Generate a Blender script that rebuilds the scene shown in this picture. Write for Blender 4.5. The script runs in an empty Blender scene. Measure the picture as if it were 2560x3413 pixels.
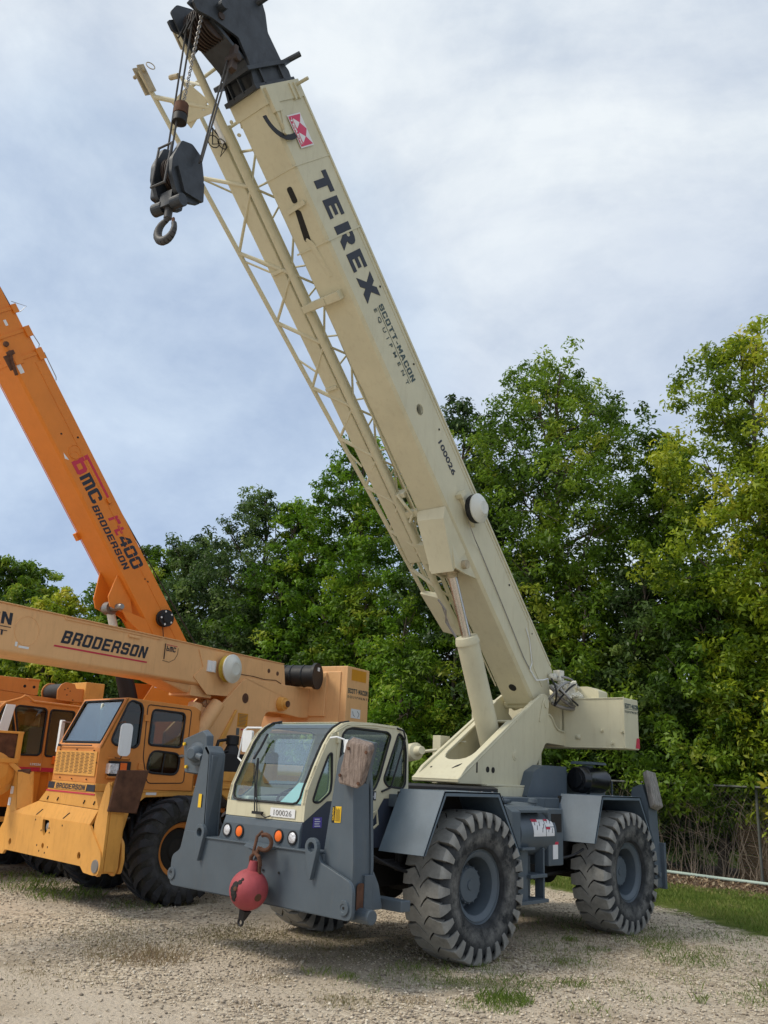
import bpy, bmesh, math, random
import numpy as np
from mathutils import Matrix, Vector, geometry
R = math.radians
scene = bpy.context.scene
col = scene.collection
random.seed(5)
rng = np.random.default_rng(5)

# ------------------------------------------------------------ camera, sky, sun, exposure
cam_d = bpy.data.cameras.new('camera'); cam = bpy.data.objects.new('camera', cam_d); col.objects.link(cam)
cam_d.sensor_fit = 'HORIZONTAL'; cam_d.sensor_width = 36.0
cam_d.lens = 36.0 * 2890.5 / 2560.0
cam_d.clip_start = 0.1; cam_d.clip_end = 2000.0
CY, CP, CR = 2.33025696, 0.293179206, 0.0475912272
fw = Vector((math.cos(CP) * math.cos(CY), math.cos(CP) * math.sin(CY), math.sin(CP)))
rt = Vector((math.sin(CY), -math.cos(CY), 0)); up = rt.cross(fw)
r2 = math.cos(CR) * rt + math.sin(CR) * up; u2 = -math.sin(CR) * rt + math.cos(CR) * up
cam.matrix_world = Matrix(((r2.x, u2.x, -fw.x, 6.70307), (r2.y, u2.y, -fw.y, -7.02775), (r2.z, u2.z, -fw.z, 1.68639), (0, 0, 0, 1)))
scene.camera = cam
scene.view_settings.view_transform = 'Standard'; scene.view_settings.look = 'None'
scene.view_settings.exposure = 0.66; scene.view_settings.gamma = 1.0

SUN_EL, SUN_AZ = R(50), R(-122)          # azimuth of the sun measured from +X, counter-clockwise
sd = bpy.data.lights.new('sun', 'SUN'); sun = bpy.data.objects.new('sun', sd); col.objects.link(sun)
sd.energy = 1.6; sd.angle = R(18); sd.color = (1.0, 0.92, 0.78)
sv = Vector((math.cos(SUN_EL) * math.cos(SUN_AZ), math.cos(SUN_EL) * math.sin(SUN_AZ), math.sin(SUN_EL)))
sun.rotation_euler = sv.to_track_quat('Z', 'Y').to_euler(); sun.location = sv * 60

w = bpy.data.worlds.new('World'); scene.world = w; w.use_nodes = True
nt = w.node_tree; nt.nodes.clear()
def N(t, typ, **k):
    n = t.nodes.new(typ)
    for a, b in k.items(): setattr(n, a, b)
    return n
sky = N(nt, 'ShaderNodeTexSky', sky_type='NISHITA', sun_disc=False, sun_elevation=SUN_EL)
sky.sun_rotation = math.pi / 2 - SUN_AZ; sky.air_density = 1.2; sky.dust_density = 2.0
tc = N(nt, 'ShaderNodeTexCoord'); mp = N(nt, 'ShaderNodeMapping'); nt.links.new(tc.outputs['Generated'], mp.inputs[0])
mp.inputs['Scale'].default_value = (1.0, 1.0, 1.5); mp.inputs['Location'].default_value = (0.35, 0.1, 0.55)
n1 = N(nt, 'ShaderNodeTexNoise'); n1.inputs['Scale'].default_value = 1.9; n1.inputs['Detail'].default_value = 9; n1.inputs['Roughness'].default_value = 0.58
n1.inputs['Distortion'].default_value = 0.5
nt.links.new(mp.outputs[0], n1.inputs['Vector'])
n2 = N(nt, 'ShaderNodeTexNoise'); n2.inputs['Scale'].default_value = 4.2; n2.inputs['Detail'].default_value = 10; n2.inputs['Roughness'].default_value = 0.62; n2.inputs['Distortion'].default_value = 0.2
nt.links.new(mp.outputs[0], n2.inputs['Vector'])
cr = N(nt, 'ShaderNodeValToRGB'); e = cr.color_ramp.elements
e[0].position = 0.40; e[0].color = (0.385, 0.435, 0.52, 1); e[1].position = 0.60; e[1].color = (0.53, 0.57, 0.615, 1)
nt.links.new(n1.outputs[0], cr.inputs[0])
cr2 = N(nt, 'ShaderNodeValToRGB'); e = cr2.color_ramp.elements
e[0].position = 0.36; e[0].color = (0.83, 0.86, 0.905, 1); e[1].position = 0.64; e[1].color = (1.08, 1.07, 1.05, 1)
nt.links.new(n2.outputs[0], cr2.inputs[0])
mul = N(nt, 'ShaderNodeMix', data_type='RGBA', blend_type='MULTIPLY'); mul.inputs[0].default_value = 1.0
nt.links.new(cr.outputs[0], mul.inputs[6]); nt.links.new(cr2.outputs[0], mul.inputs[7])
sep = N(nt, 'ShaderNodeSeparateXYZ'); nt.links.new(tc.outputs['Generated'], sep.inputs[0])
hr = N(nt, 'ShaderNodeValToRGB'); e = hr.color_ramp.elements
e[0].position = 0.22; e[0].color = (0.88, 0.92, 0.98, 1); e[1].position = 0.62; e[1].color = (1.04, 1.03, 1.0, 1)
nt.links.new(sep.outputs[2], hr.inputs[0])
mul2 = N(nt, 'ShaderNodeMix', data_type='RGBA', blend_type='MULTIPLY'); mul2.inputs[0].default_value = 1.0
nt.links.new(mul.outputs[2], mul2.inputs[6]); nt.links.new(hr.outputs[0], mul2.inputs[7])
def cloudbank(src, az, el, c0, c1, col_):      # a broad bank of thicker or thinner cloud in one part of the sky
    d = (math.cos(R(el)) * math.cos(R(az)), math.cos(R(el)) * math.sin(R(az)), math.sin(R(el)))
    dt = N(nt, 'ShaderNodeVectorMath', operation='DOT_PRODUCT'); nt.links.new(tc.outputs['Generated'], dt.inputs[0]); dt.inputs[1].default_value = d
    ad_ = N(nt, 'ShaderNodeMath', operation='MULTIPLY_ADD'); nt.links.new(n1.outputs[0], ad_.inputs[0]); ad_.inputs[1].default_value = 0.10; nt.links.new(dt.outputs['Value'], ad_.inputs[2])
    r_ = N(nt, 'ShaderNodeValToRGB'); q = r_.color_ramp.elements; q[0].position = c0; q[0].color = (1, 1, 1, 1); q[1].position = c1; q[1].color = (*col_, 1); nt.links.new(ad_.outputs[0], r_.inputs[0])
    m_ = N(nt, 'ShaderNodeMix', data_type='RGBA', blend_type='MULTIPLY'); m_.inputs[0].default_value = 1.0; m_.clamp_result = False
    nt.links.new(src, m_.inputs[6]); nt.links.new(r_.outputs[0], m_.inputs[7]); return m_.outputs[2]
skc = cloudbank(mul2.outputs[2], 152, 20, 0.965, 1.04, (0.80, 0.86, 0.94))
bg1 = N(nt, 'ShaderNodeBackground'); bg1.inputs[1].default_value = 0.10; nt.links.new(sky.outputs[0], bg1.inputs[0])
bg2 = N(nt, 'ShaderNodeBackground'); bg2.inputs[1].default_value = 1.0; nt.links.new(skc, bg2.inputs[0])
ms = N(nt, 'ShaderNodeMixShader'); ms.inputs[0].default_value = 0.9
nt.links.new(bg1.outputs[0], ms.inputs[1]); nt.links.new(bg2.outputs[0], ms.inputs[2])
wo = N(nt, 'ShaderNodeOutputWorld'); nt.links.new(ms.outputs[0], wo.inputs[0])

# ------------------------------------------------------------ materials
def newmat(name):
    m = bpy.data.materials.new(name); m.use_nodes = True
    t = m.node_tree; b = t.nodes['Principled BSDF']; return m, t, b
def paint(name, c, rough=0.42, var=0.10, dirt=0.25, dirtc=(0.10, 0.085, 0.06), metal=0.0, scale=2.5, bump=0.07, spec=0.4):
    m, t, b = newmat(name); L = t.links
    tc = N(t, 'ShaderNodeTexCoord')
    a = N(t, 'ShaderNodeTexNoise'); a.inputs['Scale'].default_value = scale; a.inputs['Detail'].default_value = 6; a.inputs['Roughness'].default_value = 0.6
    L.new(tc.outputs['Object'], a.inputs['Vector'])
    r = N(t, 'ShaderNodeMapRange'); r.inputs[1].default_value = 0.3; r.inputs[2].default_value = 0.7; r.inputs[3].default_value = 1 - var; r.inputs[4].default_value = 1 + var
    L.new(a.outputs[0], r.inputs[0])
    mx = N(t, 'ShaderNodeMix', data_type='RGBA', blend_type='MULTIPLY'); mx.inputs[0].default_value = 1; mx.inputs[6].default_value = (*c, 1)
    cb = N(t, 'ShaderNodeCombineColor')
    for i in range(3): L.new(r.outputs[0], cb.inputs[i])
    L.new(cb.outputs[0], mx.inputs[7])
    mp = N(t, 'ShaderNodeMapping'); mp.inputs['Scale'].default_value = (7, 7, 1.2); L.new(tc.outputs['Object'], mp.inputs[0])
    d = N(t, 'ShaderNodeTexNoise'); d.inputs['Scale'].default_value = 2.2; d.inputs['Detail'].default_value = 8; d.inputs['Roughness'].default_value = 0.7
    L.new(mp.outputs[0], d.inputs['Vector'])
    dr = N(t, 'ShaderNodeMapRange'); dr.inputs[1].default_value = 0.52; dr.inputs[2].default_value = 0.78; dr.inputs[3].default_value = 0; dr.inputs[4].default_value = dirt
    L.new(d.outputs[0], dr.inputs[0])
    mx2 = N(t, 'ShaderNodeMix', data_type='RGBA'); mx2.inputs[7].default_value = (*dirtc, 1)
    L.new(dr.outputs[0], mx2.inputs[0]); L.new(mx.outputs[2], mx2.inputs[6])
    ch = N(t, 'ShaderNodeTexNoise'); ch.inputs['Scale'].default_value = 11; ch.inputs['Detail'].default_value = 12; ch.inputs['Roughness'].default_value = 0.82; L.new(tc.outputs['Object'], ch.inputs['Vector'])
    cm = N(t, 'ShaderNodeMapRange'); cm.inputs[1].default_value = 0.665; cm.inputs[2].default_value = 0.70; cm.inputs[4].default_value = min(0.75, dirt * 1.6); L.new(ch.outputs[0], cm.inputs[0])
    mx3 = N(t, 'ShaderNodeMix', data_type='RGBA'); L.new(cm.outputs[0], mx3.inputs[0]); L.new(mx2.outputs[2], mx3.inputs[6]); mx3.inputs[7].default_value = tuple(x * 0.45 for x in dirtc) + (1,)
    L.new(mx3.outputs[2], b.inputs['Base Color'])
    rr = N(t, 'ShaderNodeMapRange'); rr.inputs[3].default_value = rough - 0.08; rr.inputs[4].default_value = rough + 0.18
    L.new(d.outputs[0], rr.inputs[0]); L.new(rr.outputs[0], b.inputs['Roughness'])
    b.inputs['Metallic'].default_value = metal; b.inputs['Specular IOR Level'].default_value = spec
    if bump:
        bp = N(t, 'ShaderNodeBump'); bp.inputs['Strength'].default_value = bump; bp.inputs['Distance'].default_value = 0.05
        L.new(a.outputs[0], bp.inputs['Height']); L.new(bp.outputs[0], b.inputs['Normal'])
    return m
def flat(name, c, rough=0.5, metal=0.0, emit=None):
    return paint(name, c, rough, 0.05, 0.08, metal=metal, bump=0)
M = {}
M['cream'] = paint('cream paint', (0.575, 0.54, 0.385), 0.42, 0.06, 0.34, (0.36, 0.30, 0.18))
M['grime'] = paint('grimy cream paint', (0.40, 0.34, 0.23), 0.6, 0.25, 0.6, (0.12, 0.075, 0.045), scale=7)
M['gray'] = paint('blue grey paint', (0.080, 0.103, 0.125), 0.38, 0.12, 0.22, (0.16, 0.15, 0.13))
M['gray2'] = paint('glare tinted blue grey paint', (0.086, 0.122, 0.158), 0.42, 0.15, 0.25, (0.17, 0.20, 0.24), spec=0.6)  # bluish glare on the fenders put into the base and streak colours
M['darkgray'] = paint('dark blue grey', (0.035, 0.045, 0.07), 0.35, 0.1, 0.2)  # darker blue grey for the lower cab sides
M['head'] = paint('worn dark boom head paint', (0.028, 0.034, 0.042), 0.42, 0.45, 0.5, (0.012, 0.012, 0.014), scale=5)
M['black'] = paint('black rubber and plastic', (0.012, 0.012, 0.014), 0.5, 0.15, 0.15, (0.05, 0.05, 0.05))
M['gloss'] = paint('glossy black enamel', (0.010, 0.011, 0.013), 0.18, 0.1, 0.1, (0.05, 0.05, 0.05), spec=0.6)
M['under'] = paint('grimy black and recess shade', (0.016, 0.015, 0.014), 0.75, 0.3, 0.4, (0.04, 0.035, 0.03))  # grimy chassis black, also painted shade in rim recesses and wheel wells
M['chrome'] = paint('chromed cylinder rod', (0.55, 0.52, 0.50), 0.22, 0.08, 0.25, (0.28, 0.12, 0.06), metal=1.0)
M['steel'] = paint('bare steel', (0.30, 0.29, 0.28), 0.4, 0.2, 0.4, metal=0.8)
M['hooksteel'] = paint('dull forged steel', (0.055, 0.055, 0.058), 0.5, 0.2, 0.4)
M['silverpaint'] = paint('overspray painted castings', (0.70, 0.68, 0.58), 0.5, 0.25, 0.5, (0.18, 0.15, 0.11), scale=14, bump=0.3)
M['sheave'] = paint('dark greasy sheave', (0.045, 0.030, 0.024), 0.6, 0.3, 0.5, (0.015, 0.012, 0.01))
M['rust'] = paint('rusty steel', (0.10, 0.045, 0.025), 0.8, 0.4, 0.6, (0.035, 0.02, 0.015), scale=9)
M['rope'] = paint('greasy wire rope', (0.035, 0.032, 0.030), 0.6, 0.2, 0.3)
M['ball'] = paint('faded red paint', (0.35, 0.062, 0.072), 0.6, 0.15, 0.4, (0.10, 0.035, 0.03), scale=6)
M['tan'] = paint('sun faded orange tan paint', (0.74, 0.425, 0.195), 0.5, 0.06, 0.3, (0.35, 0.17, 0.08))
M['yellow'] = paint('orange yellow paint', (0.68, 0.335, 0.072), 0.5, 0.10, 0.45, (0.32, 0.13, 0.03))
M['orange'] = paint('orange cab paint', (0.62, 0.235, 0.050), 0.45, 0.06, 0.18, (0.25, 0.10, 0.03))
M['deep'] = paint('deep orange paint', (0.70, 0.215, 0.022), 0.45, 0.06, 0.12, (0.30, 0.09, 0.02))
M['white'] = paint('white enamel', (0.75, 0.77, 0.78), 0.45, 0.05, 0.2, (0.3, 0.25, 0.2))
M['offwhite'] = paint('off white plastic', (0.62, 0.63, 0.58), 0.45, 0.05, 0.25, (0.2, 0.2, 0.15))
M['ink'] = flat('dark navy lettering', (0.018, 0.022, 0.035), 0.45)
M['inkgray'] = flat('green grey lettering', (0.045, 0.075, 0.075), 0.5)
M['red'] = flat('red sticker vinyl', (0.52, 0.025, 0.06), 0.4)
M['logored'] = flat('magenta red vinyl', (0.60, 0.045, 0.12), 0.4)
M['decal'] = flat('white sticker vinyl', (0.72, 0.73, 0.74), 0.4)
M['warn'] = flat('yellow warning sticker', (0.80, 0.50, 0.02), 0.4)
M['purple'] = flat('purple sticker', (0.10, 0.07, 0.38), 0.4)
M['amber'] = flat('amber lens', (0.85, 0.16, 0.015), 0.25)
M['gold'] = flat('amber yellow rope', (0.50, 0.36, 0.05), 0.6)
M['ochre'] = flat('ochre patch', (0.62, 0.27, 0.015), 0.5)
M['seat'] = paint('grey seat vinyl', (0.10, 0.12, 0.13), 0.6, 0.1, 0.2)
M['interior'] = paint('pale cab lining', (0.72, 0.77, 0.68), 0.6, 0.1, 0.2)
M['paper'] = flat('pale blue paper', (0.35, 0.62, 0.65), 0.7)
M['lens'] = paint('headlamp reflector', (0.72, 0.72, 0.74), 0.22, 0.3, 0.2, (0.3, 0.3, 0.5), metal=0.4, scale=30, bump=0.3)
def glass(name, tint, refl=0.10, dark=0.55):
    m, t, b = newmat(name); L = t.links; t.nodes.remove(b)
    tr = N(t, 'ShaderNodeBsdfTransparent'); tr.inputs[0].default_value = (*tint, 1)
    gl = N(t, 'ShaderNodeBsdfGlossy'); gl.inputs['Roughness'].default_value = 0.03; gl.inputs[0].default_value = (0.9, 0.95, 1, 1)
    lw = N(t, 'ShaderNodeLayerWeight'); lw.inputs[0].default_value = 0.22
    mr = N(t, 'ShaderNodeMapRange'); mr.inputs[3].default_value = refl; mr.inputs[4].default_value = 0.85
    L.new(lw.outputs['Fresnel'], mr.inputs[0])
    mx = N(t, 'ShaderNodeMixShader'); L.new(mr.outputs[0], mx.inputs[0]); L.new(tr.outputs[0], mx.inputs[1]); L.new(gl.outputs[0], mx.inputs[2])
    L.new(mx.outputs[0], t.nodes['Material Output'].inputs[0]); return m
M['glass'] = glass('greenish cab glass', (0.86, 0.96, 0.94), 0.15)
M['darkglass'] = glass('dark cab glass', (0.50, 0.54, 0.50), 0.03)
M['skyglass'] = glass('sky reflecting cab glass', (0.50, 0.62, 0.64), 0.20)
def tyre_mat(name, tread, side, ring=0.62):
    m, t, b = newmat(name); L = t.links
    tc = N(t, 'ShaderNodeTexCoord'); g = N(t, 'ShaderNodeAttribute', attribute_name='wear')
    a = N(t, 'ShaderNodeTexNoise'); a.inputs['Scale'].default_value = 5; a.inputs['Detail'].default_value = 8; a.inputs['Roughness'].default_value = 0.7
    L.new(tc.outputs['Object'], a.inputs['Vector'])
    fine = N(t, 'ShaderNodeTexNoise'); fine.inputs['Scale'].default_value = 45; fine.inputs['Detail'].default_value = 4
    L.new(tc.outputs['Object'], fine.inputs['Vector'])
    mr = N(t, 'ShaderNodeMapRange'); mr.inputs[1].default_value = 0.42; mr.inputs[2].default_value = 0.68
    L.new(a.outputs[0], mr.inputs[0])
    c1 = N(t, 'ShaderNodeMix', data_type='RGBA'); c1.inputs[6].default_value = (*side, 1); c1.inputs[7].default_value = tuple(min(1, s * 2.2 + 0.006) for s in side) + (1,)
    L.new(mr.outputs[0], c1.inputs[0])
    c2 = N(t, 'ShaderNodeMix', data_type='RGBA'); c2.inputs[6].default_value = (*tread, 1); c2.inputs[7].default_value = tuple(s * 0.62 for s in tread) + (1,)
    L.new(mr.outputs[0], c2.inputs[0])
    # caked dust ring on the lower sidewall, near the bead
    sp = N(t, 'ShaderNodeSeparateXYZ'); L.new(tc.outputs['Object'], sp.inputs[0]); cz = N(t, 'ShaderNodeCombineXYZ'); L.new(sp.outputs[1], cz.inputs[1]); L.new(sp.outputs[2], cz.inputs[2])
    ln = N(t, 'ShaderNodeVectorMath', operation='LENGTH'); L.new(cz.outputs[0], ln.inputs[0])
    rg = N(t, 'ShaderNodeValToRGB'); e = rg.color_ramp.elements; e[0].position = 0.36; e[0].color = (0, 0, 0, 1); e[1].position = 0.56; e[1].color = (0, 0, 0, 1); q = e.new(0.44); q.color = (1, 1, 1, 1); q = e.new(0.50); q.color = (0.7, 0.7, 0.7, 1)
    L.new(ln.outputs['Value'], rg.inputs[0]); rm = N(t, 'ShaderNodeMath', operation='MULTIPLY'); L.new(rg.outputs[0], rm.inputs[0]); L.new(mr.outputs[0], rm.inputs[1])
    c3 = N(t, 'ShaderNodeMix', data_type='RGBA'); L.new(rm.outputs[0], c3.inputs[0]); L.new(c1.outputs[2], c3.inputs[6]); c3.inputs[7].default_value = tuple(s * ring for s in tread) + (1,)
    mx = N(t, 'ShaderNodeMix', data_type='RGBA'); L.new(g.outputs['Fac'], mx.inputs[0]); L.new(c3.outputs[2], mx.inputs[6]); L.new(c2.outputs[2], mx.inputs[7])
    L.new(mx.outputs[2], b.inputs['Base Color']); b.inputs['Roughness'].default_value = 0.8; b.inputs['Specular IOR Level'].default_value = 0.3
    bp = N(t, 'ShaderNodeBump'); bp.inputs['Strength'].default_value = 0.25; bp.inputs['Distance'].default_value = 0.02
    L.new(fine.outputs[0], bp.inputs['Height']); L.new(bp.outputs[0], b.inputs['Normal'])
    return m
M['tyre'] = tyre_mat('dusty tyre rubber', (0.33, 0.325, 0.30), (0.020, 0.022, 0.024))
M['tyre2'] = tyre_mat('dark tyre rubber', (0.045, 0.047, 0.055), (0.024, 0.024, 0.022), 1.6)
def wood(name, c1, c2, sc=(22, 22, 2.2)):
    m, t, b = newmat(name); L = t.links
    tc = N(t, 'ShaderNodeTexCoord'); mp = N(t, 'ShaderNodeMapping'); mp.inputs['Scale'].default_value = sc; L.new(tc.outputs['Object'], mp.inputs[0])
    a = N(t, 'ShaderNodeTexNoise'); a.inputs['Scale'].default_value = 2.0; a.inputs['Detail'].default_value = 8; a.inputs['Roughness'].default_value = 0.75; L.new(mp.outputs[0], a.inputs['Vector'])
    r = N(t, 'ShaderNodeValToRGB'); e = r.color_ramp.elements; e[0].position = 0.35; e[0].color = (*c1, 1); e[1].position = 0.66; e[1].color = (*c2, 1)
    L.new(a.outputs[0], r.inputs[0]); L.new(r.outputs[0], b.inputs['Base Color']); b.inputs['Roughness'].default_value = 0.9
    bp = N(t, 'ShaderNodeBump'); bp.inputs['Strength'].default_value = 0.6; bp.inputs['Distance'].default_value = 0.02; L.new(a.outputs[0], bp.inputs['Height']); L.new(bp.outputs[0], b.inputs['Normal'])
    return m
M['wood'] = wood('weathered oak block', (0.10, 0.070, 0.055), (0.33, 0.26, 0.22))
M['wood2'] = wood('grey weathered block', (0.12, 0.11, 0.10), (0.38, 0.36, 0.33))
M['plank'] = wood('brown fence boards', (0.06, 0.04, 0.022), (0.15, 0.105, 0.06), (2, 2, 30))

# ------------------------------------------------------------ mesh builder
class MB:
    def __init__(s, mat=None): s.v = []; s.f = []; s.m = mat.copy() if mat else Matrix()
    def add(s, vs, fs):
        o = len(s.v); s.v += [s.m @ Vector(p) for p in vs]; s.f += [tuple(i + o for i in f) for f in fs]; return s
    def box(s, x0, x1, y0, y1, z0, z1):
        return s.add([(x0, y0, z0), (x1, y0, z0), (x1, y1, z0), (x0, y1, z0), (x0, y0, z1), (x1, y0, z1), (x1, y1, z1), (x0, y1, z1)],
                     [(0, 3, 2, 1), (4, 5, 6, 7), (0, 1, 5, 4), (1, 2, 6, 5), (2, 3, 7, 6), (3, 0, 4, 7)])
    def hexa(s, a, b):
        n = len(a); return s.add(list(a) + list(b), [tuple(range(n))[::-1], tuple(range(n, 2 * n))] + [(i, (i + 1) % n, n + (i + 1) % n, n + i) for i in range(n)])
    def prism(s, ax, pts, a, b, holes=()):
        def P(u, v, t): return {'x': (t, u, v), 'y': (u, t, v), 'z': (u, v, t)}[ax]
        loops = [list(pts)] + [list(h) for h in holes]; flatp = [p for l in loops for p in l]; n = len(flatp)
        if holes or True:
            tri = geometry.tessellate_polygon([[Vector((p[0], p[1], 0)) for p in l] for l in loops])
        vs = [P(p[0], p[1], a) for p in flatp] + [P(p[0], p[1], b) for p in flatp]
        fs = [tuple(t) for t in tri] + [tuple(i + n for i in t)[::-1] for t in tri]
        o = 0
        for l in loops:
            k = len(l); fs += [(o + i, o + (i + 1) % k, n + o + (i + 1) % k, n + o + i) for i in range(k)]; o += k
        return s.add(vs, fs)
    def tube(s, pts, r, n=10, r2=None, cap=True):
        pts = [Vector(p) for p in pts]; m = len(pts); rr = [r + ((r2 if r2 is not None else r) - r) * i / (m - 1) for i in range(m)]
        t0 = (pts[1] - pts[0]).normalized(); a = t0.orthogonal().normalized(); vs = []; fs = []
        for i, p in enumerate(pts):
            t = ((pts[min(i + 1, m - 1)] - pts[i]).normalized() + (pts[i] - pts[max(i - 1, 0)]).normalized())
            t = t.normalized() if t.length > 1e-6 else t0
            a = (a - t * a.dot(t)).normalized(); b = t.cross(a)
            for k in range(n):
                q = 2 * math.pi * k / n; vs.append(tuple(p + (a * math.cos(q) + b * math.sin(q)) * rr[i]))
        for i in range(m - 1):
            for k in range(n): fs.append((i * n + k, i * n + (k + 1) % n, (i + 1) * n + (k + 1) % n, (i + 1) * n + k))
        if cap: fs += [tuple(range(n))[::-1], tuple(range((m - 1) * n, m * n))]
        return s.add(vs, fs)
    def bar(s, p, q, w, h=None):      # square bar between two points
        h = h or w; p = Vector(p); q = Vector(q); t = (q - p).normalized(); a = t.cross(Vector((0.03, 0.02, 1))).normalized(); b = t.cross(a)
        c = [(-w / 2, -h / 2), (w / 2, -h / 2), (w / 2, h / 2), (-w / 2, h / 2)]
        return s.hexa([tuple(p + a * x + b * y) for x, y in c], [tuple(q + a * x + b * y) for x, y in c])
    def lathe(s, c, ax, prof, n=32, cap=True):   # prof: (t along axis, radius)
        c = Vector(c); d = Vector(ax).normalized(); a = d.orthogonal().normalized(); b = d.cross(a); vs = []; fs = []; m = len(prof)
        for (t, r) in prof:
            for k in range(n):
                q = 2 * math.pi * k / n; vs.append(tuple(c + d * t + (a * math.cos(q) + b * math.sin(q)) * max(r, 1e-4)))
        for i in range(m - 1):
            for k in range(n): fs.append((i * n + k, i * n + (k + 1) % n, (i + 1) * n + (k + 1) % n, (i + 1) * n + k))
        if cap: fs += [tuple(range(n))[::-1]]
        fs += [tuple(range((m - 1) * n, m * n))]
        return s.add(vs, fs)
    def torus(s, c, ax, R0, r, n=24, k=8, a0=0.0, a1=2 * math.pi, ref=None):
        c = Vector(c); d = Vector(ax).normalized(); a = Vector(ref).normalized() if ref else d.orthogonal().normalized(); b = d.cross(a)
        full = abs(a1 - a0 - 2 * math.pi) < 1e-4; cnt = n if full else n + 1
        pts = [c + (a * math.cos(a0 + (a1 - a0) * i / n) + b * math.sin(a0 + (a1 - a0) * i / n)) * R0 for i in range(cnt)]
        if full: pts.append(pts[0]); 
        return s.tube(pts, r, k)
    def build(s, name, mat, parent=None, bevel=0.0, smooth=False, recalc=True, label=None, seg=2):
        me = bpy.data.meshes.new(name); me.from_pydata([tuple(p) for p in s.v], [], s.f); me.materials.append(mat if not isinstance(mat, str) else M[mat])
        if recalc:
            bm = bmesh.new(); bm.from_mesh(me); bmesh.ops.recalc_face_normals(bm, faces=bm.faces); bm.to_mesh(me); bm.free()
        if smooth:
            me.polygons.foreach_set('use_smooth', [True] * len(me.polygons))
            try: me.set_sharp_from_angle(angle=R(38))
            except Exception: pass
        o = bpy.data.objects.new(name, me); col.objects.link(o)
        if parent: o.parent = parent
        if label: o['label'] = label
        if bevel:
            b = o.modifiers.new('bevel', 'BEVEL'); b.width = bevel; b.segments = seg; b.limit_method = 'ANGLE'; b.angle_limit = R(35)
            b.harden_normals = False
        return o
def empty(name, label, cat, loc=(0, 0, 0), rz=0, group=None):
    o = bpy.data.objects.new(name, None); col.objects.link(o); o.location = loc; o.rotation_euler = (0, 0, rz)
    o.empty_display_size = 0.3; o['label'] = label; o['category'] = cat
    if group: o['group'] = group
    return o
def tag(o, label=None, cat=None, group=None, kind=None):
    for k, v in (('label', label), ('category', cat), ('group', group), ('kind', kind)):
        if v: o[k] = v
    return o
def rrect(x0, x1, y0, y1, r, n=5):
    p = []
    for cx, cy, a in ((x1 - r, y1 - r, 0), (x0 + r, y1 - r, 90), (x0 + r, y0 + r, 180), (x1 - r, y0 + r, 270)):
        p += [(cx + r * math.cos(R(a + 90 * i / n)), cy + r * math.sin(R(a + 90 * i / n))) for i in range(n + 1)]
    return p
def rpoly(pts, r, n=4):               # polygon with rounded corners
    out = []; m = len(pts)
    for i in range(m):
        p = Vector(pts[i]); a = Vector(pts[i - 1]) - p; b = Vector(pts[(i + 1) % m]) - p
        rr = r[i] if isinstance(r, (list, tuple)) else r
        if rr <= 0: out.append(tuple(p)); continue
        k = min(rr, a.length * 0.45, b.length * 0.45); A = p + a.normalized() * k; B = p + b.normalized() * k
        for j in range(n + 1):
            t = j / n; q = A * (1 - t) ** 2 + p * 2 * t * (1 - t) + B * t * t; out.append((q.x, q.y))
    return out
def inset(pts, d):                    # crude inset towards the centroid, keeps the shape
    cx = sum(p[0] for p in pts) / len(pts); cy = sum(p[1] for p in pts) / len(pts); o = []
    for x, y in pts:
        l = math.hypot(x - cx, y - cy); k = (l - d) / l; o.append((cx + (x - cx) * k, cy + (y - cy) * k))
    return o
def circ(cx, cy, r, n=20): return [(cx + r * math.cos(2 * math.pi * i / n), cy + r * math.sin(2 * math.pi * i / n)) for i in range(n)]
def text(s, size, org, xd, yd, mat, parent, name='lettering', bold=0.0, shear=0.0, xs=1.0, space=1.0, mat_m=None, thick=0.003, fit=None, label=None, center=False):
    c = bpy.data.curves.new('t', 'FONT'); c.body = s; c.size = size; c.offset = bold; c.shear = shear; c.space_character = space; c.extrude = 0.0015; c.resolution_u = 3
    t = bpy.data.objects.new('t', c); col.objects.link(t); dg = bpy.context.evaluated_depsgraph_get(); dg.update()
    me = bpy.data.meshes.new_from_object(t.evaluated_get(dg)); col.objects.unlink(t); bpy.data.objects.remove(t)
    vs = [v.co.copy() for v in me.vertices]; fs = [tuple(p.vertices) for p in me.polygons]
    x0 = min(v.x for v in vs); x1 = max(v.x for v in vs); y0 = min(v.y for v in vs); y1 = max(v.y for v in vs)
    kx = xs; ky = 1.0
    if fit: kx = fit[0] / (x1 - x0); ky = fit[1] / (y1 - y0)
    xd = Vector(xd).normalized(); yd = Vector(yd).normalized(); nd = xd.cross(yd); org = Vector(org); mm = mat_m or Matrix()
    if mat_m is not None and mat_m.to_3x3().determinant() < 0: nd = -nd
    b = MB(mm); sx = x0 if not center else (x0 + x1) / 2
    b.add([tuple(org + xd * (v.x - sx) * kx + yd * (v.y - y0) * ky + nd * (v.z + thick)) for v in vs], fs)
    bpy.data.meshes.remove(me)
    return b.build(name, mat, parent, recalc=False, label=label)
def hose(p, q, sag, r, n=9, side=(0, 0, 0)):
    p = Vector(p); q = Vector(q); s = Vector(side); out = []
    for i in range(n + 1):
        t = i / n; out.append(tuple(p.lerp(q, t) + Vector((0, 0, -sag * 4 * t * (1 - t))) + s * 4 * t * (1 - t)))
    return out

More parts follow.
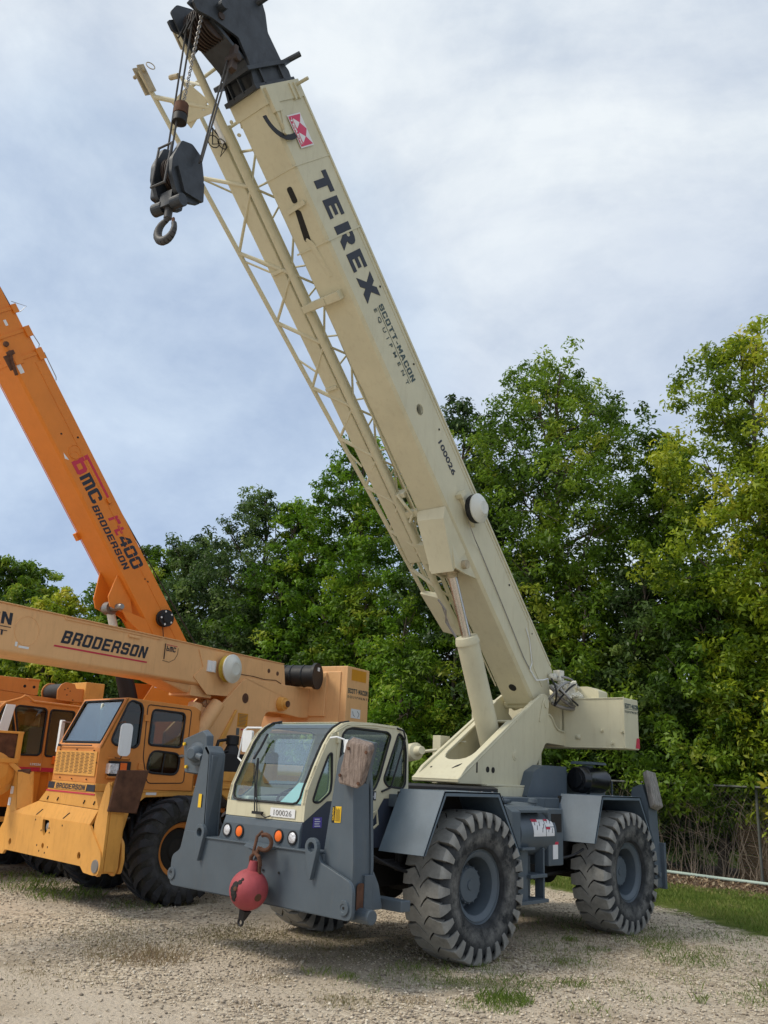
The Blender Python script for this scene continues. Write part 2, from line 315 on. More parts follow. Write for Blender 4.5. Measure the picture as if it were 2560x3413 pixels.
GL = {'E': [[(0, 0), (0, 1), (1, 1), (1, .8), (.3, .8), (.3, .6), (.9, .6), (.9, .4), (.3, .4), (.3, .2), (1, .2), (1, 0)]],
 'B': [[(0, 0), (0, 1), (.85, 1), (1, .88), (1, .6), (.92, .5), (1, .4), (1, .12), (.85, 0)], [(.3, .2), (.3, .41), (.68, .41), (.68, .2)], [(.3, .59), (.3, .8), (.68, .8), (.68, .59)]],
 'R': [[(0, 0), (0, 1), (.85, 1), (1, .88), (1, .52), (.88, .42), (1, .3), (1, 0), (.7, 0), (.7, .28), (.62, .36), (.3, .36), (.3, 0)], [(.3, .56), (.3, .8), (.7, .8), (.7, .56)]],
 'O': [[(.14, 0), (0, .12), (0, .88), (.14, 1), (.86, 1), (1, .88), (1, .12), (.86, 0)], [(.3, .2), (.3, .8), (.7, .8), (.7, .2)]],
 'D': [[(0, 0), (0, 1), (.82, 1), (1, .86), (1, .14), (.82, 0)], [(.3, .2), (.3, .8), (.7, .8), (.7, .2)]],
 'S': [[(0, .12), (0, .32), (.3, .32), (.3, .2), (.7, .2), (.7, .4), (.14, .4), (0, .52), (0, .88), (.14, 1), (.86, 1), (1, .88), (1, .68), (.7, .68), (.7, .8), (.3, .8), (.3, .6), (.86, .6), (1, .48), (1, .12), (.86, 0), (.14, 0)]],
 'N': [[(0, 0), (0, 1), (.32, 1), (.7, .42), (.7, 1), (1, 1), (1, 0), (.7, 0), (.3, .6), (.3, 0)]],
 'C': [[(.14, 0), (0, .12), (0, .88), (.14, 1), (.86, 1), (1, .88), (1, .65), (.7, .65), (.7, .8), (.3, .8), (.3, .2), (.7, .2), (.7, .35), (1, .35), (1, .12), (.86, 0)]],
 'T': [[(0, .78), (0, 1), (1, 1), (1, .78), (.66, .78), (.66, 0), (.34, 0), (.34, .78)]],
 'M': [[(0, 0), (0, 1), (.3, 1), (.5, .55), (.7, 1), (1, 1), (1, 0), (.76, 0), (.76, .6), (.58, .2), (.42, .2), (.24, .6), (.24, 0)]],
 'A': [[(0, 0), (.32, 1), (.68, 1), (1, 0), (.72, 0), (.66, .2), (.34, .2), (.28, 0)], [(.41, .4), (.5, .75), (.59, .4)]],
 '4': [[(.6, 0), (.6, .2), (0, .2), (0, .4), (.5, 1), (.88, 1), (.88, .4), (1, .4), (1, .2), (.88, .2), (.88, 0)], [(.28, .4), (.6, .4), (.6, .78)]],
 '1': [[(.35, 0), (.35, .72), (.15, .72), (.15, .86), (.4, 1), (.62, 1), (.62, 0)]],
 '2': [[(0, 0), (0, .45), (.14, .58), (.7, .58), (.7, .8), (.3, .8), (.3, .68), (0, .68), (0, .88), (.14, 1), (.86, 1), (1, .88), (1, .5), (.86, .38), (.3, .38), (.3, .2), (1, .2), (1, 0)]],
 '6': [[(.14, 0), (0, .12), (0, .88), (.14, 1), (.86, 1), (1, .88), (1, .7), (.7, .7), (.7, .8), (.3, .8), (.3, .6), (.86, .6), (1, .48), (1, .12), (.86, 0)], [(.3, .2), (.3, .4), (.7, .4), (.7, .2)]],
 '-': [[(.1, .38), (.1, .58), (.9, .58), (.9, .38)]],
 'r': [[(0, 0), (0, 1), (.3, 1), (.3, .85), (.5, 1), (1, 1), (1, .7), (.45, .7), (.3, .6), (.3, 0)]],
 't': [[(.3, 0), (.3, .5), (0, .5), (0, .72), (.3, .72), (.3, 1), (.62, 1), (.62, .72), (1, .72), (1, .5), (.62, .5), (.62, .22), (1, .22), (1, 0)]],
 'm': [[(0, 0), (0, 1), (.86, 1), (1, .88), (1, 0), (.76, 0), (.76, .78), (.62, .78), (.62, 0), (.38, 0), (.38, .78), (.24, .78), (.24, 0)]],
 'b': [[(0, 0), (0, 1), (.3, 1), (.3, .62), (.86, .62), (1, .5), (1, .12), (.86, 0)], [(.3, .18), (.3, .44), (.7, .44), (.7, .18)]]}
GL['0'] = GL['O']; GL['c'] = GL['C']
def blocktext(s, org, xd, yd, mat, parent, mm, width, height, gap=0.20, shear=0.0, thin=1.0, name='lettering'):
    """squared block capitals laid 2 mm proud of a panel"""
    b = MB(mm or Matrix()); org = Vector(org); xd = Vector(xd); yd = Vector(yd); nd = xd.cross(yd)
    if mm is not None and mm.to_3x3().determinant() < 0: nd = -nd
    ws = [0.6 if c in '1-' else (1.15 if c in 'Mm' else 1.0) for c in s]; u = width / (sum(ws) + gap * (len(s) - 1)); x = 0.0
    def th(v): return v if thin == 1.0 else (v * (1 - (1 - thin) * 0.5) if 0 < v < 0.35 else (1 - (1 - v) * (1 - (1 - thin) * 0.5) if 0.65 < v < 1 else v))
    for c, wd in zip(s, ws):
        pl = GL[c]; fl = [p for q in pl for p in q]; tri_ = geometry.tessellate_polygon([[Vector((p[0], p[1], 0)) for p in q] for q in pl])
        b.add([tuple(org + xd * (x + th(p[0]) * wd * u + shear * height * p[1]) + yd * (p[1] * height) + nd * 0.003) for p in fl], [tuple(t) for t in tri_]); x += (wd + gap) * u
    return b.build(name, mat, parent, recalc=False)

# ------------------------------------------------------------ wheels
def tyre_mesh(name, Ro, wd, rimr, nl, lug, style):
    """tyre lying on the X axis, outer side +X"""
    hw = wd / 2; v = []; f = []; wear = []
    n = 96
    base = Ro - lug
    prof = [(-hw * 0.78, rimr), (-hw * 0.98, rimr + 0.06), (-hw * 1.04, (rimr + base) / 2), (-hw * 1.0, base - 0.07), (-hw * 0.86, base - 0.015), (-hw * 0.5, base), (0, base + 0.004), (hw * 0.5, base),
            (hw * 0.86, base - 0.015), (hw * 1.0, base - 0.07), (hw * 1.04, (rimr + base) / 2 + 0.02), (hw * 1.03, (rimr + base) / 2 - 0.03), (hw * 0.98, rimr + 0.06), (hw * 0.94, rimr + 0.035), (hw * 0.93, rimr + 0.02), (hw * 0.78, rimr - 0.005)]
    for (x, r) in prof:
        for k in range(n):
            a = 2 * math.pi * k / n; v.append((x, r * math.cos(a), r * math.sin(a))); wear.append(0.0)
    for i in range(len(prof) - 1):
        for k in range(n): f.append((i * n + k, i * n + (k + 1) % n, (i + 1) * n + (k + 1) % n, (i + 1) * n + k))
    pitch = 2 * math.pi / nl
    for sgn in (-1, 1):
        for L in range(nl):
            a0 = L * pitch + (pitch / 2 if sgn > 0 else 0)
            if style == 'rock':
                st = [(-0.02, Ro, 0.43, 0.0), (0.20, Ro, 0.43, -0.38), (0.40, Ro, 0.43, -0.62), (0.58, Ro - 0.002, 0.41, -0.55), (0.80, Ro - 0.005, 0.37, -0.50), (0.97, Ro - 0.012, 0.34, -0.48), (1.035, Ro - 0.04, 0.30, -0.47), (1.075, Ro - 0.095, 0.24, -0.46), (1.065, Ro - 0.155, 0.17, -0.45)]
            else:
                st = [(0.02, Ro, 0.20, 0.0), (0.30, Ro, 0.20, -0.35), (0.60, Ro - 0.005, 0.22, -0.72), (0.90, Ro - 0.015, 0.26, -1.0), (1.03, Ro - 0.05, 0.28, -1.12), (1.07, Ro - 0.12, 0.22, -1.16), (1.07, Ro - 0.19, 0.12, -1.2)]
            jit = random.uniform(-0.02, 0.02)
            o = len(v); m = len(st)
            for (u, r, wdt, off) in st:
                x = sgn * u * hw
                dr = lug + 0.02 if u < 0.95 else 0.0
                inx = 0 if u < 1.02 else 0.05 * hw
                for (da, top) in ((-wdt, 1), (wdt, 1), (wdt + 0.02, 0), (-wdt - 0.02, 0)):
                    a = a0 + (off + da + jit) * pitch
                    rr = r if top else (r - lug - 0.02 if u < 1.02 else r - 0.01)
                    xx = x + (0 if top else (0 if u < 1.02 else -sgn * 0.07 * hw))
                    v.append((xx, rr * math.cos(a), rr * math.sin(a))); wear.append(1.0 if (top and u < 1.04) else (0.75 if top else 0.0))
            for i in range(m - 1):
                for k in range(4):
                    q = [o + i * 4 + k, o + i * 4 + (k + 1) % 4, o + (i + 1) * 4 + (k + 1) % 4, o + (i + 1) * 4 + k]
                    if k == 2: continue
                    f.append(tuple(q))
            f.append((o, o + 1, o + 2, o + 3)); e = o + (m - 1) * 4; f.append((e, e + 1, e + 2, e + 3))
    me = bpy.data.meshes.new(name); me.from_pydata(v, [], f)
    at = me.attributes.new('wear', 'FLOAT', 'POINT'); at.data.foreach_set('value', wear)
    bm = bmesh.new(); bm.from_mesh(me); bmesh.ops.recalc_face_normals(bm, faces=bm.faces); bm.to_mesh(me); bm.free()
    me.polygons.foreach_set('use_smooth', [True] * len(me.polygons)); me.set_sharp_from_angle(angle=R(30))
    return me
def wheel(parent, x, y, z, side, tyre_me, tmat, rimmat, rimr, steer=0.0, dark=None, depth=0.10):
    wdt = depth
    h = MB(); d = side
    fr = rimr + 0.012
    h.lathe((0, 0, 0), (d, 0, 0), [(0.135, rimr * 0.90), (0.150, fr * 0.97), (0.150, fr), (0.163, fr), (0.166, fr * 0.965), (0.152, fr * 0.94), (0.152, fr * 0.90), (0.158, fr * 0.89), (0.146, fr * 0.80), (0.128, fr * 0.745), (0.06, fr * 0.72), (-0.10, fr * 0.70), (-0.13, 0.19), (-0.10, 0.185), (0.035, 0.175), (0.06, 0.155), (0.06, 0.05), (0.07, 0.045), (0.07, 0.001)], 56, cap=False)
    for k in range(16):
        a = 2 * math.pi * k / 16; h.lathe((0.04 * d, 0.168 * math.cos(a), 0.168 * math.sin(a)), (d, 0, 0), [(-0.01, 0.009), (0.012, 0.009), (0.014, 0.001)], 6)
    w = MB(); rim = h.build('wheel', rimmat, parent, smooth=True)
    rim.location = (x, y, z); rim.rotation_euler = (0, 0, steer)
    t = bpy.data.objects.new('tyre', tyre_me); col.objects.link(t); t.parent = rim
    if side < 0: t.rotation_euler = (0, 0, math.pi)
    if not tyre_me.materials: tyre_me.materials.append(M[tmat])
    if dark:
        k_ = MB(); k_.lathe((0, 0, 0), (d, 0, 0), [(0.0, rimr * 0.74), (0.072, rimr * 0.735), (0.078, 0.15), (0.10, 0.13), (0.10, 0.001)], 32); k_.build('recess_shade_disc', dark, rim, smooth=True)  # black disc over the deep rim recess, its shade painted in
    return rim

# ============================================================ GREY AND CREAM CRANE (world axes = its chassis axes)
crane = empty('mobile_crane', 'cream and blue grey rough terrain crane with raised boom, nearest of the cranes', 'crane', (0, 0, 0))
MS = Matrix.Translation((0, 1.859, 0)) @ Matrix.Rotation(0.0503, 4, 'Z')
TH = 0.8118712
MBm = MS @ Matrix(((1, 0, 0, 0), (0, -math.cos(TH), math.sin(TH), 1.441), (0, math.sin(TH), math.cos(TH), 2.243), (0, 0, 0, 1)))
AX1, AX2, ZA = 0.352, 3.366, 0.682
tm1 = tyre_mesh('rock_tyre', 0.70, 0.45, 0.345, 26, 0.046, 'rock')
for y in (AX1, AX2):
    for sgn in (1, -1): wheel(crane, sgn * 1.045, y, ZA, sgn, tm1, 'tyre', 'gray', 0.345)
# chassis
b = MB(); b.box(-0.42, 0.42, -1.35, 4.2, 0.62, 1.02); b.box(-0.55, 0.55, 0.9, 2.9, 1.0, 1.38); b.box(-0.95, 0.95, AX1 - 0.11, AX1 + 0.11, ZA - 0.13, ZA + 0.13); b.box(-0.95, 0.95, AX2 - 0.11, AX2 + 0.11, ZA - 0.13, ZA + 0.13)
for y in (AX1, AX2): b.lathe((-0.15, y, ZA), (1, 0, 0), [(0, 0.1), (0.05, 0.24), (0.25, 0.24), (0.3, 0.1)], 20)
b.build('chassis', 'under', crane, bevel=0.01)
b = MB(); b.box(-0.75, 0.72, -0.30, 2.3, 1.38, 1.50); b.box(-0.72, 0.72, 2.3, 4.1, 1.25, 1.50); b.build('deck', 'gray', crane, bevel=0.008)
# slewing ring and cream base
b = MB(); b.lathe((0, 1.25, 0), (0, 0, 1), [(1.46, 0.62), (1.50, 0.64), (1.58, 0.64), (1.60, 0.60)], 40); b.build('slewing_ring', 'black', crane, smooth=True)
b = MB(MS); b.prism('x', [(-0.33, 1.632), (0.66, 1.632), (0.66, 1.607), (-0.33, 1.607)], -0.40, 0.40)
b.prism('z', [(-0.36, -0.30), (0.36, -0.30), (0.42, 0.10), (0.40, 0.52), (-0.40, 0.52), (-0.42, 0.10)], 1.48, 1.605)
b.prism('x', [(0.52, 1.600), (0.76, 1.600), (0.76, 1.575), (0.52, 1.575)], -0.36, 0.39)
b.build('turret_base', 'cream', crane, bevel=0.006)
# --- turret: two side plates, wedge nose with a slot
side = [(-0.80, 1.623), (-0.80, 1.67), (-0.651, 1.808), (0.522, 2.495), (1.02, 2.762), (1.09, 2.80), (1.16, 2.805), (1.22, 2.775), (1.255, 2.72), (1.245, 2.62), (1.235, 2.56), (1.31, 2.51), (1.39, 2.41), (1.46, 2.365), (1.56, 2.345), (1.67, 2.34), (1.67, 2.70), (1.72, 2.70), (1.72, 2.16), (1.194, 2.173), (1.15, 2.16), (0.70, 1.623)]
b = MB(MS)
for sx in (-1, 1):
    holes = []
    b.prism('x', side, sx * 0.33, sx * 0.285, holes)
b.build('turret_side_plate', 'cream', crane, bevel=0.006)
# nose plate (sloping) with long slot for the lift cylinder
def top(u): return (-0.80 + 0.0) if u < 0 else 0
nose = []
b = MB(MS)
P0 = Vector((0, -0.80, 1.67)); P1 = Vector((0, 1.02, 2.762)); dv = (P1 - P0); ln = dv.length; dv.normalize(); nv = Vector((0, -dv.z, dv.y))
MN = MS @ Matrix(((1, 0, 0, 0), (0, dv.y, nv.y, P0.y), (0, dv.z, nv.z, P0.z), (0, 0, 0, 1)))
slot = [(-0.205, 1.40), (-0.205, 0.62), (-0.19, 0.54), (-0.15, 0.47), (-0.08, 0.43), (0.0, 0.42), (0.08, 0.43), (0.15, 0.47), (0.19, 0.54), (0.205, 0.62), (0.205, 1.40)]
b = MB(MN); b.prism('z', [(-0.335, -0.02), (0.335, -0.02), (0.335, 1.42), (-0.335, 1.42)], -0.02, 0.012, [slot]); 
b.m = MS; b.prism('x', [(-0.815, 1.63), (-0.815, 1.675), (-0.79, 1.69), (-0.76, 1.63)], -0.335, 0.335)
b.build('turret_nose_plate', 'cream', crane, bevel=0.012)
b = MB(MN)
for sx in (-1, 1): b.box(sx * 0.335 if sx > 0 else -0.335, sx * 0.265, 1.42, 1.98, -0.02, 0.010)
b.build('turret_flange', 'cream', crane, bevel=0.004)
b = MB(MN); b.prism('z', rpoly([(0.10, 0.20), (0.17, 0.26), (0.19, 0.33), (0.13, 0.27)], 0.02), 0.012, 0.016); b.prism('z', circ(-0.20, 0.22, 0.014), 0.012, 0.016)
b.m = MS
b.prism('x', circ(-0.215, 1.794, 0.034), 0.33, 0.335); b.prism('x', circ(-0.098, 1.791, 0.034), 0.33, 0.335); b.prism('x', rpoly([(-0.452, 1.75), (-0.43, 1.75), (-0.43, 1.87), (-0.452, 1.87)], 0.01), 0.33, 0.335)
b.build('access_hole', 'under', crane)
b = MB(MS); b.lathe((0.33, 0.40, 1.983), (1, 0, 0), [(0, 0.065), (0.006, 0.062), (0.006, 0.045), (0.012, 0.04), (0.012, 0.001)], 24)
b.prism('x', rpoly([(0.98, 2.44), (1.01, 2.43), (1.07, 2.47), (1.19, 2.60), (1.20, 2.70), (1.13, 2.76), (1.08, 2.72)], 0.02), 0.332, 0.342)
b.lathe((0.335, 1.15, 2.675), (1, 0, 0), [(0, 0.06), (0.02, 0.058), (0.02, 0.001)], 20)
b.tube([(0.338, 1.24, 2.545), (0.338, 1.32, 2.50), (0.338, 1.39, 2.41), (0.338, 1.47, 2.36), (0.338, 1.64, 2.34)], 0.014, 6)
b.build('turret_boss', 'cream', crane, smooth=True)
# inner cross structure between the plates
b = MB(MS); b.box(-0.285, 0.285, 1.05, 1.12, 1.64, 2.45); b.box(-0.285, 0.285, 1.30, 1.66, 2.17, 2.21); b.box(-0.285, 0.285, 0.55, 1.05, 2.40, 2.42); b.lathe((-0.28, 1.15, 2.675), (1, 0, 0), [(0, 0.055), (0.56, 0.055)], 16)
b.box(-0.285, 0.285, 1.64, 1.67, 2.17, 2.69)
b.build('turret_crossmember', 'cream', crane)
# counterweight
b = MB(MS); b.box(-1.2, 1.2, 1.67, 2.10, 2.14, 2.79); cwt = b.build('counterweight', 'cream', crane, bevel=0.012)
b = MB(MS)
for (x, z) in ((0.88, 2.37), (1.165, 2.36), (1.02, 2.21)):
    b.lathe((x, 1.67, z), (0, -1, 0), [(0, 0.03), (0.012, 0.03), (0.012, 0.02), (0.035, 0.018), (0.036, 0.001)], 8)
b.box(0.50, 0.57, 1.655, 1.67, 2.25, 2.31); b.tube([(0.40, 1.662, 2.15), (1.19, 1.662, 2.15)], 0.008, 6); b.tube([(0.42, 1.662, 2.785), (1.19, 1.662, 2.785)], 0.006, 6); b.tube([(1.197, 1.665, 2.15), (1.197, 1.665, 2.80)], 0.008, 6)
b.build('bolt', 'cream', cwt, smooth=True)
b = MB(MS); b.prism('y', rpoly([(0.2, 2.79), (0.2, 2.96), (0.62, 2.96), (0.78, 2.90), (0.78, 2.79)], 0.02), 1.80, 2.06); b.build('engine_cowl', 'cream', crane, bevel=0.01)
b = MB(MS); b.prism('x', [(1.98, 2.16), (2.098, 2.16), (2.098, 2.29), (2.02, 2.29)], 1.203, 1.206); b.build('reflector', 'red', cwt, label='red reflective triangle at rear corner of counterweight')
blocktext('SCOTT-MACON', (1.2, 1.69, 2.662), (0, 1, 0), (0, 0, 1), 'inkgray', cwt, MS, 0.40, 0.058)
b = MB(MS); b.box(1.2, 1.204, 1.685, 2.09, 2.650, 2.654); b.build('underline', 'inkgray', cwt)
text('E Q U I P M E N T', 0.1, (1.2, 1.69, 2.595), (0, 1, 0), (0, 0, 1), M['inkgray'], cwt, mat_m=MS, fit=(0.395, 0.036))
# --- boom
BW, BH = 0.235, 0.683
b = MB(MBm)
low = [(-BW, 0.03), (-BW + 0.035, -0.002), (BW - 0.035, -0.002), (BW, 0.03), (BW, BH - 0.0), (-BW, BH)]
def ringy(s, pts): return [(x, s, h) for x, h in pts]
foot = [(0.59, 0.0), (0.35, 0.18), (0.30, 0.30), (0.42, 0.46), (0.60, BH)]
b.hexa([(x, 0.59 + (0.0 if h < 0.1 else 0.0), h) for x, h in low], ringy(8.69, low))
boom = b.build('boom', 'cream', crane, bevel=0.005)
b = MB(MBm)
for sx in (-1, 1): b.prism('x', [(0.60, 0.01), (0.38, 0.12), (0.32, 0.24), (0.38, 0.38), (0.60, 0.55)], sx * 0.232, sx * 0.195)
b.build('boom_foot', 'cream', boom, bevel=0.004)
# wear collar, weld ribs, top flange strip
b = MB(MBm)
for s0, s1, g in ((8.50, 8.69, 0.012), (7.83, 7.845, 0.008), (6.985, 7.005, 0.012)):
    b.prism('y', [(-BW - g, -g), (BW + g, -g), (BW + g, BH + g), (-BW - g, BH + g)], s0, s1)
b.box(BW, BW + 0.006, 0.7, 7.0, BH - 0.075, BH - 0.062); b.box(BW, BW + 0.012, 0.7, 8.5, BH - 0.018, BH + 0.012)
b.box(-BW + 0.0, -BW + 0.012, 0.9, 5.4, -0.02, 0.0)
b.build('boom_stiffener', 'cream', boom, bevel=0.002)
# side plates for base strengthening (second skin)
b = MB(MBm); b.prism('x', rpoly([(0.62, 0.30), (0.62, 0.66), (1.55, 0.66), (1.15, 0.42), (0.95, 0.30)], 0.03), BW, BW + 0.007); b.build('boom_doubler_plate', 'cream', boom, bevel=0.003)
b = MB(MBm)
for (s, h) in ((6.28, 0.56), (5.28, 0.56), (4.42, 0.5), (2.1, 0.55), (1.3, 0.58)): b.lathe((BW, s, h), (1, 0, 0), [(0, 0.013), (0.009, 0.013), (0.009, 0.001)], 8)
b.prism('z', circ(0.013, 0.86, 0.055, 16), -0.006, -0.002); b.prism('z', rpoly([(0.0, 7.5), (0.075, 7.5), (0.075, 7.68), (0.0, 7.68)], 0.035), -0.006, -0.002)
b.prism('z', rpoly([(-0.07, 7.10), (0.01, 7.02), (0.055, 7.4), (-0.01, 7.46)], 0.02), -0.006, -0.002)
b.build('boom_hole', 'under', boom)
b = MB(MBm); b.lathe((BW, 4.78, 0.30), (1, 0, 0), [(0, 0.075), (0.004, 0.075), (0.004, 0.07), (0.0, 0.068)], 24)
b.prism('z', [(-0.12, 7.47), (0.16, 7.49), (0.16, 7.44), (-0.12, 7.42)], -0.03, -0.003)
b.hexa([(-0.06, 7.10, -0.003), (0.05, 7.02, -0.003), (0.10, 6.62, -0.003), (0.02, 6.62, -0.003)], [(-0.01, 7.12, -0.02), (0.04, 7.06, -0.02), (0.075, 6.64, -0.008), (0.05, 6.64, -0.008)])
b.box(-0.34, 0.12, 6.36, 6.46, -0.09, -0.003)
b.box(-0.235, -0.10, 6.42, 6.46, -0.05, 0)
b.build('boom_bracket', 'cream', boom, bevel=0.004)
b = MB(MBm)
for (xx, s, h, l) in ((0.245, 8.63, 0.60, 0.16), (-0.26, 8.40, -0.01, 0.06), (-0.27, 8.55, -0.02, 0.07)): b.tube([(xx - 0.03, s, h), (xx + l * (1 if xx > 0 else -1), s, h + 0.05)], 0.02, 8)
b.box(BW, BW + 0.05, 8.40, 8.66, 0.02, 0.15); b.box(BW, BW + 0.035, 8.10, 8.46, 0.05, 0.13); b.box(BW, BW + 0.03, 8.48, 8.66, 0.48, 0.51); b.box(BW, BW + 0.03, 8.48, 8.66, 0.56, 0.59)
b.build('boom_lug', 'cream', boom, bevel=0.004)
# angle indicator quadrant
arc = [(8.40 - 0.30 * 0 + 0, 0)]
cA = (8.42, 0.12)
def ap(r, a): return (cA[0] + r * math.cos(R(a)), cA[1] + r * math.sin(R(a)))
pts = [ap(0.33, a) for a in range(-95, -205, -10)][:11]; pts2 = [ap(0.27, a) for a in range(-95, -205, -10)][:11][::-1]
b = MB(MBm); b.prism('x', pts + pts2, BW + 0.03, BW + 0.036); q = b.build('angle_indicator', 'black', boom)
b = MB(MBm); b.tube([(BW + 0.045, 8.42, 0.12), (BW + 0.045, 8.16, 0.02)], 0.006, 6); b.lathe((BW + 0.03, 8.18, 0.03), (1, 0, 0), [(0, 0.03), (0.03, 0.03)], 10); b.build('indicator_pointer', 'cream', boom)
# lettering on the boom side: reads down the boom, tops of the letters towards the boom's back
def btext(s, s0, s1, h0, h1, mat, **k):
    return text(s, 0.3, (BW, s0, h0), (0, -1, 0), (0, 0, 1), M[mat], boom, mat_m=MBm, fit=(s0 - s1, h1 - h0), **k)
# TEREX built as blocky letters
def letter(b, ch, s0, w, h0, hh):
    t = 0.30 * w; v = 0.27 * hh
    def P(u, q): return (s0 - u * w, h0 + q * hh)
    polys = {'T': [[(0, 0.72), (0, 1), (1, 1), (1, 0.72), (0.68, 0.72), (0.68, 0), (0.32, 0), (0.32, 0.72)]],
             'E': [[(0, 0), (0, 1), (1, 1), (1, 0.78), (0.36, 0.78), (0.36, 0.62), (0.9, 0.62), (0.9, 0.40), (0.36, 0.40), (0.36, 0.22), (1, 0.22), (1, 0)]],
             'R': [[(0, 0), (0, 1), (0.70, 1), (0.88, 0.93), (0.97, 0.80), (0.97, 0.62), (0.88, 0.48), (0.76, 0.42), (1.06, 0), (0.66, 0), (0.42, 0.36), (0.36, 0.36), (0.36, 0)], [(0.36, 0.56), (0.36, 0.79), (0.54, 0.79), (0.61, 0.75), (0.61, 0.61), (0.55, 0.56)]],
             'X': [[(0, 0), (0.34, 0.52), (0.02, 1), (0.42, 1), (0.56, 0.76), (0.70, 1), (1.08, 1), (0.76, 0.52), (1.10, 0), (0.70, 0), (0.54, 0.27), (0.38, 0)]]}[ch]
    b.prism('x', [P(*p) for p in polys[0]], BW + 0.001, BW + 0.006, [[P(*p) for p in q] for q in polys[1:]])
b = MB(MBm)
sp = [('T', 7.72, 0.24), ('E', 7.35, 0.27), ('R', 6.96, 0.28), ('E', 6.60, 0.27), ('X', 6.31, 0.27)]
sp = [('T', 7.704, 0.245), ('E', 7.405, 0.215), ('R', 7.10, 0.26), ('E', 6.772, 0.215), ('X', 6.495, 0.285)]
for ch, s0, wd in sp: letter(b, ch, s0, wd, 0.195, 0.295)
b.build('lettering', 'ink', boom, recalc=True)
blocktext('SCOTT-MACON', (BW, 6.10, 0.375), (0, -1, 0), (0, 0, 1), 'inkgray', boom, MBm, 0.99, 0.092)
btext('E  Q  U  I  P  M  E  N  T', 6.09, 5.12, 0.245, 0.315, 'inkgray', bold=0.003)
b = MB(MBm); b.box(BW + 0.001, BW + 0.004, 5.12, 6.09, 0.345, 0.350); b.build('underline', 'inkgray', boom)
btext('100026', 4.30, 3.83, 0.37, 0.46, 'ink', bold=0.006)
# red emblem on a white sticker
b = MB(MBm); b.prism('x', [(8.345, 0.215), (8.345, 0.46), (7.985, 0.46), (7.985, 0.215)], BW + 0.014, BW + 0.017); em = b.build('sticker', 'decal', boom, label='white sticker with red emblem near boom tip')
b = MB(MBm); X0, X1 = BW + 0.0175, BW + 0.020
b.prism('x', [(8.33, 0.225), (8.33, 0.27), (8.0, 0.27), (8.0, 0.225)], X0, X1)
b.prism('x', [(8.33, 0.27), (8.33, 0.45), (8.24, 0.38), (8.165, 0.45), (8.09, 0.38), (8.0, 0.45), (8.0, 0.27)], X0, X1)
b.build('emblem', 'logored', boom)
b = MB(MBm)
for s0 in (8.245, 8.09): b.prism('x', [(s0 + 0.055, 0.29), (s0, 0.37), (s0 - 0.055, 0.29), (s0 - 0.04, 0.28), (s0 + 0.04, 0.28)], X1, X1 + 0.002)
b.build('emblem_triangle', 'decal', boom)
text('TEREX', 0.1, (X1 + 0.0, 8.315, 0.231), (0, -1, 0), (0, 0, 1), M['decal'], boom, mat_m=MBm, fit=(0.30, 0.032), bold=0.003)
# boom head
hp = [(8.68, -0.06), (8.68, 0.62), (8.80, 0.64), (8.92, 0.58), (9.21, 0.56), (9.40, 0.66), (9.56, 0.70), (9.64, 0.60), (9.62, -0.05), (9.60, -0.25), (9.60, -0.40), (9.50, -0.40), (9.42, -0.24), (9.20, 0.04), (8.95, 0.03)]
b = MB(MBm)
for x0, x1 in ((0.185, 0.215), (-0.215, -0.185)): b.prism('x', rpoly(hp, 0.02), x0, x1)
b.box(-0.185, 0.185, 8.70, 9.0, 0.02, 0.04); b.box(-0.185, 0.185, 8.70, 9.6, 0.55, 0.57); b.hexa([(-0.185, 9.0, 0.0), (0.185, 9.0, 0.0), (0.185, 9.0, 0.04), (-0.185, 9.0, 0.04)], [(-0.185, 9.42, -0.22), (0.185, 9.42, -0.22), (0.185, 9.44, -0.18), (-0.185, 9.44, -0.18)])
b.box(-0.185, 0.185, 9.56, 9.6, -0.1, 0.55)
head = b.build('boom_head', 'head', boom, bevel=0.006)
b = MB(MBm)
for s0, s1, g in ((8.67, 8.72, 0.02), (8.86, 8.90, 0.045)): b.prism('y', [(-0.225 - g, -0.06 - g), (0.225 + g, -0.06 - g), (0.225 + g, 0.62 + g), (-0.225 - g, 0.62 + g)], s0, s1)
for x in (-0.10, 0.06): b.box(x, x + 0.015, 8.70, 8.88, -0.09, -0.03)
for x in (0.225,): b.box(x, x + 0.02, 8.7, 8.88, 0.1, 0.13); b.box(x, x + 0.02, 8.7, 8.88, 0.45, 0.48)
b.tube([(0.20, 8.89, 0.62), (0.36, 8.90, 0.76)], 0.032, 8); b.tube([(0.18, 9.52, 0.60), (0.32, 9.53, 0.66)], 0.038, 10)
b.tube([(0.2, 9.50, -0.05), (0.30, 9.50, -0.05)], 0.05, 12); b.tube([(-0.24, 8.92, 0.05), (-0.36, 8.92, 0.02)], 0.02, 8)
b.build('head_flange', 'head', head, bevel=0.003)
b = MB(MBm)
for x in (-0.12, -0.04, 0.04, 0.12): b.lathe((x - 0.025, 9.42, -0.09), (1, 0, 0), [(0, 0.20), (0.012, 0.20), (0.018, 0.175), (0.032, 0.175), (0.038, 0.20), (0.05, 0.20)], 28)
b.lathe((-0.2, 9.42, -0.09), (1, 0, 0), [(0, 0.04), (0.43, 0.04)], 12)
b.build('sheave', 'sheave', head, smooth=True)
b = MB(MBm); b.prism('x', rpoly([(9.22, -0.30), (9.30, -0.12), (9.66, 0.0), (9.72, -0.22), (9.66, -0.36), (9.40, -0.36)], 0.03), -0.16, -0.145); b.prism('x', rpoly([(9.60, -0.44), (9.66, -0.30), (9.52, 0.02), (9.40, -0.10), (9.45, -0.30)], 0.02), 0.15, 0.17)
b.build('sheave_guard', 'head', head, bevel=0.003)
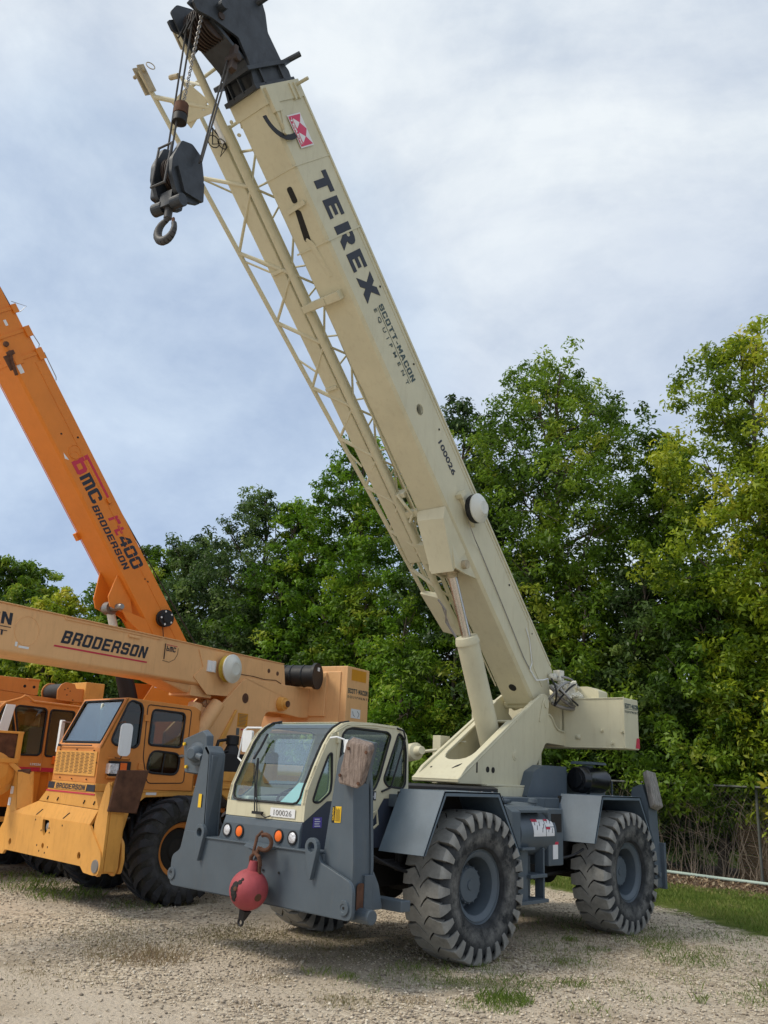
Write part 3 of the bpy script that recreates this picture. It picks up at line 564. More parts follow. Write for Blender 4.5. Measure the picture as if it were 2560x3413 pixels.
# hose reel drum
b = MB(MBm); b.lathe((BW, 3.32, 0.41), (1, 0, 0), [(0.05, 0.05), (0.05, 0.175), (0.075, 0.175), (0.075, 0.185), (0.13, 0.185), (0.13, 0.05)], 32); b.build('cable_reel', 'black', boom, smooth=True)
b = MB(MBm); b.lathe((BW + 0.13, 3.32, 0.41), (1, 0, 0), [(0.0, 0.185), (0.02, 0.19), (0.035, 0.175), (0.075, 0.11), (0.10, 0.085), (0.10, 0.001)], 32); b.build('reel_cover', 'offwhite', boom, smooth=True)
b = MB(MBm); b.box(BW, BW + 0.05, 3.12, 3.60, 0.30, 0.335); b.box(BW, BW + 0.09, 3.56, 3.62, 0.25, 0.37); b.build('reel_bracket', 'cream', boom, bevel=0.004)
b = MB(MBm); b.tube([(BW + 0.05, 3.25, 0.22), (BW + 0.06, 3.0, 0.18), (BW + 0.012, 2.82, 0.25), (BW + 0.012, 2.0, 0.22), (BW + 0.012, 1.2, 0.18), (BW + 0.012, 0.98, 0.2)], 0.006, 6); b.build('cable', 'steel', boom)
b = MB(MBm); b.tube([(BW + 0.012, 1.0, 0.2), (BW + 0.012, 1.02, 0.3), (BW + 0.012, 1.28, 0.46), (BW + 0.012, 1.45, 0.5)], 0.007, 6); b.tube([(BW + 0.01, 1.0, 0.2), (BW + 0.02, 0.8, 0.22), (BW + 0.05, 0.72, 0.33), (BW + 0.05, 0.66, 0.44), (BW + 0.04, 0.6, 0.42)], 0.009, 6); b.build('cable', 'white', boom)
# lift cylinder bracket box under the boom
b = MB(MBm); b.hexa([(-0.215, 3.61, -0.01), (0.225, 3.61, -0.01), (0.225, 2.95, -0.01), (-0.215, 2.95, -0.01)], [(-0.205, 3.52, -0.10), (0.205, 3.50, -0.12), (0.17, 2.87, -0.33), (-0.17, 2.87, -0.33)])
b.prism('x', [(3.5, 0.0), (2.95, 0.13), (2.55, 0.0), (2.72, -0.16), (2.90, -0.30)], 0.17, 0.20); b.prism('x', [(3.5, 0.0), (2.6, 0.0), (2.72, -0.16), (2.90, -0.30)], -0.20, -0.17)
b.build('cylinder_bracket', 'cream', boom, bevel=0.005)
# lift cylinder: pin under the bracket down to the turret floor
pinT = MBm @ Vector((0.0, 2.84, -0.13)); pinB = MS @ Vector((0, 0.46, 1.90)); dc = (pinB - pinT); lc = dc.length; dc.normalize()
b = MB(); b.lathe(pinT + dc * 0.97, dc, [(-0.06, 0.05), (-0.06, 0.14), (0.0, 0.155), (0.03, 0.155), (0.03, 0.142), (lc - 0.97, 0.142)], 32); lcy = b.build('lift_cylinder', 'cream', crane, smooth=True)
b = MB(); b.lathe(pinT, dc, [(0.10, 0.062), (1.05, 0.062)], 24); b.build('piston_rod', 'chrome', lcy, smooth=True)
xd = (MS.to_3x3() @ Vector((1, 0, 0)))
b = MB(); b.lathe(pinT - xd * 0.26, xd, [(0, 0.055), (0.52, 0.055)], 18); b.lathe(pinT - xd * 0.10, xd, [(0, 0.10), (0.2, 0.10)], 20); b.lathe(pinT, dc, [(0.0, 0.075), (0.14, 0.07)], 18); b.build('rod_eye', 'grime', lcy, smooth=True)
b = MB(); b.tube([pinT + dc * 0.98 + xd * -0.13, pinT + dc * 0.7 + xd * -0.26, pinT + dc * 0.55 + xd * -0.22 + Vector((0, 0, 0)), pinT + dc * 0.4 + xd * -0.3], 0.012, 6); b.tube([pinT + dc * 1.0 + xd * -0.11, pinT + dc * 0.75 + xd * -0.22, pinT + dc * 0.5 + xd * -0.26], 0.009, 6); b.build('hose', 'steel', lcy)
# winch, motor and hoses behind the boom foot
b = MB(MS); b.lathe((-0.24, 2.02, 2.86), (1, 0, 0), [(0, 0.2), (0.04, 0.2), (0.04, 0.14), (0.40, 0.14), (0.40, 0.2), (0.44, 0.2), (0.44, 0.11), (0.56, 0.10), (0.58, 0.06)], 24); b.box(-0.3, -0.2, 1.75, 2.3, 2.6, 3.0); b.box(0.16, 0.24, 1.72, 2.2, 2.6, 2.98)
wn = b.build('winch', 'cream', crane, bevel=0.006, smooth=True)
b = MB(MS)
b.box(0.26, 0.36, 1.50, 1.62, 3.02, 3.16); b.box(0.26, 0.34, 1.36, 1.46, 3.02, 3.10); b.tube([(0.30, 1.56, 3.04), (0.36, 1.62, 2.85)], 0.03, 8); b.tube([(0.32, 1.90, 2.86), (0.52, 1.98, 2.84)], 0.075, 12); b.tube([(0.44, 2.0, 2.84), (0.56, 2.08, 2.82)], 0.05, 10)
for i in range(42):
    x, y, z = random.uniform(0.24, 0.50), random.uniform(1.42, 2.0), random.uniform(2.72, 3.0); sz = random.uniform(0.02, 0.055)
    b.lathe((x, y, z), (random.uniform(-1, 1), random.uniform(-1, 1), random.uniform(-.5, .5)), [(-sz * 1.7, sz * 0.45), (-sz, sz * 0.45), (-sz, sz * 0.8), (sz, sz * 0.75), (sz, sz * 0.4), (sz * 1.7, sz * 0.4)], 6)
b.tube([(0.25, 2.4, 2.86), (0.3, 2.62, 2.84), (0.3, 2.7, 2.82)], 0.03, 8)
b.lathe((0.34, 1.62, 2.86), (1, 0.3, 0.2), [(-0.1, 0.10), (-0.08, 0.14), (0.06, 0.14), (0.10, 0.09), (0.16, 0.08)], 18); b.lathe((0.40, 1.90, 2.90), (0.4, 1, 0), [(-0.08, 0.06), (0.08, 0.08), (0.14, 0.05)], 14)
b.build('hydraulic_motor', 'silverpaint', wn, smooth=True)
b = MB(MS)
for (p, q, sg, rr, sd) in (((0.30, 1.34, 2.92), (0.46, 1.98, 2.88), 0.22, 0.022, (0.1, 0, 0)), ((0.32, 1.34, 2.70), (0.46, 2.0, 2.80), 0.10, 0.024, (0.08, 0, 0)), ((0.30, 1.30, 2.74), (0.40, 1.72, 2.98), -0.1, 0.018, (0.12, -0.1, 0)), ((0.36, 1.36, 2.96), (0.44, 1.7, 2.70), 0.05, 0.016, (0.12, -0.1, 0)), ((0.30, 1.45, 3.06), (0.42, 1.95, 2.93), -0.02, 0.015, (0.05, 0, 0.04))):
    b.tube(hose(p, q, sg, rr, 10, sd), rr, 8)
b.build('hose', 'steel', wn, smooth=True)
b = MB(MS)
for (p, q, sg, rr, sd) in (((0.36, 1.34, 2.66), (0.44, 1.85, 2.98), -0.10, 0.013, (0.12, -0.1, 0)), ((0.34, 1.38, 2.92), (0.46, 1.85, 2.68), 0.06, 0.012, (0.14, -0.08, 0)), ((0.34, 1.30, 3.02), (0.36, 1.36, 2.70), 0.0, 0.012, (0.1, -0.1, 0))):
    b.tube(hose(p, q, sg, rr, 10, sd), rr, 8)
b.build('hose', 'black', wn, smooth=True)
# little reservoir at the front right of the turret
b = MB(MS); b.lathe((-0.74, -0.42, 1.95), (0.95, -0.3, 0.1), [(-0.05, 0.02), (-0.02, 0.03), (0.0, 0.105), (0.22, 0.105), (0.24, 0.06), (0.34, 0.05)], 20); b.box(-0.50, -0.38, -0.2, 0.0, 1.9, 2.18); b.tube([(-0.5, -0.42, 1.97), (-0.36, -0.3, 2.0)], 0.02, 8); b.tube([(-0.6, -0.62, 1.70), (-0.6, -0.62, 1.83)], 0.03, 8); b.tube([(-0.45, -0.1, 2.12), (-0.2, 0.1, 2.12)], 0.015, 8)
b.build('oil_reservoir', 'cream', crane, bevel=0.004, smooth=True)
# --- stowed lattice jib on the far side of the boom
b = MB(MBm)
def c1(s): t = (s - 1.87) / (9.45 - 1.87); return (-0.70 - 0.45 * t, s, 0.06 - 0.12 * t)
def c2(s): return (-0.43, s, -0.02)
def c3(s): t = (s - 1.87) / 7.58; return (-0.42, s, 0.12 + 0.34 * t)
def c4(s): t = (s - 1.87) / 7.58; return (-0.70 - 0.40 * t, s, 0.20 + 0.28 * t)
for c, r0 in ((c1, 0.028), (c2, 0.045), (c3, 0.026), (c4, 0.026)): b.tube([c(1.95), c(9.35)], r0, 10)
nd1 = [8.25, 7.30, 6.39, 5.5, 4.78, 4.07, 3.4, 2.8]; nd2 = [7.87, 6.84, 5.95, 5.12, 4.42, 3.75, 3.1, 2.5]
prev = None
for s1, s2 in zip(nd1, nd2):
    b.tube([c1(s1), c2(s2)], 0.024, 8)
    if prev is not None: b.tube([c2(prev), c1(s1)], 0.019, 8)
    b.tube([c1(s1), c4(s1 - 0.35)], 0.012, 6); b.tube([c4(s1 - 0.35), c3(s2)], 0.013, 6); b.tube([c2(s2), c3(s2 + 0.45)], 0.014, 6); b.tube([c2(s2), c3(s2 - 0.25)], 0.014, 6); b.tube([c3(s2 - 0.25), c4(s1 - 0.9)], 0.012, 6)
    prev = s2
b.bar(c1(8.85), c2(8.75), 0.06, 0.05); b.tube([c1(9.2), (-0.75, 8.95, -0.03)], 0.028, 8); b.tube([(-0.75, 8.95, -0.03), c2(8.75)], 0.03, 8)
b.hexa([(-0.95, 9.05, -0.045), (-0.60, 9.10, -0.045), (-0.45, 8.85, -0.045), (-0.85, 8.72, -0.045)], [(-0.95, 9.05, -0.03), (-0.60, 9.10, -0.03), (-0.45, 8.85, -0.03), (-0.85, 8.72, -0.03)])
for s in (9.2, 8.6): b.tube([c3(s), c4(s)], 0.02, 8)
b.tube([c1(9.3), c1(9.5)], 0.03, 10); b.tube([c2(9.3), c2(9.66)], 0.045, 10)
b.tube([c2(9.0), c4(9.3)], 0.018, 8); b.tube([c3(8.9), (-0.22, 8.45, 0.02)], 0.02, 8); b.tube([c4(8.4), (-0.22, 8.2, 0.02)], 0.015, 8)
jib = b.build('lattice_jib', 'cream', crane, smooth=True, label='stowed lattice extension jib beside the boom')
b = MB(MBm); b.hexa([(-0.70, 2.9, -0.01), (-0.50, 2.9, -0.02), (-0.50, 2.9, 0.2), (-0.70, 2.9, 0.2)], [(-0.74, 8.58, -0.02), (-0.52, 8.58, -0.03), (-0.52, 8.58, 0.22), (-0.74, 8.58, 0.22)])
b.build('jib_fly_section', 'cream', jib, bevel=0.012)
b = MB(MBm)
for s in (6.9, 5.4): b.box(-0.70, -0.52, s, s + 0.04, -0.045, -0.01)
for s in (7.2, 5.9, 4.6, 3.4): b.bar(c1(s), (-0.72, s - 0.25, -0.01), 0.02)
b.box(-0.45, -0.10, 6.37, 6.45, -0.10, -0.02); b.box(-0.45, -0.2, 3.55, 3.63, -0.03, 0.06); b.box(-0.46, -0.26, 3.85, 3.9, -0.05, 0.10); b.hexa([(-0.46, 3.2, -0.06), (-0.30, 3.15, -0.06), (-0.28, 2.85, -0.06), (-0.44, 2.9, -0.06)], [(-0.46, 3.2, 0.02), (-0.30, 3.15, 0.02), (-0.28, 2.85, 0.02), (-0.44, 2.9, 0.02)])
b.tube([(-0.36, 3.9, -0.05), (-0.28, 3.75, -0.09), (-0.27, 3.6, -0.04), (-0.35, 3.5, -0.06)], 0.02, 8)
b.build('jib_bracket', 'cream', jib, bevel=0.003)
b = MB(MBm)
b.hexa([(-0.74, 2.45, -0.02), (-0.42, 2.35, -0.05), (-0.40, 1.75, -0.05), (-0.66, 1.82, -0.02)], [(-0.74, 2.45, 0.06), (-0.42, 2.35, 0.06), (-0.40, 1.75, 0.06), (-0.66, 1.82, 0.06)])
b.build('jib_tip_plate', 'cream', jib, bevel=0.006)
b = MB(MBm)
for c, s in ((c1, 9.5), (c2, 9.66)):
    p = Vector(c(s)); b.box(p.x - 0.05, p.x - 0.03, s - 0.25, s + 0.05, p.z - 0.05, p.z + 0.05); b.box(p.x + 0.03, p.x + 0.05, s - 0.25, s + 0.05, p.z - 0.05, p.z + 0.05)
b.tube([(-1.28, 9.48, -0.06), (-1.08, 9.48, -0.06)], 0.022, 8); b.torus((-1.05, 9.5, 0.02), (1, 0.4, 0), 0.05, 0.006)
b.tube([(-0.86, 9.28, 0.02), (-0.72, 9.24, 0.0)], 0.03, 8)
b.build('jib_pin', 'grime', jib, bevel=0.003)
b = MB(MBm); b.tube([(-0.55, 8.6, -0.05), (-0.62, 8.45, -0.09), (-0.5, 8.4, -0.05), (-0.6, 8.3, -0.08), (-0.48, 8.35, -0.05), (-0.55, 8.6, -0.06)], 0.008, 6); b.torus((-0.6, 8.47, -0.08), (0, 0.3, 1), 0.07, 0.006); b.torus((-0.5, 8.40, -0.08), (0.3, 0.3, 1), 0.06, 0.006); b.build('jib_cable', 'black', jib)
b = MB(MBm); b.tube([(-0.48, 8.7, -0.05), (-0.48, 8.40, -0.06)], 0.03, 8); b.build('jib_strut', 'white', jib)
# hoist rope parts and the anti-two-block weight (they run from the boom head to the hook block)
sh = MBm @ Vector((0, 9.42, -0.09)); yb = sh.y - 0.18
HB = MS @ Vector((0.15, -5.31, 6.98))
b = MB()
S2 = MS.to_3x3()
def wp(x, y, z): return MS @ Vector((x, y, z))
for a, c in (((-0.06, -5.31, 8.98), (-0.01, -5.36, 7.22)), ((0.02, -5.30, 9.0), (0.06, -5.36, 7.22)), ((0.19, -4.95, 8.60), (0.33, -5.22, 7.1)), ((0.215, -4.93, 8.56), (0.36, -5.22, 7.1))):
    b.tube([wp(*a), wp(*c)], 0.010, 6)
for x in (-0.12, -0.04, 0.04): b.tube([MBm @ Vector((x, 9.62, -0.09)), wp(x, -5.35, 8.75)], 0.010, 6)
b.build('hoist_rope', 'rope', crane)
b = MB(); b.lathe(wp(0.045, -5.31, 7.86), (0, 0, -1), [(0, 0.045), (0.0, 0.068), (0.12, 0.072), (0.12, 0.05)], 16); b.build('rope_weight', 'rust', crane, smooth=True)
b = MB(); b.lathe(wp(0.045, -5.31, 7.73), (0, 0, -1), [(0, 0.07), (0.08, 0.07), (0.09, 0.04)], 16); b.build('rope_weight_cap', 'black', crane, smooth=True)
b = MB()
for i in range(34):
    t = i / 33; p = wp(0.17, -5.3, 8.95).lerp(wp(0.07, -5.31, 7.88), t); d = (1, 0.3, 0) if i % 2 else (0.3, -1, 0)
    b.torus(p, d, 0.017, 0.0055, 8, 5)
b.build('chain', 'steel', crane)
b = MB(); p = wp(0.22, -4.93, 8.62)
b.hexa([tuple(p + Vector(v)) for v in ((-0.05, 0, 0.16), (0.05, 0, 0.16), (0.05, 0.05, 0.16), (-0.05, 0.05, 0.16))], [tuple(p + Vector(v)) for v in ((-0.03, -0.02, -0.16), (0.06, -0.02, -0.16), (0.06, 0.05, -0.16), (-0.03, 0.05, -0.16))])
b.tube([p + Vector((-0.06, 0, 0)), p + Vector((0.1, 0.03, -0.02))], 0.045, 8); b.build('rope_wedge_socket', 'sheave', crane, bevel=0.01)
# hook block, hanging
hb = empty('hook_block', 'dark worn hook block with large hook hanging under the tip of the cream boom', 'hook block', tuple(HB), 0.0503 + R(8)); hb.scale = (0.84, 0.82, 0.86)
def HM(b, n, m, **k): return b.build(n, m, hb, **k)
chk = rpoly([(-0.26, 0.02), (-0.16, 0.30), (0.0, 0.36), (0.16, 0.30), (0.24, 0.05), (0.22, -0.28), (0.05, -0.36), (-0.14, -0.34), (-0.25, -0.16)], 0.03)
b = MB()
for x0, x1 in ((0.11, 0.165), (-0.165, -0.11)): b.prism('x', chk, x0, x1)
HM(b, 'cheek_plate', 'head', bevel=0.008)
b = MB(); b.prism('x', rpoly([(-0.20, -0.05), (0.22, -0.02), (0.24, -0.26), (-0.05, -0.30)], 0.02), 0.165, 0.20); b.prism('x', rpoly([(-0.16, 0.10), (0.15, 0.14), (0.15, -0.3), (-0.14, -0.3)], 0.03), -0.25, -0.165); b.box(-0.29, -0.25, -0.10, 0.1, -0.2, 0.02)
HM(b, 'cheek_weight', 'head', bevel=0.01)
b = MB()
for x in (-0.06, 0.0, 0.06): b.lathe((x - 0.02, 0, 0.02), (1, 0, 0), [(0, 0.2), (0.012, 0.2), (0.02, 0.18), (0.028, 0.2), (0.04, 0.2)], 24)
HM(b, 'sheave', 'sheave', smooth=True)
b = MB()
for x in (-0.10, 0.10): b.tube([(x, -0.24, 0.24), (x, -0.27, -0.28)], 0.013, 8)
for z, y in ((0.24, -0.24), (-0.28, -0.27)): b.tube([(-0.11, y, z), (0.11, y, z)], 0.013, 8)
HM(b, 'rope_guard', 'hooksteel')
b = MB(); b.lathe((-0.22, -0.08, -0.42), (1, 0, 0), [(0, 0.05), (0.0, 0.072), (0.15, 0.072), (0.15, 0.03), (0.29, 0.03), (0.29, 0.072), (0.44, 0.072), (0.44, 0.05)], 20); b.box(-0.09, 0.09, -0.14, 0.0, -0.46, -0.28)
HM(b, 'trunnion', 'head', bevel=0.004)
b = MB(); b.tube([(0, -0.07, -0.44), (0, -0.07, -0.58)], 0.045, 10)
pts = []; rad = []
for i in range(17):
    a = R(100 + i * 285 / 16 * 1.0); pts.append(Vector((math.cos(a) * 0.125 * (1.0), -0.07, -0.725 + math.sin(a) * 0.125))); rad.append(0.030 + 0.020 * math.sin(math.pi * min(1, i / 15)))
pts = [Vector((0, -0.07, -0.56))] + pts; rad = [0.042] + rad
m2 = MB()
for i in range(len(pts) - 1): b.tube([pts[i], pts[i + 1] + (pts[i + 1] - pts[i]) * 0.12], rad[i], 10, r2=rad[i + 1])
hk = HM(b, 'hook', 'hooksteel', smooth=True)
b = MB(); b.bar((0.09, -0.07, -0.60), (0.118, -0.07, -0.76), 0.022, 0.03); b.build('safety_latch', 'rust', hk)
# --- front bumper plate
bp = rpoly([(-1.300, 0.52), (-1.300, 0.80), (-1.18, 0.86), (-1.10, 1.05), (-0.80, 1.05), (-0.80, 1.002), (0.86, 1.002), (0.90, 0.935), (1.262, 0.82), (1.305, 0.76), (1.305, 0.52)], [0.07, 0.05, 0.03, 0, 0, 0, 0, 0.05, 0.06, 0.05, 0.07])
b = MB(); b.prism('y', bp, -1.50, -1.465, [circ(0.0 - 0.16, 0.555, 0.028, 12)])
bum = b.build('front_bumper', 'gray', crane, bevel=0.006)
b = MB(); b.box(-0.80, 0.86, -1.515, -1.30, 1.002, 1.018); b.box(-0.86, 0.9, -1.46, -1.05, 0.56, 1.0); b.box(-1.22, 1.25, -1.30, -1.2, 0.56, 0.86)
b.build('outrigger_housing', 'gray', crane, bevel=0.005)
b = MB()
for (x, z) in ((1.215, 0.615), (-1.265, 0.63)): b.lathe((x, -1.50, z), (0, -1, 0), [(0, 0.062), (0.014, 0.058), (0.014, 0.035), (0.008, 0.03), (0.008, 0.001)], 20)
b.build('pin_boss', 'gray', bum, smooth=True)
b = MB()
for (x, z) in ((0.16, 0.80), (0.38, 0.80), (1.215, 0.615), (-1.27, 0.64)): b.lathe((x, -1.50, z), (0, -1, 0), [(0.008, 0.012), (0.011, 0.012), (0.011, 0.001)], 8)
b.build('bolt_hole', 'under', bum)
# tie-down lugs
for sx in (-1, 1):
    b = MB(); z = 1.052; x = sx * 0.795 + (0.02 if sx > 0 else -0.02)
    outer = [(x + 0.078 * math.cos(a), z + 0.078 * math.sin(a)) for a in [R(q) for q in range(-20, 201, 20)]]
    b.prism('y', outer + [(x - 0.012, 0.80), (x + 0.012, 0.79)], -1.545, -1.50, [circ(x, z, 0.042, 14)])
    b.build('tie_down_lug', 'gray', bum, bevel=0.012)
# outrigger posts (raised)
def post(sx, yf, depth, tilt, mat='gray', front=True):
    b = MB()
    if sx < 0: out = [(-1.19, 0.83), (-0.945, 1.885), (-0.835, 1.825), (-0.79, 1.05), (-0.79, 0.83)]
    else: out = [(1.235, 0.56), (1.235, 0.95), (1.180, 1.60), (1.150, 1.80), (1.075, 1.86), (0.985, 1.80), (0.855, 0.93), (1.18, 0.56)]
    b.prism('y', out, yf, yf + depth)
    if sx < 0:
        b2 = MB()
    return b
b = MB(); b.prism('y', [(-1.185, 0.85), (-0.945, 1.865), (-0.90, 1.885), (-0.835, 1.82), (-0.79, 1.01), (-0.79, 0.85)], -1.495, -1.47)
b.hexa([(-0.835, -1.495, 1.82), (-0.80, -1.33, 1.81), (-0.80, -1.34, 1.0), (-0.79, -1.495, 1.0)], [(-0.86, -1.495, 1.82), (-0.83, -1.33, 1.81), (-0.83, -1.34, 1.0), (-0.82, -1.495, 1.0)])
b.hexa([(-0.945, -1.495, 1.865), (-0.90, -1.495, 1.885), (-0.835, -1.495, 1.82), (-0.86, -1.495, 1.78)], [(-0.92, -1.36, 1.875), (-0.86, -1.34, 1.885), (-0.80, -1.33, 1.81), (-0.83, -1.34, 1.78)])
b.prism('y', [(-1.185, 0.85), (-0.945, 1.865), (-0.86, 1.87), (-0.80, 1.80), (-0.79, 0.85)], -1.34, -1.32)
b.hexa([(-1.185, -1.49, 0.85), (-0.945, -1.49, 1.865), (-0.92, -1.49, 1.865), (-1.16, -1.49, 0.85)], [(-1.185, -1.32, 0.85), (-0.945, -1.32, 1.865), (-0.92, -1.32, 1.865), (-1.16, -1.32, 0.85)])
b.box(-0.862, -0.812, -1.472, -1.34, 1.04, 1.79)
p1 = b.build('outrigger_beam', 'gray', crane, bevel=0.008)
b = MB(); b.prism('y', rpoly([(1.235, 0.55), (1.235, 0.95), (1.185, 1.60), (1.155, 1.80), (1.075, 1.862), (0.985, 1.80), (0.858, 0.93), (1.12, 0.55)], [0.03, 0, 0, 0.03, 0.02, 0.04, 0, 0.02]), -1.44, -1.41)
b.prism('y', rpoly([(1.235, 0.55), (1.235, 0.95), (1.185, 1.60), (1.155, 1.78), (1.075, 1.82), (0.985, 1.78), (0.858, 0.93), (1.12, 0.55)], 0.02), -1.22, -1.19)
b.hexa([(1.235, -1.42, 0.52), (1.235, -1.20, 0.52), (1.20, -1.20, 0.52), (1.20, -1.42, 0.52)], [(1.182, -1.42, 1.60), (1.182, -1.24, 1.60), (1.15, -1.24, 1.60), (1.15, -1.42, 1.60)])
b.hexa([(0.90, -1.42, 0.93), (0.90, -1.20, 0.93), (0.87, -1.20, 0.93), (0.87, -1.42, 0.93)], [(1.02, -1.42, 1.80), (1.02, -1.24, 1.80), (0.99, -1.24, 1.80), (0.99, -1.42, 1.80)])
p2 = b.build('outrigger_beam', 'gray', crane, bevel=0.008)
b = MB(); b.prism('x', rpoly([(-1.385, 0.575), (-1.285, 0.575), (-1.285, 0.80), (-1.385, 0.80)], 0.05), 1.236, 1.240); b.build('beam_end_hole', 'rust', p2)
b = MB(); b.lathe((1.0, -1.33, 0.55), (1, 0, 0), [(0, 0.06), (0.38, 0.06)], 14); b.box(1.05, 1.42, -1.02, -0.90, 0.57, 0.66); b.prism('x', rpoly([(-1.20, 0.58), (-1.20, 0.90), (-1.12, 0.78), (-1.06, 0.58)], 0.03), 1.16, 1.24)
b.build('hinge_bracket', 'gray', p2, bevel=0.008)
# pads: steel float on the far beam, weathered timber block on the near one
b = MB(); b.hexa([(-1.52, -1.36, 1.95), (-1.11, -1.42, 2.035), (-1.02, -1.42, 1.985), (-1.00, -1.40, 1.62), (-1.20, -1.36, 1.60), (-1.44, -1.36, 1.61)], [(-1.54, -1.30, 1.96), (-1.11, -1.34, 2.055), (-1.00, -1.34, 1.99), (-0.98, -1.34, 1.62), (-1.20, -1.30, 1.585), (-1.45, -1.30, 1.60)])
pd = b.build('outrigger_pad', 'gray', p1, bevel=0.01)
b = MB(); b.lathe((-1.17, -1.40, 1.80), (0.25, -1, 0.0), [(-0.02, 0.12), (0.02, 0.12), (0.03, 0.09), (0.10, 0.07), (0.12, 0.05), (0.12, 0.001)], 24); b.tube([(-1.17, -1.46, 1.80), (-1.0, -1.46, 1.76)], 0.035, 10); b.build('pad_socket', 'gray', p1, smooth=True)
b = MB()
for (x, z) in ((-1.465, 1.90), (-1.13, 1.985), (-1.39, 1.665)): b.lathe((x, -1.37, z), (0, -1, 0), [(0, 0.018), (0.02, 0.017), (0.02, 0.001)], 8)
b.build('bolt', 'warn', p1)
b = MB()
f1 = [(1.185, -1.53, 1.955), (1.155, -1.53, 1.92), (1.085, -1.53, 1.62), (1.105, -1.53, 1.585), (1.335, -1.545, 1.555), (1.375, -1.545, 1.59), (1.455, -1.545, 1.86), (1.44, -1.545, 1.905)]
f0 = [(x - 0.035, y + 0.11, z + 0.035) for x, y, z in f1]
b.hexa(f1, f0); wb = b.build('timber_pad', 'wood', p2, bevel=0.018, label='weathered brown timber pad bolted to near outrigger')
md = wb.modifiers.new('rough', 'SUBSURF'); md.subdivision_type = 'SIMPLE'; md.levels = 4; md.render_levels = 4
tx = bpy.data.textures.new('grain', 'CLOUDS'); tx.noise_scale = 0.06; dm = wb.modifiers.new('disp', 'DISPLACE'); dm.texture = tx; dm.strength = 0.012; dm.texture_coords = 'GLOBAL'
b = MB()
for (x, z) in ((1.21, 1.885), (1.425, 1.855), (1.125, 1.66), (1.35, 1.60)): b.lathe((x, -1.542, z), (0, -1, 0), [(0, 0.014), (0.012, 0.014), (0.012, 0.001)], 8)
b.build('bolt', 'rust', p2)
b = MB(); b.hexa([(1.09, -1.44, 1.96), (1.12, -1.43, 1.99), (1.42, -1.44, 1.94), (1.34, -1.44, 1.60), (1.06, -1.43, 1.63)], [(1.09, -1.40, 1.96), (1.12, -1.39, 1.99), (1.42, -1.40, 1.94), (1.34, -1.40, 1.60), (1.06, -1.39, 1.63)]); b.build('outrigger_pad', 'gray', p2, bevel=0.004)
# caution stickers
b = MB(); b.box(-0.945, -0.895, -1.499, -1.497, 1.28, 1.41); st = b.build('caution_sticker', 'warn', p1)
b = MB(); b.box(-0.893, -0.878, -1.499, -1.497, 1.285, 1.405); b.build('caution_band', 'black', p1)
b = MB(); b.prism('y', [(0.985, 1.265), (1.058, 1.268), (1.062, 1.40), (0.99, 1.398)], -1.444, -1.442); b.build('caution_sticker', 'warn', p2)
b = MB(); b.prism('y', [(0.948, 1.264), (0.984, 1.265), (0.989, 1.398), (0.955, 1.396)], -1.444, -1.442); b.build('caution_band', 'black', p2)
text('CAUTION', 0.03, (0.978, -1.444, 1.282), (0, 0, 1), (-1, 0, 0), M['warn'], p2, fit=(0.105, 0.018), bold=0.0005)
for i in range(7): 
    b = MB() if i == 0 else b; b.box(0.995 + i * 0.0085, 0.998 + i * 0.0085, -1.4455, -1.4445, 1.275, 1.39 - (i % 3) * 0.008)
b.build('fine_print', 'ink', p2)
# rear outriggers
for sx in (-1, 1):
    b = MB(); o = [(sx * 1.24, 0.46), (sx * 1.20, 1.45), (sx * 1.12, 1.72), (sx * 0.98, 1.66), (sx * 0.86, 0.9), (sx * 1.05, 0.46)]
    b.prism('y', rpoly(o, 0.03), 3.98, 4.22); pr = b.build('outrigger_beam', 'gray', crane, bevel=0.008)
    b = MB(); b.hexa([(sx * 1.22, 3.98, 1.42), (sx * 1.30, 3.96, 1.47), (sx * 1.30, 4.22, 1.44), (sx * 1.22, 4.20, 1.38)], [(sx * 1.13, 3.98, 1.86), (sx * 1.21, 3.96, 1.90), (sx * 1.21, 4.22, 1.87), (sx * 1.13, 4.20, 1.83)]); b.build('timber_pad', 'wood2', pr, bevel=0.02)
    b = MB(); b.lathe((sx * 0.9, 3.93, 0.56), (sx, 0, 0), [(0, 0.05), (0.36, 0.05)], 14); b.lathe((sx * 1.25, 4.12, 0.62), (sx, 0, 0), [(0, 0.035), (0.02, 0.03)], 12); b.build('hinge_bracket', 'gray', pr, bevel=0.004)
b = MB(); b.box(-1.28, 1.28, 4.22, 4.27, 0.45, 1.0); b.box(-1.0, 1.0, 3.9, 4.22, 0.5, 0.95); b.build('rear_bumper', 'gray', crane, bevel=0.006)
# fenders
def fender(y1, y2, yb, zb, ye, ze, sx, zt=1.557, xi=0.72):
    t = 0.018
    outl = [(yb, zb), (y1, zt), (y2, zt), (ye, ze)]
    inn = [(ye - t, ze - 0.004), (y2 - t * 0.9, zt - t), (y1 + t * 0.9, zt - t), (yb + t, zb - 0.004)]
    b = MB(); b.prism('x', outl + inn, sx * xi, sx * 1.28)
    b.prism('x', [(yb, zb), (y1, zt), (y2, zt), (ye, ze), (ye - 0.035, ze), (y2 - 0.03, zt - 0.045), (y1 + 0.03, zt - 0.045), (yb + 0.035, zb)], sx * 1.28, sx * 1.272)
    return b.build('fender', 'gray2', crane, bevel=0.003)
for sx in (-1, 1):
    fender(-0.30, 0.60, -0.585, 0.99, 0.98, 0.95, sx); fender(2.66, 3.62, 2.46, 1.03, 3.95, 1.0, sx)
# near-black panels added to paint the shade inside the wheel wells
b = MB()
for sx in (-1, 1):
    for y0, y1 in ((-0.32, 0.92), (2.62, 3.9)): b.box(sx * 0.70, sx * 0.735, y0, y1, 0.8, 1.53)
b.build('wheel_well_shade_panel', 'under', crane)
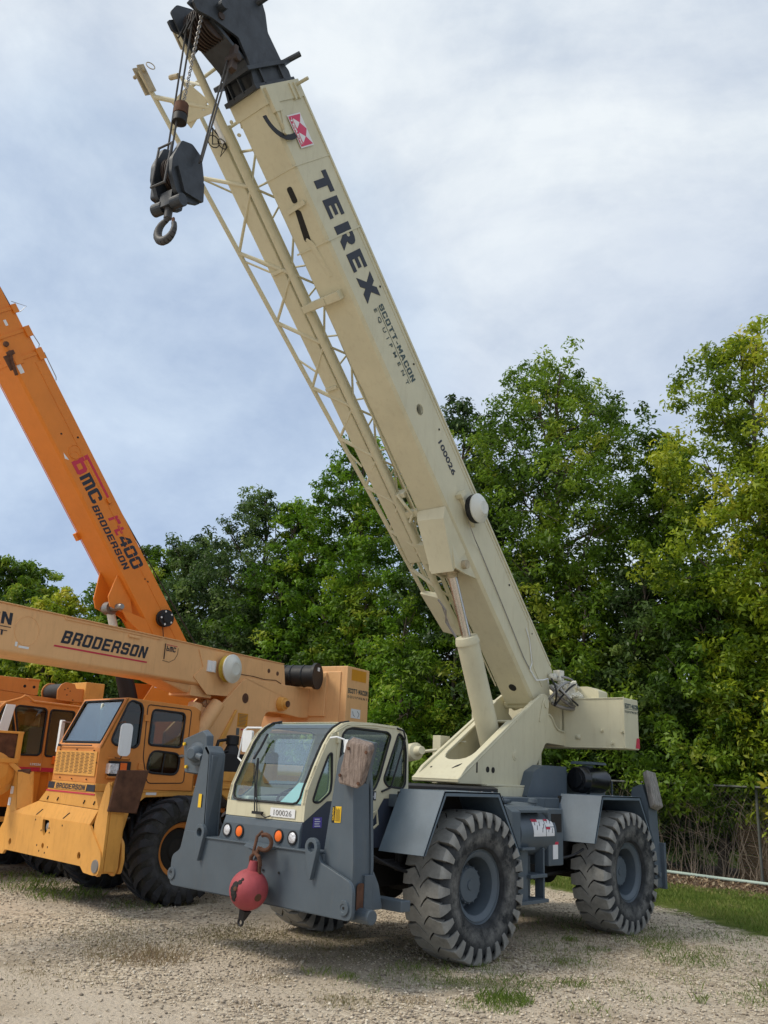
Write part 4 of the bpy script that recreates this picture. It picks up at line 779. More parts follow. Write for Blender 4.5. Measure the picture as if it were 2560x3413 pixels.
# --- cab
HWc = 0.57
prof = [(-1.425, 1.237), (-1.42, 1.40), (-1.395, 1.52), (-1.30, 1.735), (-1.20, 1.934), (-1.14, 2.02), (-1.07, 2.085), (-0.97, 2.14), (-0.85, 2.162), (-0.62, 2.168), (-0.21, 2.16), (-0.12, 2.135), (-0.065, 2.08), (-0.035, 1.99), (-0.012, 1.56), (-0.012, 1.46)]
tri = rpoly([(-1.125, 1.86), (-1.105, 1.60), (-1.115, 1.50), (-1.25, 1.405), (-1.335, 1.415), (-1.27, 1.60), (-1.17, 1.83)], 0.035)
dwin = rpoly([(-0.995, 2.04), (-0.94, 2.085), (-0.86, 2.10), (-0.36, 2.092), (-0.31, 2.06), (-0.46, 1.63), (-0.52, 1.53), (-1.0, 1.53), (-1.03, 1.60)], 0.04)
qwin = rpoly([(-0.19, 2.10), (-0.10, 2.04), (-0.068, 1.90), (-0.064, 1.60), (-0.10, 1.555), (-0.33, 1.57), (-0.395, 1.63)], 0.04)
ny = 0.7
outer = prof + [(-0.012, 1.46), (-0.42, 1.46), (-0.5, 1.46), (-0.62, 1.2), (-1.0, 1.2)]
sidep = prof[:] + [(-0.40, 1.455), (-0.95, 1.43), (-1.15, 1.42), (-1.425, 1.237)][:-1]
cabm = MB()
for sx in (-1, 1): cabm.prism('x', sidep, sx * HWc, sx * (HWc - 0.035), [tri, dwin, qwin])
# front: bottom band, pillars and header following the profile
def pat(z):
    for (a, b_) in zip(prof, prof[1:]):
        if a[1] <= z <= b_[1]: t = (z - a[1]) / max(1e-6, b_[1] - a[1]); return a[0] + (b_[0] - a[0]) * t
    return prof[-1][0]
def strip(b, x0, x1, pr, t=0.03):
    n = len(pr)
    for i in range(n - 1):
        (y0, z0), (y1, z1) = pr[i], pr[i + 1]; b.hexa([(x0, y0, z0), (x1, y0, z0), (x1, y1, z1), (x0, y1, z1)], [(x0, y0 + t, z0 - 0.01), (x1, y0 + t, z0 - 0.01), (x1, y1 + t, z1 - 0.01), (x0, y1 + t, z1 - 0.01)])
zb0 = 1.375
band = [(pat(1.237), 1.237), (pat(zb0), zb0)]
strip(cabm, -HWc + 0.03, HWc - 0.03, band)
full = [(pat(zb0), zb0)] + [p for p in prof if zb0 < p[1]][:8]
strip(cabm, -HWc + 0.002, -HWc + 0.055, full); strip(cabm, HWc - 0.055, HWc - 0.002, full)
cabm.hexa([(-HWc + 0.01, -0.86, 2.160), (HWc - 0.01, -0.86, 2.160), (HWc - 0.01, -0.20, 2.160), (-HWc + 0.01, -0.20, 2.160)], [(-HWc + 0.01, -0.86, 2.13), (HWc - 0.01, -0.86, 2.13), (HWc - 0.01, -0.20, 2.13), (-HWc + 0.01, -0.20, 2.13)])
cabm.box(-HWc + 0.01, HWc - 0.01, -0.05, -0.012, 1.46, 1.62); cabm.box(-HWc + 0.01, HWc - 0.01, -0.19, -0.13, 2.08, 2.15)
cab = cabm.build('cab', 'cream', crane, bevel=0.006)
b = MB()
gl = [(pat(zb0), zb0)] + [p for p in prof if zb0 < p[1]][:8]
for i in range(len(gl) - 1):
    (y0, z0), (y1, z1) = gl[i], gl[i + 1]; b.add([(-0.515, y0 + 0.004, z0), (0.515, y0 + 0.004, z0), (0.515, y1 + 0.004, z1 - 0.003), (-0.515, y1 + 0.004, z1 - 0.003)], [(0, 1, 2, 3)])
b.build('windshield', 'glass', cab, recalc=False)
b = MB()
pathR = [(0.50, y - 0.004, z + 0.003) for y, z in gl]; pathL = [(-0.50, y - 0.004, z + 0.003) for y, z in gl]
low = [(-0.50 + 0.10 * (1 - math.cos(a)), pat(zb0) - 0.005, zb0 + 0.08 * (1 - math.sin(a))) for a in [R(q) for q in (0, 30, 60, 90)]]
ring = pathL[::-1] + [(-0.49, pat(1.44) - 0.004, 1.44), (-0.46, pat(1.40) - 0.004, 1.40), (-0.40, pat(1.385) - 0.004, 1.385), (0.40, pat(1.385) - 0.004, 1.385), (0.46, pat(1.40) - 0.004, 1.40), (0.49, pat(1.44) - 0.004, 1.44)] + pathR[2:]
ring = [p for p in pathL[::-1][:-2]] + ring[len(pathL):]
b.tube(ring, 0.011, 8)
def gasket(b, loop, x, r=0.013): b.tube([(x, p[0], p[1]) for p in loop + loop[:1]], r, 6)
for sx in (-1, 1):
    for lp in (tri, dwin, qwin): gasket(b, lp, sx * (HWc + 0.002), 0.011)
b.tube([(HWc + 0.005, -0.225, 2.14), (HWc + 0.03, -0.15, 2.12), (HWc + 0.03, -0.12, 2.05), (HWc + 0.02, -0.30, 1.56), (HWc + 0.01, -0.42, 1.52)], 0.010, 6)
b.build('window_gasket', 'black', cab, smooth=True)
for nm, lp in (('quarter_window', tri), ('door_window', dwin), ('rear_window', qwin)):
    for sx in (-1, 1):
        b = MB(); b.prism('x', lp, sx * (HWc - 0.02), sx * (HWc - 0.014)); b.build(nm, 'darkglass' if (nm != 'quarter_window' and sx > 0) else 'glass', cab)
# door seam, rail and handle
b = MB(); b.tube([(HWc + 0.004, -1.06, 1.44), (HWc + 0.004, -1.055, 1.9), (HWc + 0.004, -1.03, 2.03), (HWc + 0.004, -0.97, 2.09), (HWc + 0.004, -0.88, 2.12), (HWc + 0.004, -0.5, 2.125)], 0.009, 6)
b.tube([(HWc + 0.004, -1.13, 2.035), (HWc + 0.004, -0.95, 2.125), (HWc + 0.004, -0.6, 2.15), (HWc + 0.004, -0.25, 2.14)], 0.006, 6)
for z in (2.0,): b.box(HWc, HWc + 0.03, -1.08, -1.05, z - 0.05, z + 0.05)
b.build('door_frame', 'cream', cab, smooth=True)
# lower cab side: dark wedge with cream door lower part
b = MB(); b.prism('x', [(-1.43, 1.0), (-1.43, 1.236), (-1.15, 1.475), (-0.95, 1.44), (-0.012, 1.475), (-0.012, 1.0)], HWc - 0.03, HWc - 0.004); b.prism('x', [(-1.43, 1.0), (-1.43, 1.236), (-1.15, 1.475), (-0.95, 1.44), (-0.012, 1.475), (-0.012, 1.0)], -HWc + 0.03, -HWc + 0.004)
b.box(-HWc + 0.03, HWc - 0.03, -0.05, -0.02, 1.0, 1.48); b.box(-HWc + 0.03, HWc - 0.03, -1.40, -0.05, 1.0, 1.03)
b.build('cab_lower_panel', 'darkgray', cab, bevel=0.004)
b = MB(); b.prism('x', [(-1.06, 1.46), (-0.36, 1.475), (-0.42, 1.40), (-0.66, 1.04), (-0.72, 1.02), (-1.06, 1.02)], HWc - 0.002, HWc + 0.004)
dr = b.build('door', 'cream', cab, bevel=0.003)
b = MB(); b.tube([(HWc + 0.02, -0.55, 1.32), (HWc + 0.05, -0.52, 1.34), (HWc + 0.05, -0.50, 1.22), (HWc + 0.02, -0.53, 1.18)], 0.012, 6); b.build('handle', 'cream', dr)
b = MB(); b.box(HWc + 0.004, HWc + 0.007, -0.82, -0.495, 1.435, 1.522); nm = b.build('model_plate', 'ink', dr)
text('RT335-1', 0.1, (HWc + 0.006, -0.815, 1.448), (0, 1, 0), (0, 0, 1), M['decal'], dr, fit=(0.31, 0.062), bold=0.004)
b = MB(); b.box(HWc - 0.003, HWc + 0.0, -1.31, -1.20, 1.19, 1.28); b.build('notice_sticker', 'purple', cab)
b = MB(); 
for i in range(4): b.box(HWc + 0.0, HWc + 0.002, -1.29, -1.22 - 0.01 * (i % 2), 1.20 + i * 0.02, 1.208 + i * 0.02)
b.build('fine_print', 'decal', cab)
# cowl under the windshield
b = MB(); b.prism('x', [(-1.46, 0.99), (-1.455, 1.17), (-1.432, 1.233), (-1.30, 1.236), (-1.20, 0.99)], -0.56, 0.56)
b.hexa([(-0.62, -1.455, 1.0), (-0.56, -1.458, 1.0), (-0.555, -1.455, 1.17), (-0.585, -1.45, 1.12)], [(-0.62, -1.2, 1.0), (-0.56, -1.2, 1.0), (-0.555, -1.2, 1.17), (-0.585, -1.2, 1.12)])
cw = b.build('front_cowl', 'gray', crane, bevel=0.01)
for x, n, mt in ((-0.477, 'headlight', 'lens'), (-0.287, 'indicator', 'amber'), (0.287, 'indicator', 'amber'), (0.477, 'headlight', 'lens')):
    b = MB(); b.lathe((x, -1.457, 1.10), (0, -1, 0.06), [(0, 0.062), (0.012, 0.062), (0.012, 0.05), (0.006, 0.048)], 24); rg = b.build(n, 'black', crane, smooth=True)
    b = MB(); b.lathe((x, -1.457, 1.10), (0, -1, 0.06), [(0.004, 0.05), (0.012, 0.046), (0.018, 0.03), (0.02, 0.001)], 24); b.build('lens', mt, rg, smooth=True)
# number plate, wiper
b = MB(); b.prism('y', [(0.11, 1.262), (0.455, 1.262), (0.455, 1.34), (0.11, 1.34)], -1.434, -1.429); pl = b.build('number_plate', 'decal', cab)
text('100026', 0.1, (0.16, -1.433, 1.276), (1, 0, 0), (0, 0, 1), M['steel'], pl, fit=(0.25, 0.048))
b = MB()
for a, c, r0 in (((-0.09, -1.46, 1.29), (-0.20, -1.40, 1.60), 0.008), ((-0.055, -1.46, 1.29), (-0.17, -1.40, 1.58), 0.007), ((-0.20, -1.40, 1.60), (-0.255, -1.34, 1.78), 0.008), ((-0.13, -1.43, 1.42), (-0.255, -1.33, 1.78), 0.010)):
    b.tube([a, c], r0 * 0.8, 6)
b.box(-0.12, 0.02, -1.47, -1.44, 1.27, 1.295); b.tube([(0.0, -1.45, 1.27), (0.06, -1.45, 1.245), (0.13, -1.445, 1.265)], 0.006, 6)
b.tube([(-0.30, -1.20, 2.02), (-0.31, -1.27, 1.88), (-0.33, -1.33, 1.77)], 0.012, 6)
b.build('wiper', 'black', cab)
# mirrors
b = MB(); b.tube([(0.57, -1.16, 1.99), (0.66, -1.16, 2.0), (0.72, -1.12, 1.98), (0.73, -1.10, 1.84)], 0.010, 6); b.box(0.72, 0.80, -1.12, -1.10, 1.86, 1.98); b.build('mirror', 'white', cab, bevel=0.004)
b = MB(); b.tube([(-0.57, -1.06, 2.09), (-0.76, -1.10, 2.09), (-0.79, -1.12, 2.06), (-0.82, -1.14, 1.78), (-0.60, -1.2, 1.70)], 0.010, 6); b.build('mirror_bracket', 'white', cab)
b = MB(); b.prism('y', rrect(-0.79, -0.64, 1.84, 2.06, 0.03), -1.13, -1.10); b.build('mirror', 'white', cab, bevel=0.004)
# interior
b = MB(); b.box(-0.20, 0.28, -0.60, -0.50, 1.36, 1.86); b.box(-0.22, 0.30, -0.95, -0.50, 1.28, 1.38); b.box(-0.05, 0.13, -0.56, -0.50, 1.86, 2.0); b.build('seat', 'seat', cab, bevel=0.03)
b = MB(); b.box(-0.52, 0.52, -1.36, -1.14, 1.24, 1.33); b.box(-0.52, -0.40, -1.30, -0.2, 1.24, 1.42); b.build('dashboard', 'interior', cab, bevel=0.02)
b = MB(); b.torus((0.05, -1.10, 1.46), (0, -0.5, 1), 0.17, 0.013, 24, 6); b.tube([(0.05, -1.10, 1.46), (0.05, -1.22, 1.30)], 0.02, 8); b.tube([(-0.1, -1.1, 1.46), (0.2, -1.1, 1.46)], 0.012, 6); b.build('steering_wheel', 'black', cab)
b = MB(); b.prism('y', rrect(-0.50, 0.50, 1.30, 2.10, 0.05), -0.075, -0.055, [rrect(-0.42, 0.42, 1.62, 2.03, 0.06)]); b.build('cab_rear_wall', 'interior', cab)
b = MB(); b.hexa([(0.08, -1.30, 1.385), (0.46, -1.30, 1.385), (0.46, -1.18, 1.57), (0.20, -1.18, 1.57)], [(0.08, -1.295, 1.385), (0.46, -1.295, 1.385), (0.46, -1.175, 1.57), (0.20, -1.175, 1.57)]); b.build('paper_sheet', 'paper', cab)
b = MB()
for i in range(7): b.tube([(random.uniform(-0.4, 0.1), random.uniform(-1.3, -1.2), 1.35), (random.uniform(-0.4, 0.1), random.uniform(-1.3, -1.2), 1.37)], random.uniform(0.01, 0.03), 7)
b.build('dashboard_clutter', 'seat', cab)
# --- fuel tank, toolbox and steps between the wheels
b = MB(); 
tp = [(1.15 - 0.36, 1.46), (0.95, 1.455), (1.08, 1.42), (1.15, 1.38), (1.15, 1.30), (1.10, 1.29)]
b.prism('y', rpoly([(0.75, 0.98), (0.75, 1.46), (0.92, 1.455), (1.08, 1.42), (1.16, 1.37), (1.16, 1.0), (1.12, 0.98)], 0.01), 0.98, 1.14)
b.prism('y', [(0.75, 1.38), (0.75, 1.455), (0.92, 1.45), (1.08, 1.42), (1.16, 1.375), (1.0, 1.36)], 1.14, 1.68)
b.box(1.13, 1.16, 1.14, 1.70, 1.36, 1.385)
tl = b.build('tool_box', 'gray', crane, bevel=0.008)
b = MB(); b.lathe((0.92, 1.16, 1.14), (0, 1, 0), [(0, 0.20), (0.01, 0.235), (0.70, 0.235), (0.71, 0.20)], 40); tk = b.build('hydraulic_tank', 'gray', crane, smooth=True)
b = MB(); b.box(0.75, 1.12, 1.75, 2.05, 0.80, 1.40); bb = b.build('battery_box', 'gray', crane, bevel=0.01)
b = MB(); b.box(1.12, 1.125, 1.80, 2.01, 1.15, 1.345); b.build('recess', 'under', bb)
b = MB(); b.box(1.12, 1.124, 1.83, 1.93, 0.87, 1.02); b.build('warning_label', 'decal', bb); b = MB(); b.box(1.12, 1.1245, 1.87, 1.94, 1.02, 1.05); b.build('warning_label_band', 'red', bb)
def tanklabel(y0, y1, a0, a1, mat, nm, r=0.2375):
    b = MB(); n = 6; vs = []; fs = []
    for i in range(n + 1):
        a = R(a0 + (a1 - a0) * i / n)
        for y in (y0, y1): vs.append((0.92 + r * math.cos(a), y, 1.14 + r * math.sin(a)))
    for i in range(n): fs.append((2 * i, 2 * i + 1, 2 * i + 3, 2 * i + 2))
    b.add(vs, fs); b.build(nm, mat, tk)
tanklabel(1.40, 1.64, 38, -6, 'decal', 'warning_label'); tanklabel(1.65, 1.81, 38, 18, 'decal', 'warning_label'); tanklabel(1.65, 1.81, 16, -6, 'decal', 'warning_label')
tanklabel(1.40, 1.51, 39, 31, 'red', 'warning_label_band', 0.239); tanklabel(1.65, 1.72, 39, 33, 'red', 'warning_label_band', 0.239); tanklabel(1.65, 1.73, 17, 11, 'red', 'warning_label_band', 0.239)
b = MB()
for (y, a0) in ((1.44, 22), (1.47, 10), (1.53, 20), (1.57, 4), (1.60, 14), (1.69, 28), (1.75, 26), (1.69, 4), (1.76, 2)):
    a = R(a0); b.bar((0.92 + 0.240 * math.cos(a), y, 1.14 + 0.24 * math.sin(a)), (0.92 + 0.240 * math.cos(a + 0.2), y + 0.015, 1.14 + 0.24 * math.sin(a + 0.2)), 0.006, 0.002)
b.build('warning_drawing', 'ink', tk)
b = MB(); b.lathe((1.0, 1.60, 1.38), (0.1, 0, 1), [(0, 0.045), (0.07, 0.045), (0.08, 0.055), (0.12, 0.05), (0.125, 0.001)], 16); b.box(0.85, 1.0, 1.05, 1.2, 1.45, 1.49); b.tube([(1.02, 0.92, 1.45), (1.02, 1.0, 1.52), (1.02, 1.06, 1.45)], 0.006, 6); b.tube([(1.0, 1.64, 1.44), (0.95, 1.76, 1.43)], 0.018, 8); b.build('filler_cap', 'gray', tl, smooth=True)
b = MB(); b.box(1.05, 1.12, 1.06, 1.32, 0.48, 0.98); b.box(1.05, 1.12, 1.38 - 0.06, 1.40 - 0.06, 0.48, 0.99); 
b.build('step_side', 'gray', crane, bevel=0.004)
b = MB(); b.box(0.95, 1.17, 1.32, 1.64, 0.70, 0.735); b.box(0.95, 1.2, 1.08, 1.62, 0.455, 0.49); b.box(0.93, 0.95, 1.10, 1.64, 0.46, 0.98); b.box(1.02, 1.13, 1.62, 1.65, 0.46, 0.99); b.box(1.05, 1.20, 1.12, 1.36, 0.985, 1.01)
b.build('step', 'gray', crane, bevel=0.004)
b = MB(); b.tube([(0.3, 0.5, 0.66), (0.3, 3.2, 0.66)], 0.04, 10); b.tube([(0.7, 1.9, 0.62), (0.6, 3.1, 0.66)], 0.02, 8); b.build('drive_shaft', 'under', crane)
# engine hood and muffler at the rear deck
b = MB(); b.prism('x', rpoly([(2.32, 1.50), (2.48, 1.80), (2.70, 1.885), (3.24, 1.885), (3.24, 1.50)], 0.02), -0.70, 0.45); b.box(-0.7, 0.30, 3.24, 4.0, 1.50, 1.82); b.prism('x', rpoly([(4.0, 1.5), (4.0, 1.82), (4.25, 1.80), (4.4, 1.66), (4.42, 1.5)], 0.03), -0.6, 0.35); b.build('engine_hood', 'gray', crane, bevel=0.012)
b = MB(); b.lathe((0.52, 3.36, 1.735), (0.12, 1, 0), [(-0.03, 0.09), (-0.03, 0.105), (0.0, 0.11), (0.0, 0.15), (0.02, 0.165), (0.10, 0.165), (0.11, 0.172), (0.13, 0.165), (0.50, 0.165), (0.51, 0.15), (0.56, 0.145)], 28); ac = b.build('air_cleaner', 'gloss', crane, smooth=True)
b = MB(); b.lathe((0.54, 3.62, 1.87), (0, 0, 1), [(0, 0.06), (0.05, 0.08)], 12); b.prism('y', rpoly([(0.36, 1.93), (0.38, 1.965), (0.68, 1.965), (0.70, 1.93)], 0.01), 3.48, 3.84); b.build('rain_cap', 'gray2', ac, bevel=0.006)
b = MB(); b.tube([(0.45, 4.42, 1.5), (0.45, 4.42, 1.72), (0.40, 4.30, 1.80), (0.40, 4.2, 1.81)], 0.015, 8); b.build('guard_rail', 'gray', crane)

b = MB()
for sx_ in (-1, 1):
    for y0 in (-0.24, -0.06, 0.14, 0.34, 0.52): b.lathe((sx_ * 1.24, y0, 1.557), (0, 0, 1), [(0, 0.012), (0.008, 0.01), (0.008, 0.001)], 6)
    for y0 in (2.74, 2.98, 3.22, 3.46): b.lathe((sx_ * 1.24, y0, 1.557), (0, 0, 1), [(0, 0.012), (0.008, 0.01), (0.008, 0.001)], 6)
b.build('bolt', 'steel', crane)
b = MB()
for k in range(5): b.tube(hose((0.62 + 0.05 * k, -1.0, 0.95 + 0.03 * k), (0.66 + 0.04 * k, 0.9, 1.1 - 0.04 * k), 0.12 + 0.03 * k, 0.013, 10, (0.05, 0, 0)), 0.014, 7)
b.tube(hose((0.96, 1.7, 0.98), (1.05, 2.6, 0.95), 0.10, 0.014), 0.014, 7); b.tube(hose((0.9, 0.95, 1.35), (0.6, 1.2, 1.5), -0.06, 0.014), 0.014, 7)
b.build('hose', 'black', crane, smooth=True)
# headache ball hanging at the bumper
BX, BY, BZ = 0.215, -1.70, 0.655
ball = empty('headache_ball', 'faded red headache ball hooked to the grey bumper', 'headache ball', (BX, BY, BZ))
b = MB(); n = 20
prof_b = [(-0.172 * math.cos(math.pi * i / n), 0.172 * math.sin(math.pi * i / n)) for i in range(n + 1)]
b.lathe((0, 0, 0), (0.25, -0.05, 1), [(t, r) for t, r in prof_b], 40)
bb_ = b.build('weight', 'ball', ball, smooth=True)
b = MB()
dirv = Vector((0.11, 0.05, 1)).normalized()
b.lathe((0.02, 0.0, 0.12), tuple(dirv), [(0, 0.06), (0.06, 0.045), (0.12, 0.036)], 16)
b.build('neck', 'ball', ball, smooth=True)
def onball(az, el, r=0.175):
    v = Vector((math.cos(el) * math.sin(az), -math.cos(el) * math.cos(az), math.sin(el))); return v * r, v
p, v = onball(R(8), R(5)); b = MB()
for dz, dx, s in ((0.055, 0.03, 0.018), (0.03, -0.005, 0.03), (0.0, -0.015, 0.035), (-0.03, -0.012, 0.032), (-0.06, -0.02, 0.022), (0.075, 0.045, 0.012)):
    q, vv = onball(R(6) + dx * 1.3 / 0.17, R(2) + dz * 1.25 / 0.17, 0.168); b.lathe(tuple(q), tuple(vv), [(0, s * 1.25), (0.007, s * 1.05), (0.007, 0.001)], 10)
b.build('opening', 'under', ball)
b = MB(); q, vv = onball(R(9), R(6), 0.170); b.lathe(tuple(q), tuple(vv), [(0, 0.02), (0.012, 0.018), (0.012, 0.001)], 10); q, vv = onball(R(82), R(-16), 0.169); b.lathe(tuple(q), tuple(vv), [(0, 0.034), (0.006, 0.032), (0.006, 0.001)], 16); b.build('swivel_bolt', 'rust', ball, smooth=True)
b = MB(); tp = Vector((0.05, 0.02, 0.30))
b.tube([(0.0, 0.0, 0.18), (0.005, -0.01, 0.27), (0.05, -0.01, 0.31), (0.10, 0.0, 0.28), (0.11, 0.02, 0.2)], 0.018, 8); b.tube([(0.09, 0.03, 0.12), (0.10, 0.02, 0.25)], 0.016, 8)
b.build('shackle', 'rust', ball, smooth=True)
b = MB(); b.torus((0.13, 0.03, 0.40), (0.5, -1, 0), 0.065, 0.019, 22, 8, R(-130), R(120), ref=(1, 0.5, 0)); b.tube([(0.06, 0.0, 0.30), (0.08, 0.02, 0.36)], 0.018, 8); b.tube([(0.02, 0.0, 0.3), (0.02, 0.03, 0.44), (0.0, 0.10, 0.48)], 0.014, 8); b.build('hook', 'rust', ball, smooth=True)
b = MB(); b.hexa([(-0.06, -0.04, -0.16), (0.02, -0.04, -0.18), (0.02, 0.04, -0.18), (-0.06, 0.04, -0.16)], [(-0.10, -0.012, -0.25), (-0.03, -0.012, -0.26), (-0.03, 0.012, -0.26), (-0.10, 0.012, -0.25)])
b.torus((-0.075, 0, -0.275), (0.1, -1, 0), 0.028, 0.012, 14, 6); b.build('lower_link', 'black', ball, bevel=0.004)
b = MB(); b.hexa([(-0.10, -1.50, 1.0), (0.30, -1.50, 0.985), (0.32, -1.50, 1.02), (-0.08, -1.50, 1.035)], [(-0.06, -1.58, 0.99), (0.22, -1.62, 0.97), (0.26, -1.62, 0.99), (-0.02, -1.58, 1.02)])
b.prism('y', rpoly([(0.02, 0.90), (0.10, 0.88), (0.16, 0.98), (0.02, 1.0)], 0.02), -1.58, -1.50); b.build('tow_bracket', 'gray', bum, bevel=0.01)

# ============================================================ TAN AND YELLOW CRANE beside it
tm2 = tyre_mesh('lug_tyre', 0.665, 0.52, 0.345, 22, 0.04, 'ag')
yc = empty('mobile_crane', 'tan and orange yellow crane with its boom level, right behind the grey bumper', 'crane', (-4.22, -0.068, 0), -0.031)
MY = Matrix.Translation((0, 1.2, 0)) @ Matrix.Rotation(0.270, 4, 'Z')
for y in (0.0, 2.75):
    for sgn in (1, -1): wheel(yc, sgn * 0.91, y, 0.645, sgn, tm2, 'tyre2', 'orange', 0.352, dark='under')
b = MB(); b.box(-0.40, 0.40, -1.1, 3.6, 0.55, 0.95); b.box(-0.85, 0.85, -0.1, 0.1, 0.52, 0.76); b.box(-0.85, 0.85, 2.65, 2.85, 0.52, 0.76); b.lathe((-0.15, 0, 0.64), (1, 0, 0), [(0, 0.1), (0.05, 0.22), (0.25, 0.22), (0.3, 0.1)], 18)
b.build('chassis', 'under', yc, bevel=0.01)
pl = rpoly([(-1.30, 0.80), (-1.09, 0.965), (1.12, 0.96), (1.47, 0.68), (1.50, 0.56), (1.46, 0.44), (1.34, 0.43), (1.12, 0.44), (1.03, 0.50), (-1.08, 0.50), (-1.14, 0.44), (-1.40, 0.44), (-1.46, 0.6)], [0.03, 0.01, 0.01, 0.04, 0.06, 0.05, 0.03, 0.02, 0.02, 0.02, 0.02, 0.05, 0.05])
b = MB(); b.prism('y', pl, -1.318, -1.285, [circ(0.965, 0.607, 0.042, 14), circ(-0.965, 0.607, 0.042, 14), circ(0.0, 0.635, 0.034, 12), rpoly([(-0.10, 0.945), (0.09, 0.94), (0.08, 0.84), (-0.01, 0.74), (-0.08, 0.82)], 0.03)])
yb_ = b.build('front_bumper', 'yellow', yc, bevel=0.008)
b = MB(); b.box(-1.35, 1.38, -1.25, -1.20, 0.5, 0.93); b.build('bumper_back', 'under', yc)
b = MB(); b.lathe((0.03, -1.27, 0.86), (0, -1, 0), [(0, 0.055), (0.03, 0.05), (0.04, 0.03), (0.04, 0.001)], 16); b.build('tow_pin', 'steel', yb_, smooth=True)
b = MB(); b.lathe((1.385, -1.318, 0.53), (0, -1, 0), [(0, 0.075), (0.014, 0.07), (0.014, 0.001)], 18); b.build('pin_boss', 'steel', yb_, smooth=True)
b = MB(); 
for (x, z) in ((-0.30, 0.925), (0.45, 0.905), (-0.16, 0.63), (0.14, 0.63), (-0.08, 0.57), (0.08, 0.56), (-0.10, 0.81), (0.13, 0.80), (0.11, 0.85)): b.lathe((x, -1.3185, z), (0, -1, 0), [(0, 0.012), (0.002, 0.012), (0.002, 0.001)], 8)
b.build('bolt_hole', 'under', yb_)
b = MB()
b.hexa([(-1.09, -1.318, 0.962), (1.12, -1.318, 0.958), (1.19, -1.26, 1.13), (-0.43, -1.26, 1.15)], [(-1.09, -1.28, 0.94), (1.12, -1.28, 0.94), (1.16, -1.23, 1.11), (-0.43, -1.23, 1.13)])
b.hexa([(-1.09, -1.318, 0.962), (-0.43, -1.26, 1.15), (-0.43, -0.9, 1.15), (-1.09, -0.7, 0.962)], [(-1.09, -1.30, 0.93), (-0.43, -1.24, 1.12), (-0.43, -0.9, 1.12), (-1.09, -0.7, 0.93)])
b.hexa([(-0.43, -1.26, 1.15), (1.19, -1.26, 1.13), (1.03, -1.262, 1.33), (-0.19, -1.262, 1.33)], [(-0.43, -0.5, 1.15), (1.0, -1.0, 1.13), (1.0, -1.0, 1.33), (-0.19, -0.5, 1.33)])
b.hexa([(-0.19, -1.262, 1.33), (1.03, -1.262, 1.33), (1.03, -1.262, 1.42), (-0.14, -1.262, 1.42)], [(-0.19, -0.2, 1.33), (1.0, -0.2, 1.33), (1.0, -0.2, 1.42), (-0.14, -0.2, 1.42)])
b.build('front_hood', 'yellow', yc, bevel=0.008)
b = MB(); 
for x in (-0.32, 0.42): b.hexa([(x, -1.312, 0.985), (x + 0.02, -1.312, 0.985), (x + 0.13, -1.287, 1.058), (x + 0.11, -1.287, 1.058)], [(x, -1.316, 0.985), (x + 0.02, -1.316, 0.985), (x + 0.13, -1.293, 1.06), (x + 0.11, -1.293, 1.06)])
for x in (-0.18, 0.10, 0.80, 1.05): b.bar((x, -1.265, 1.18), (x + 0.03, -1.265, 1.22), 0.012)
b.build('lifting_slot', 'under', yc)
b = MB(); b.box(-0.20, 1.032, -1.268, -1.264, 1.324, 1.402); bd = b.build('name_band', 'ink', yc)
b = MB(); b.prism('y', [(-0.02, 1.324), (0.0, 1.402), (0.84, 1.402), (0.82, 1.324)], -1.272, -1.268); b.build('name_panel', 'yellow', bd)
blocktext('BRODERSON', (0.03, -1.272, 1.332), (1, 0, 0), (0, 0, 1), 'ink', bd, None, 0.765, 0.062, shear=0.2)
b = MB(); b.box(-0.24, 1.05, -1.268, -1.264, 1.285, 1.303); b.build('red_stripe', 'red', yc)
# cab
CW0, CW1 = -0.13, 1.02
dp = [(-1.262, 1.42), (-1.262, 1.83), (-0.975, 2.462), (0.03, 2.43), (0.13, 2.38), (0.13, 1.36), (-1.262, 1.36)]
qw = rpoly([(-1.125, 1.93), (-1.10, 2.02), (-0.955, 2.40), (-0.90, 2.43), (-0.77, 2.40), (-0.74, 2.33), (-0.745, 1.90), (-0.79, 1.86), (-1.07, 1.88)], 0.035)
dw = rpoly([(-0.60, 2.345), (-0.11, 2.33), (-0.12, 1.895), (-0.61, 1.905)], 0.06); lw = rpoly([(-0.56, 1.84), (-0.12, 1.815), (-0.135, 1.55), (-0.60, 1.57)], 0.10)
b = MB()
for x0, x1 in ((CW1 - 0.03, CW1), (CW0, CW0 + 0.03)): b.prism('x', dp, x0, x1, [qw, dw, lw])
b.box(CW0 + 0.03, CW1 - 0.03, -1.262, -1.235, 1.42, 1.83)
wsf = [(CW0, -1.262, 1.83), (CW1, -1.262, 1.83), (CW1, -0.975, 2.462), (CW0, -0.975, 2.462)]
def wsp(u, t): return (CW0 + (CW1 - CW0) * u, -1.262 + 0.287 * t, 1.83 + 0.632 * t)
def wsq(b, u0, u1, t0, t1, off=0.0, th=0.03):
    a = [wsp(u0, t0), wsp(u1, t0), wsp(u1, t1), wsp(u0, t1)]; b.hexa([(p[0], p[1] + off, p[2] + off * -0.4) for p in a], [(p[0], p[1] + off + th, p[2] + off * -0.4 - th * 0.4) for p in a])
wsq(b, 0, 0.055, 0, 1); wsq(b, 0.945, 1, 0, 1); wsq(b, 0.055, 0.945, 0, 0.09); wsq(b, 0.055, 0.945, 0.96, 1)
b.prism('x', [(-0.975, 2.462), (0.03, 2.43), (0.13, 2.38), (0.13, 2.35), (-0.96, 2.43)], CW0 + 0.03, CW1 - 0.03)
b.box(CW0, CW1, 0.10, 0.13, 1.36, 1.95); b.box(CW0, CW1, 0.10, 0.13, 2.25, 2.38)
ycab = b.build('cab', 'orange', yc, bevel=0.008)
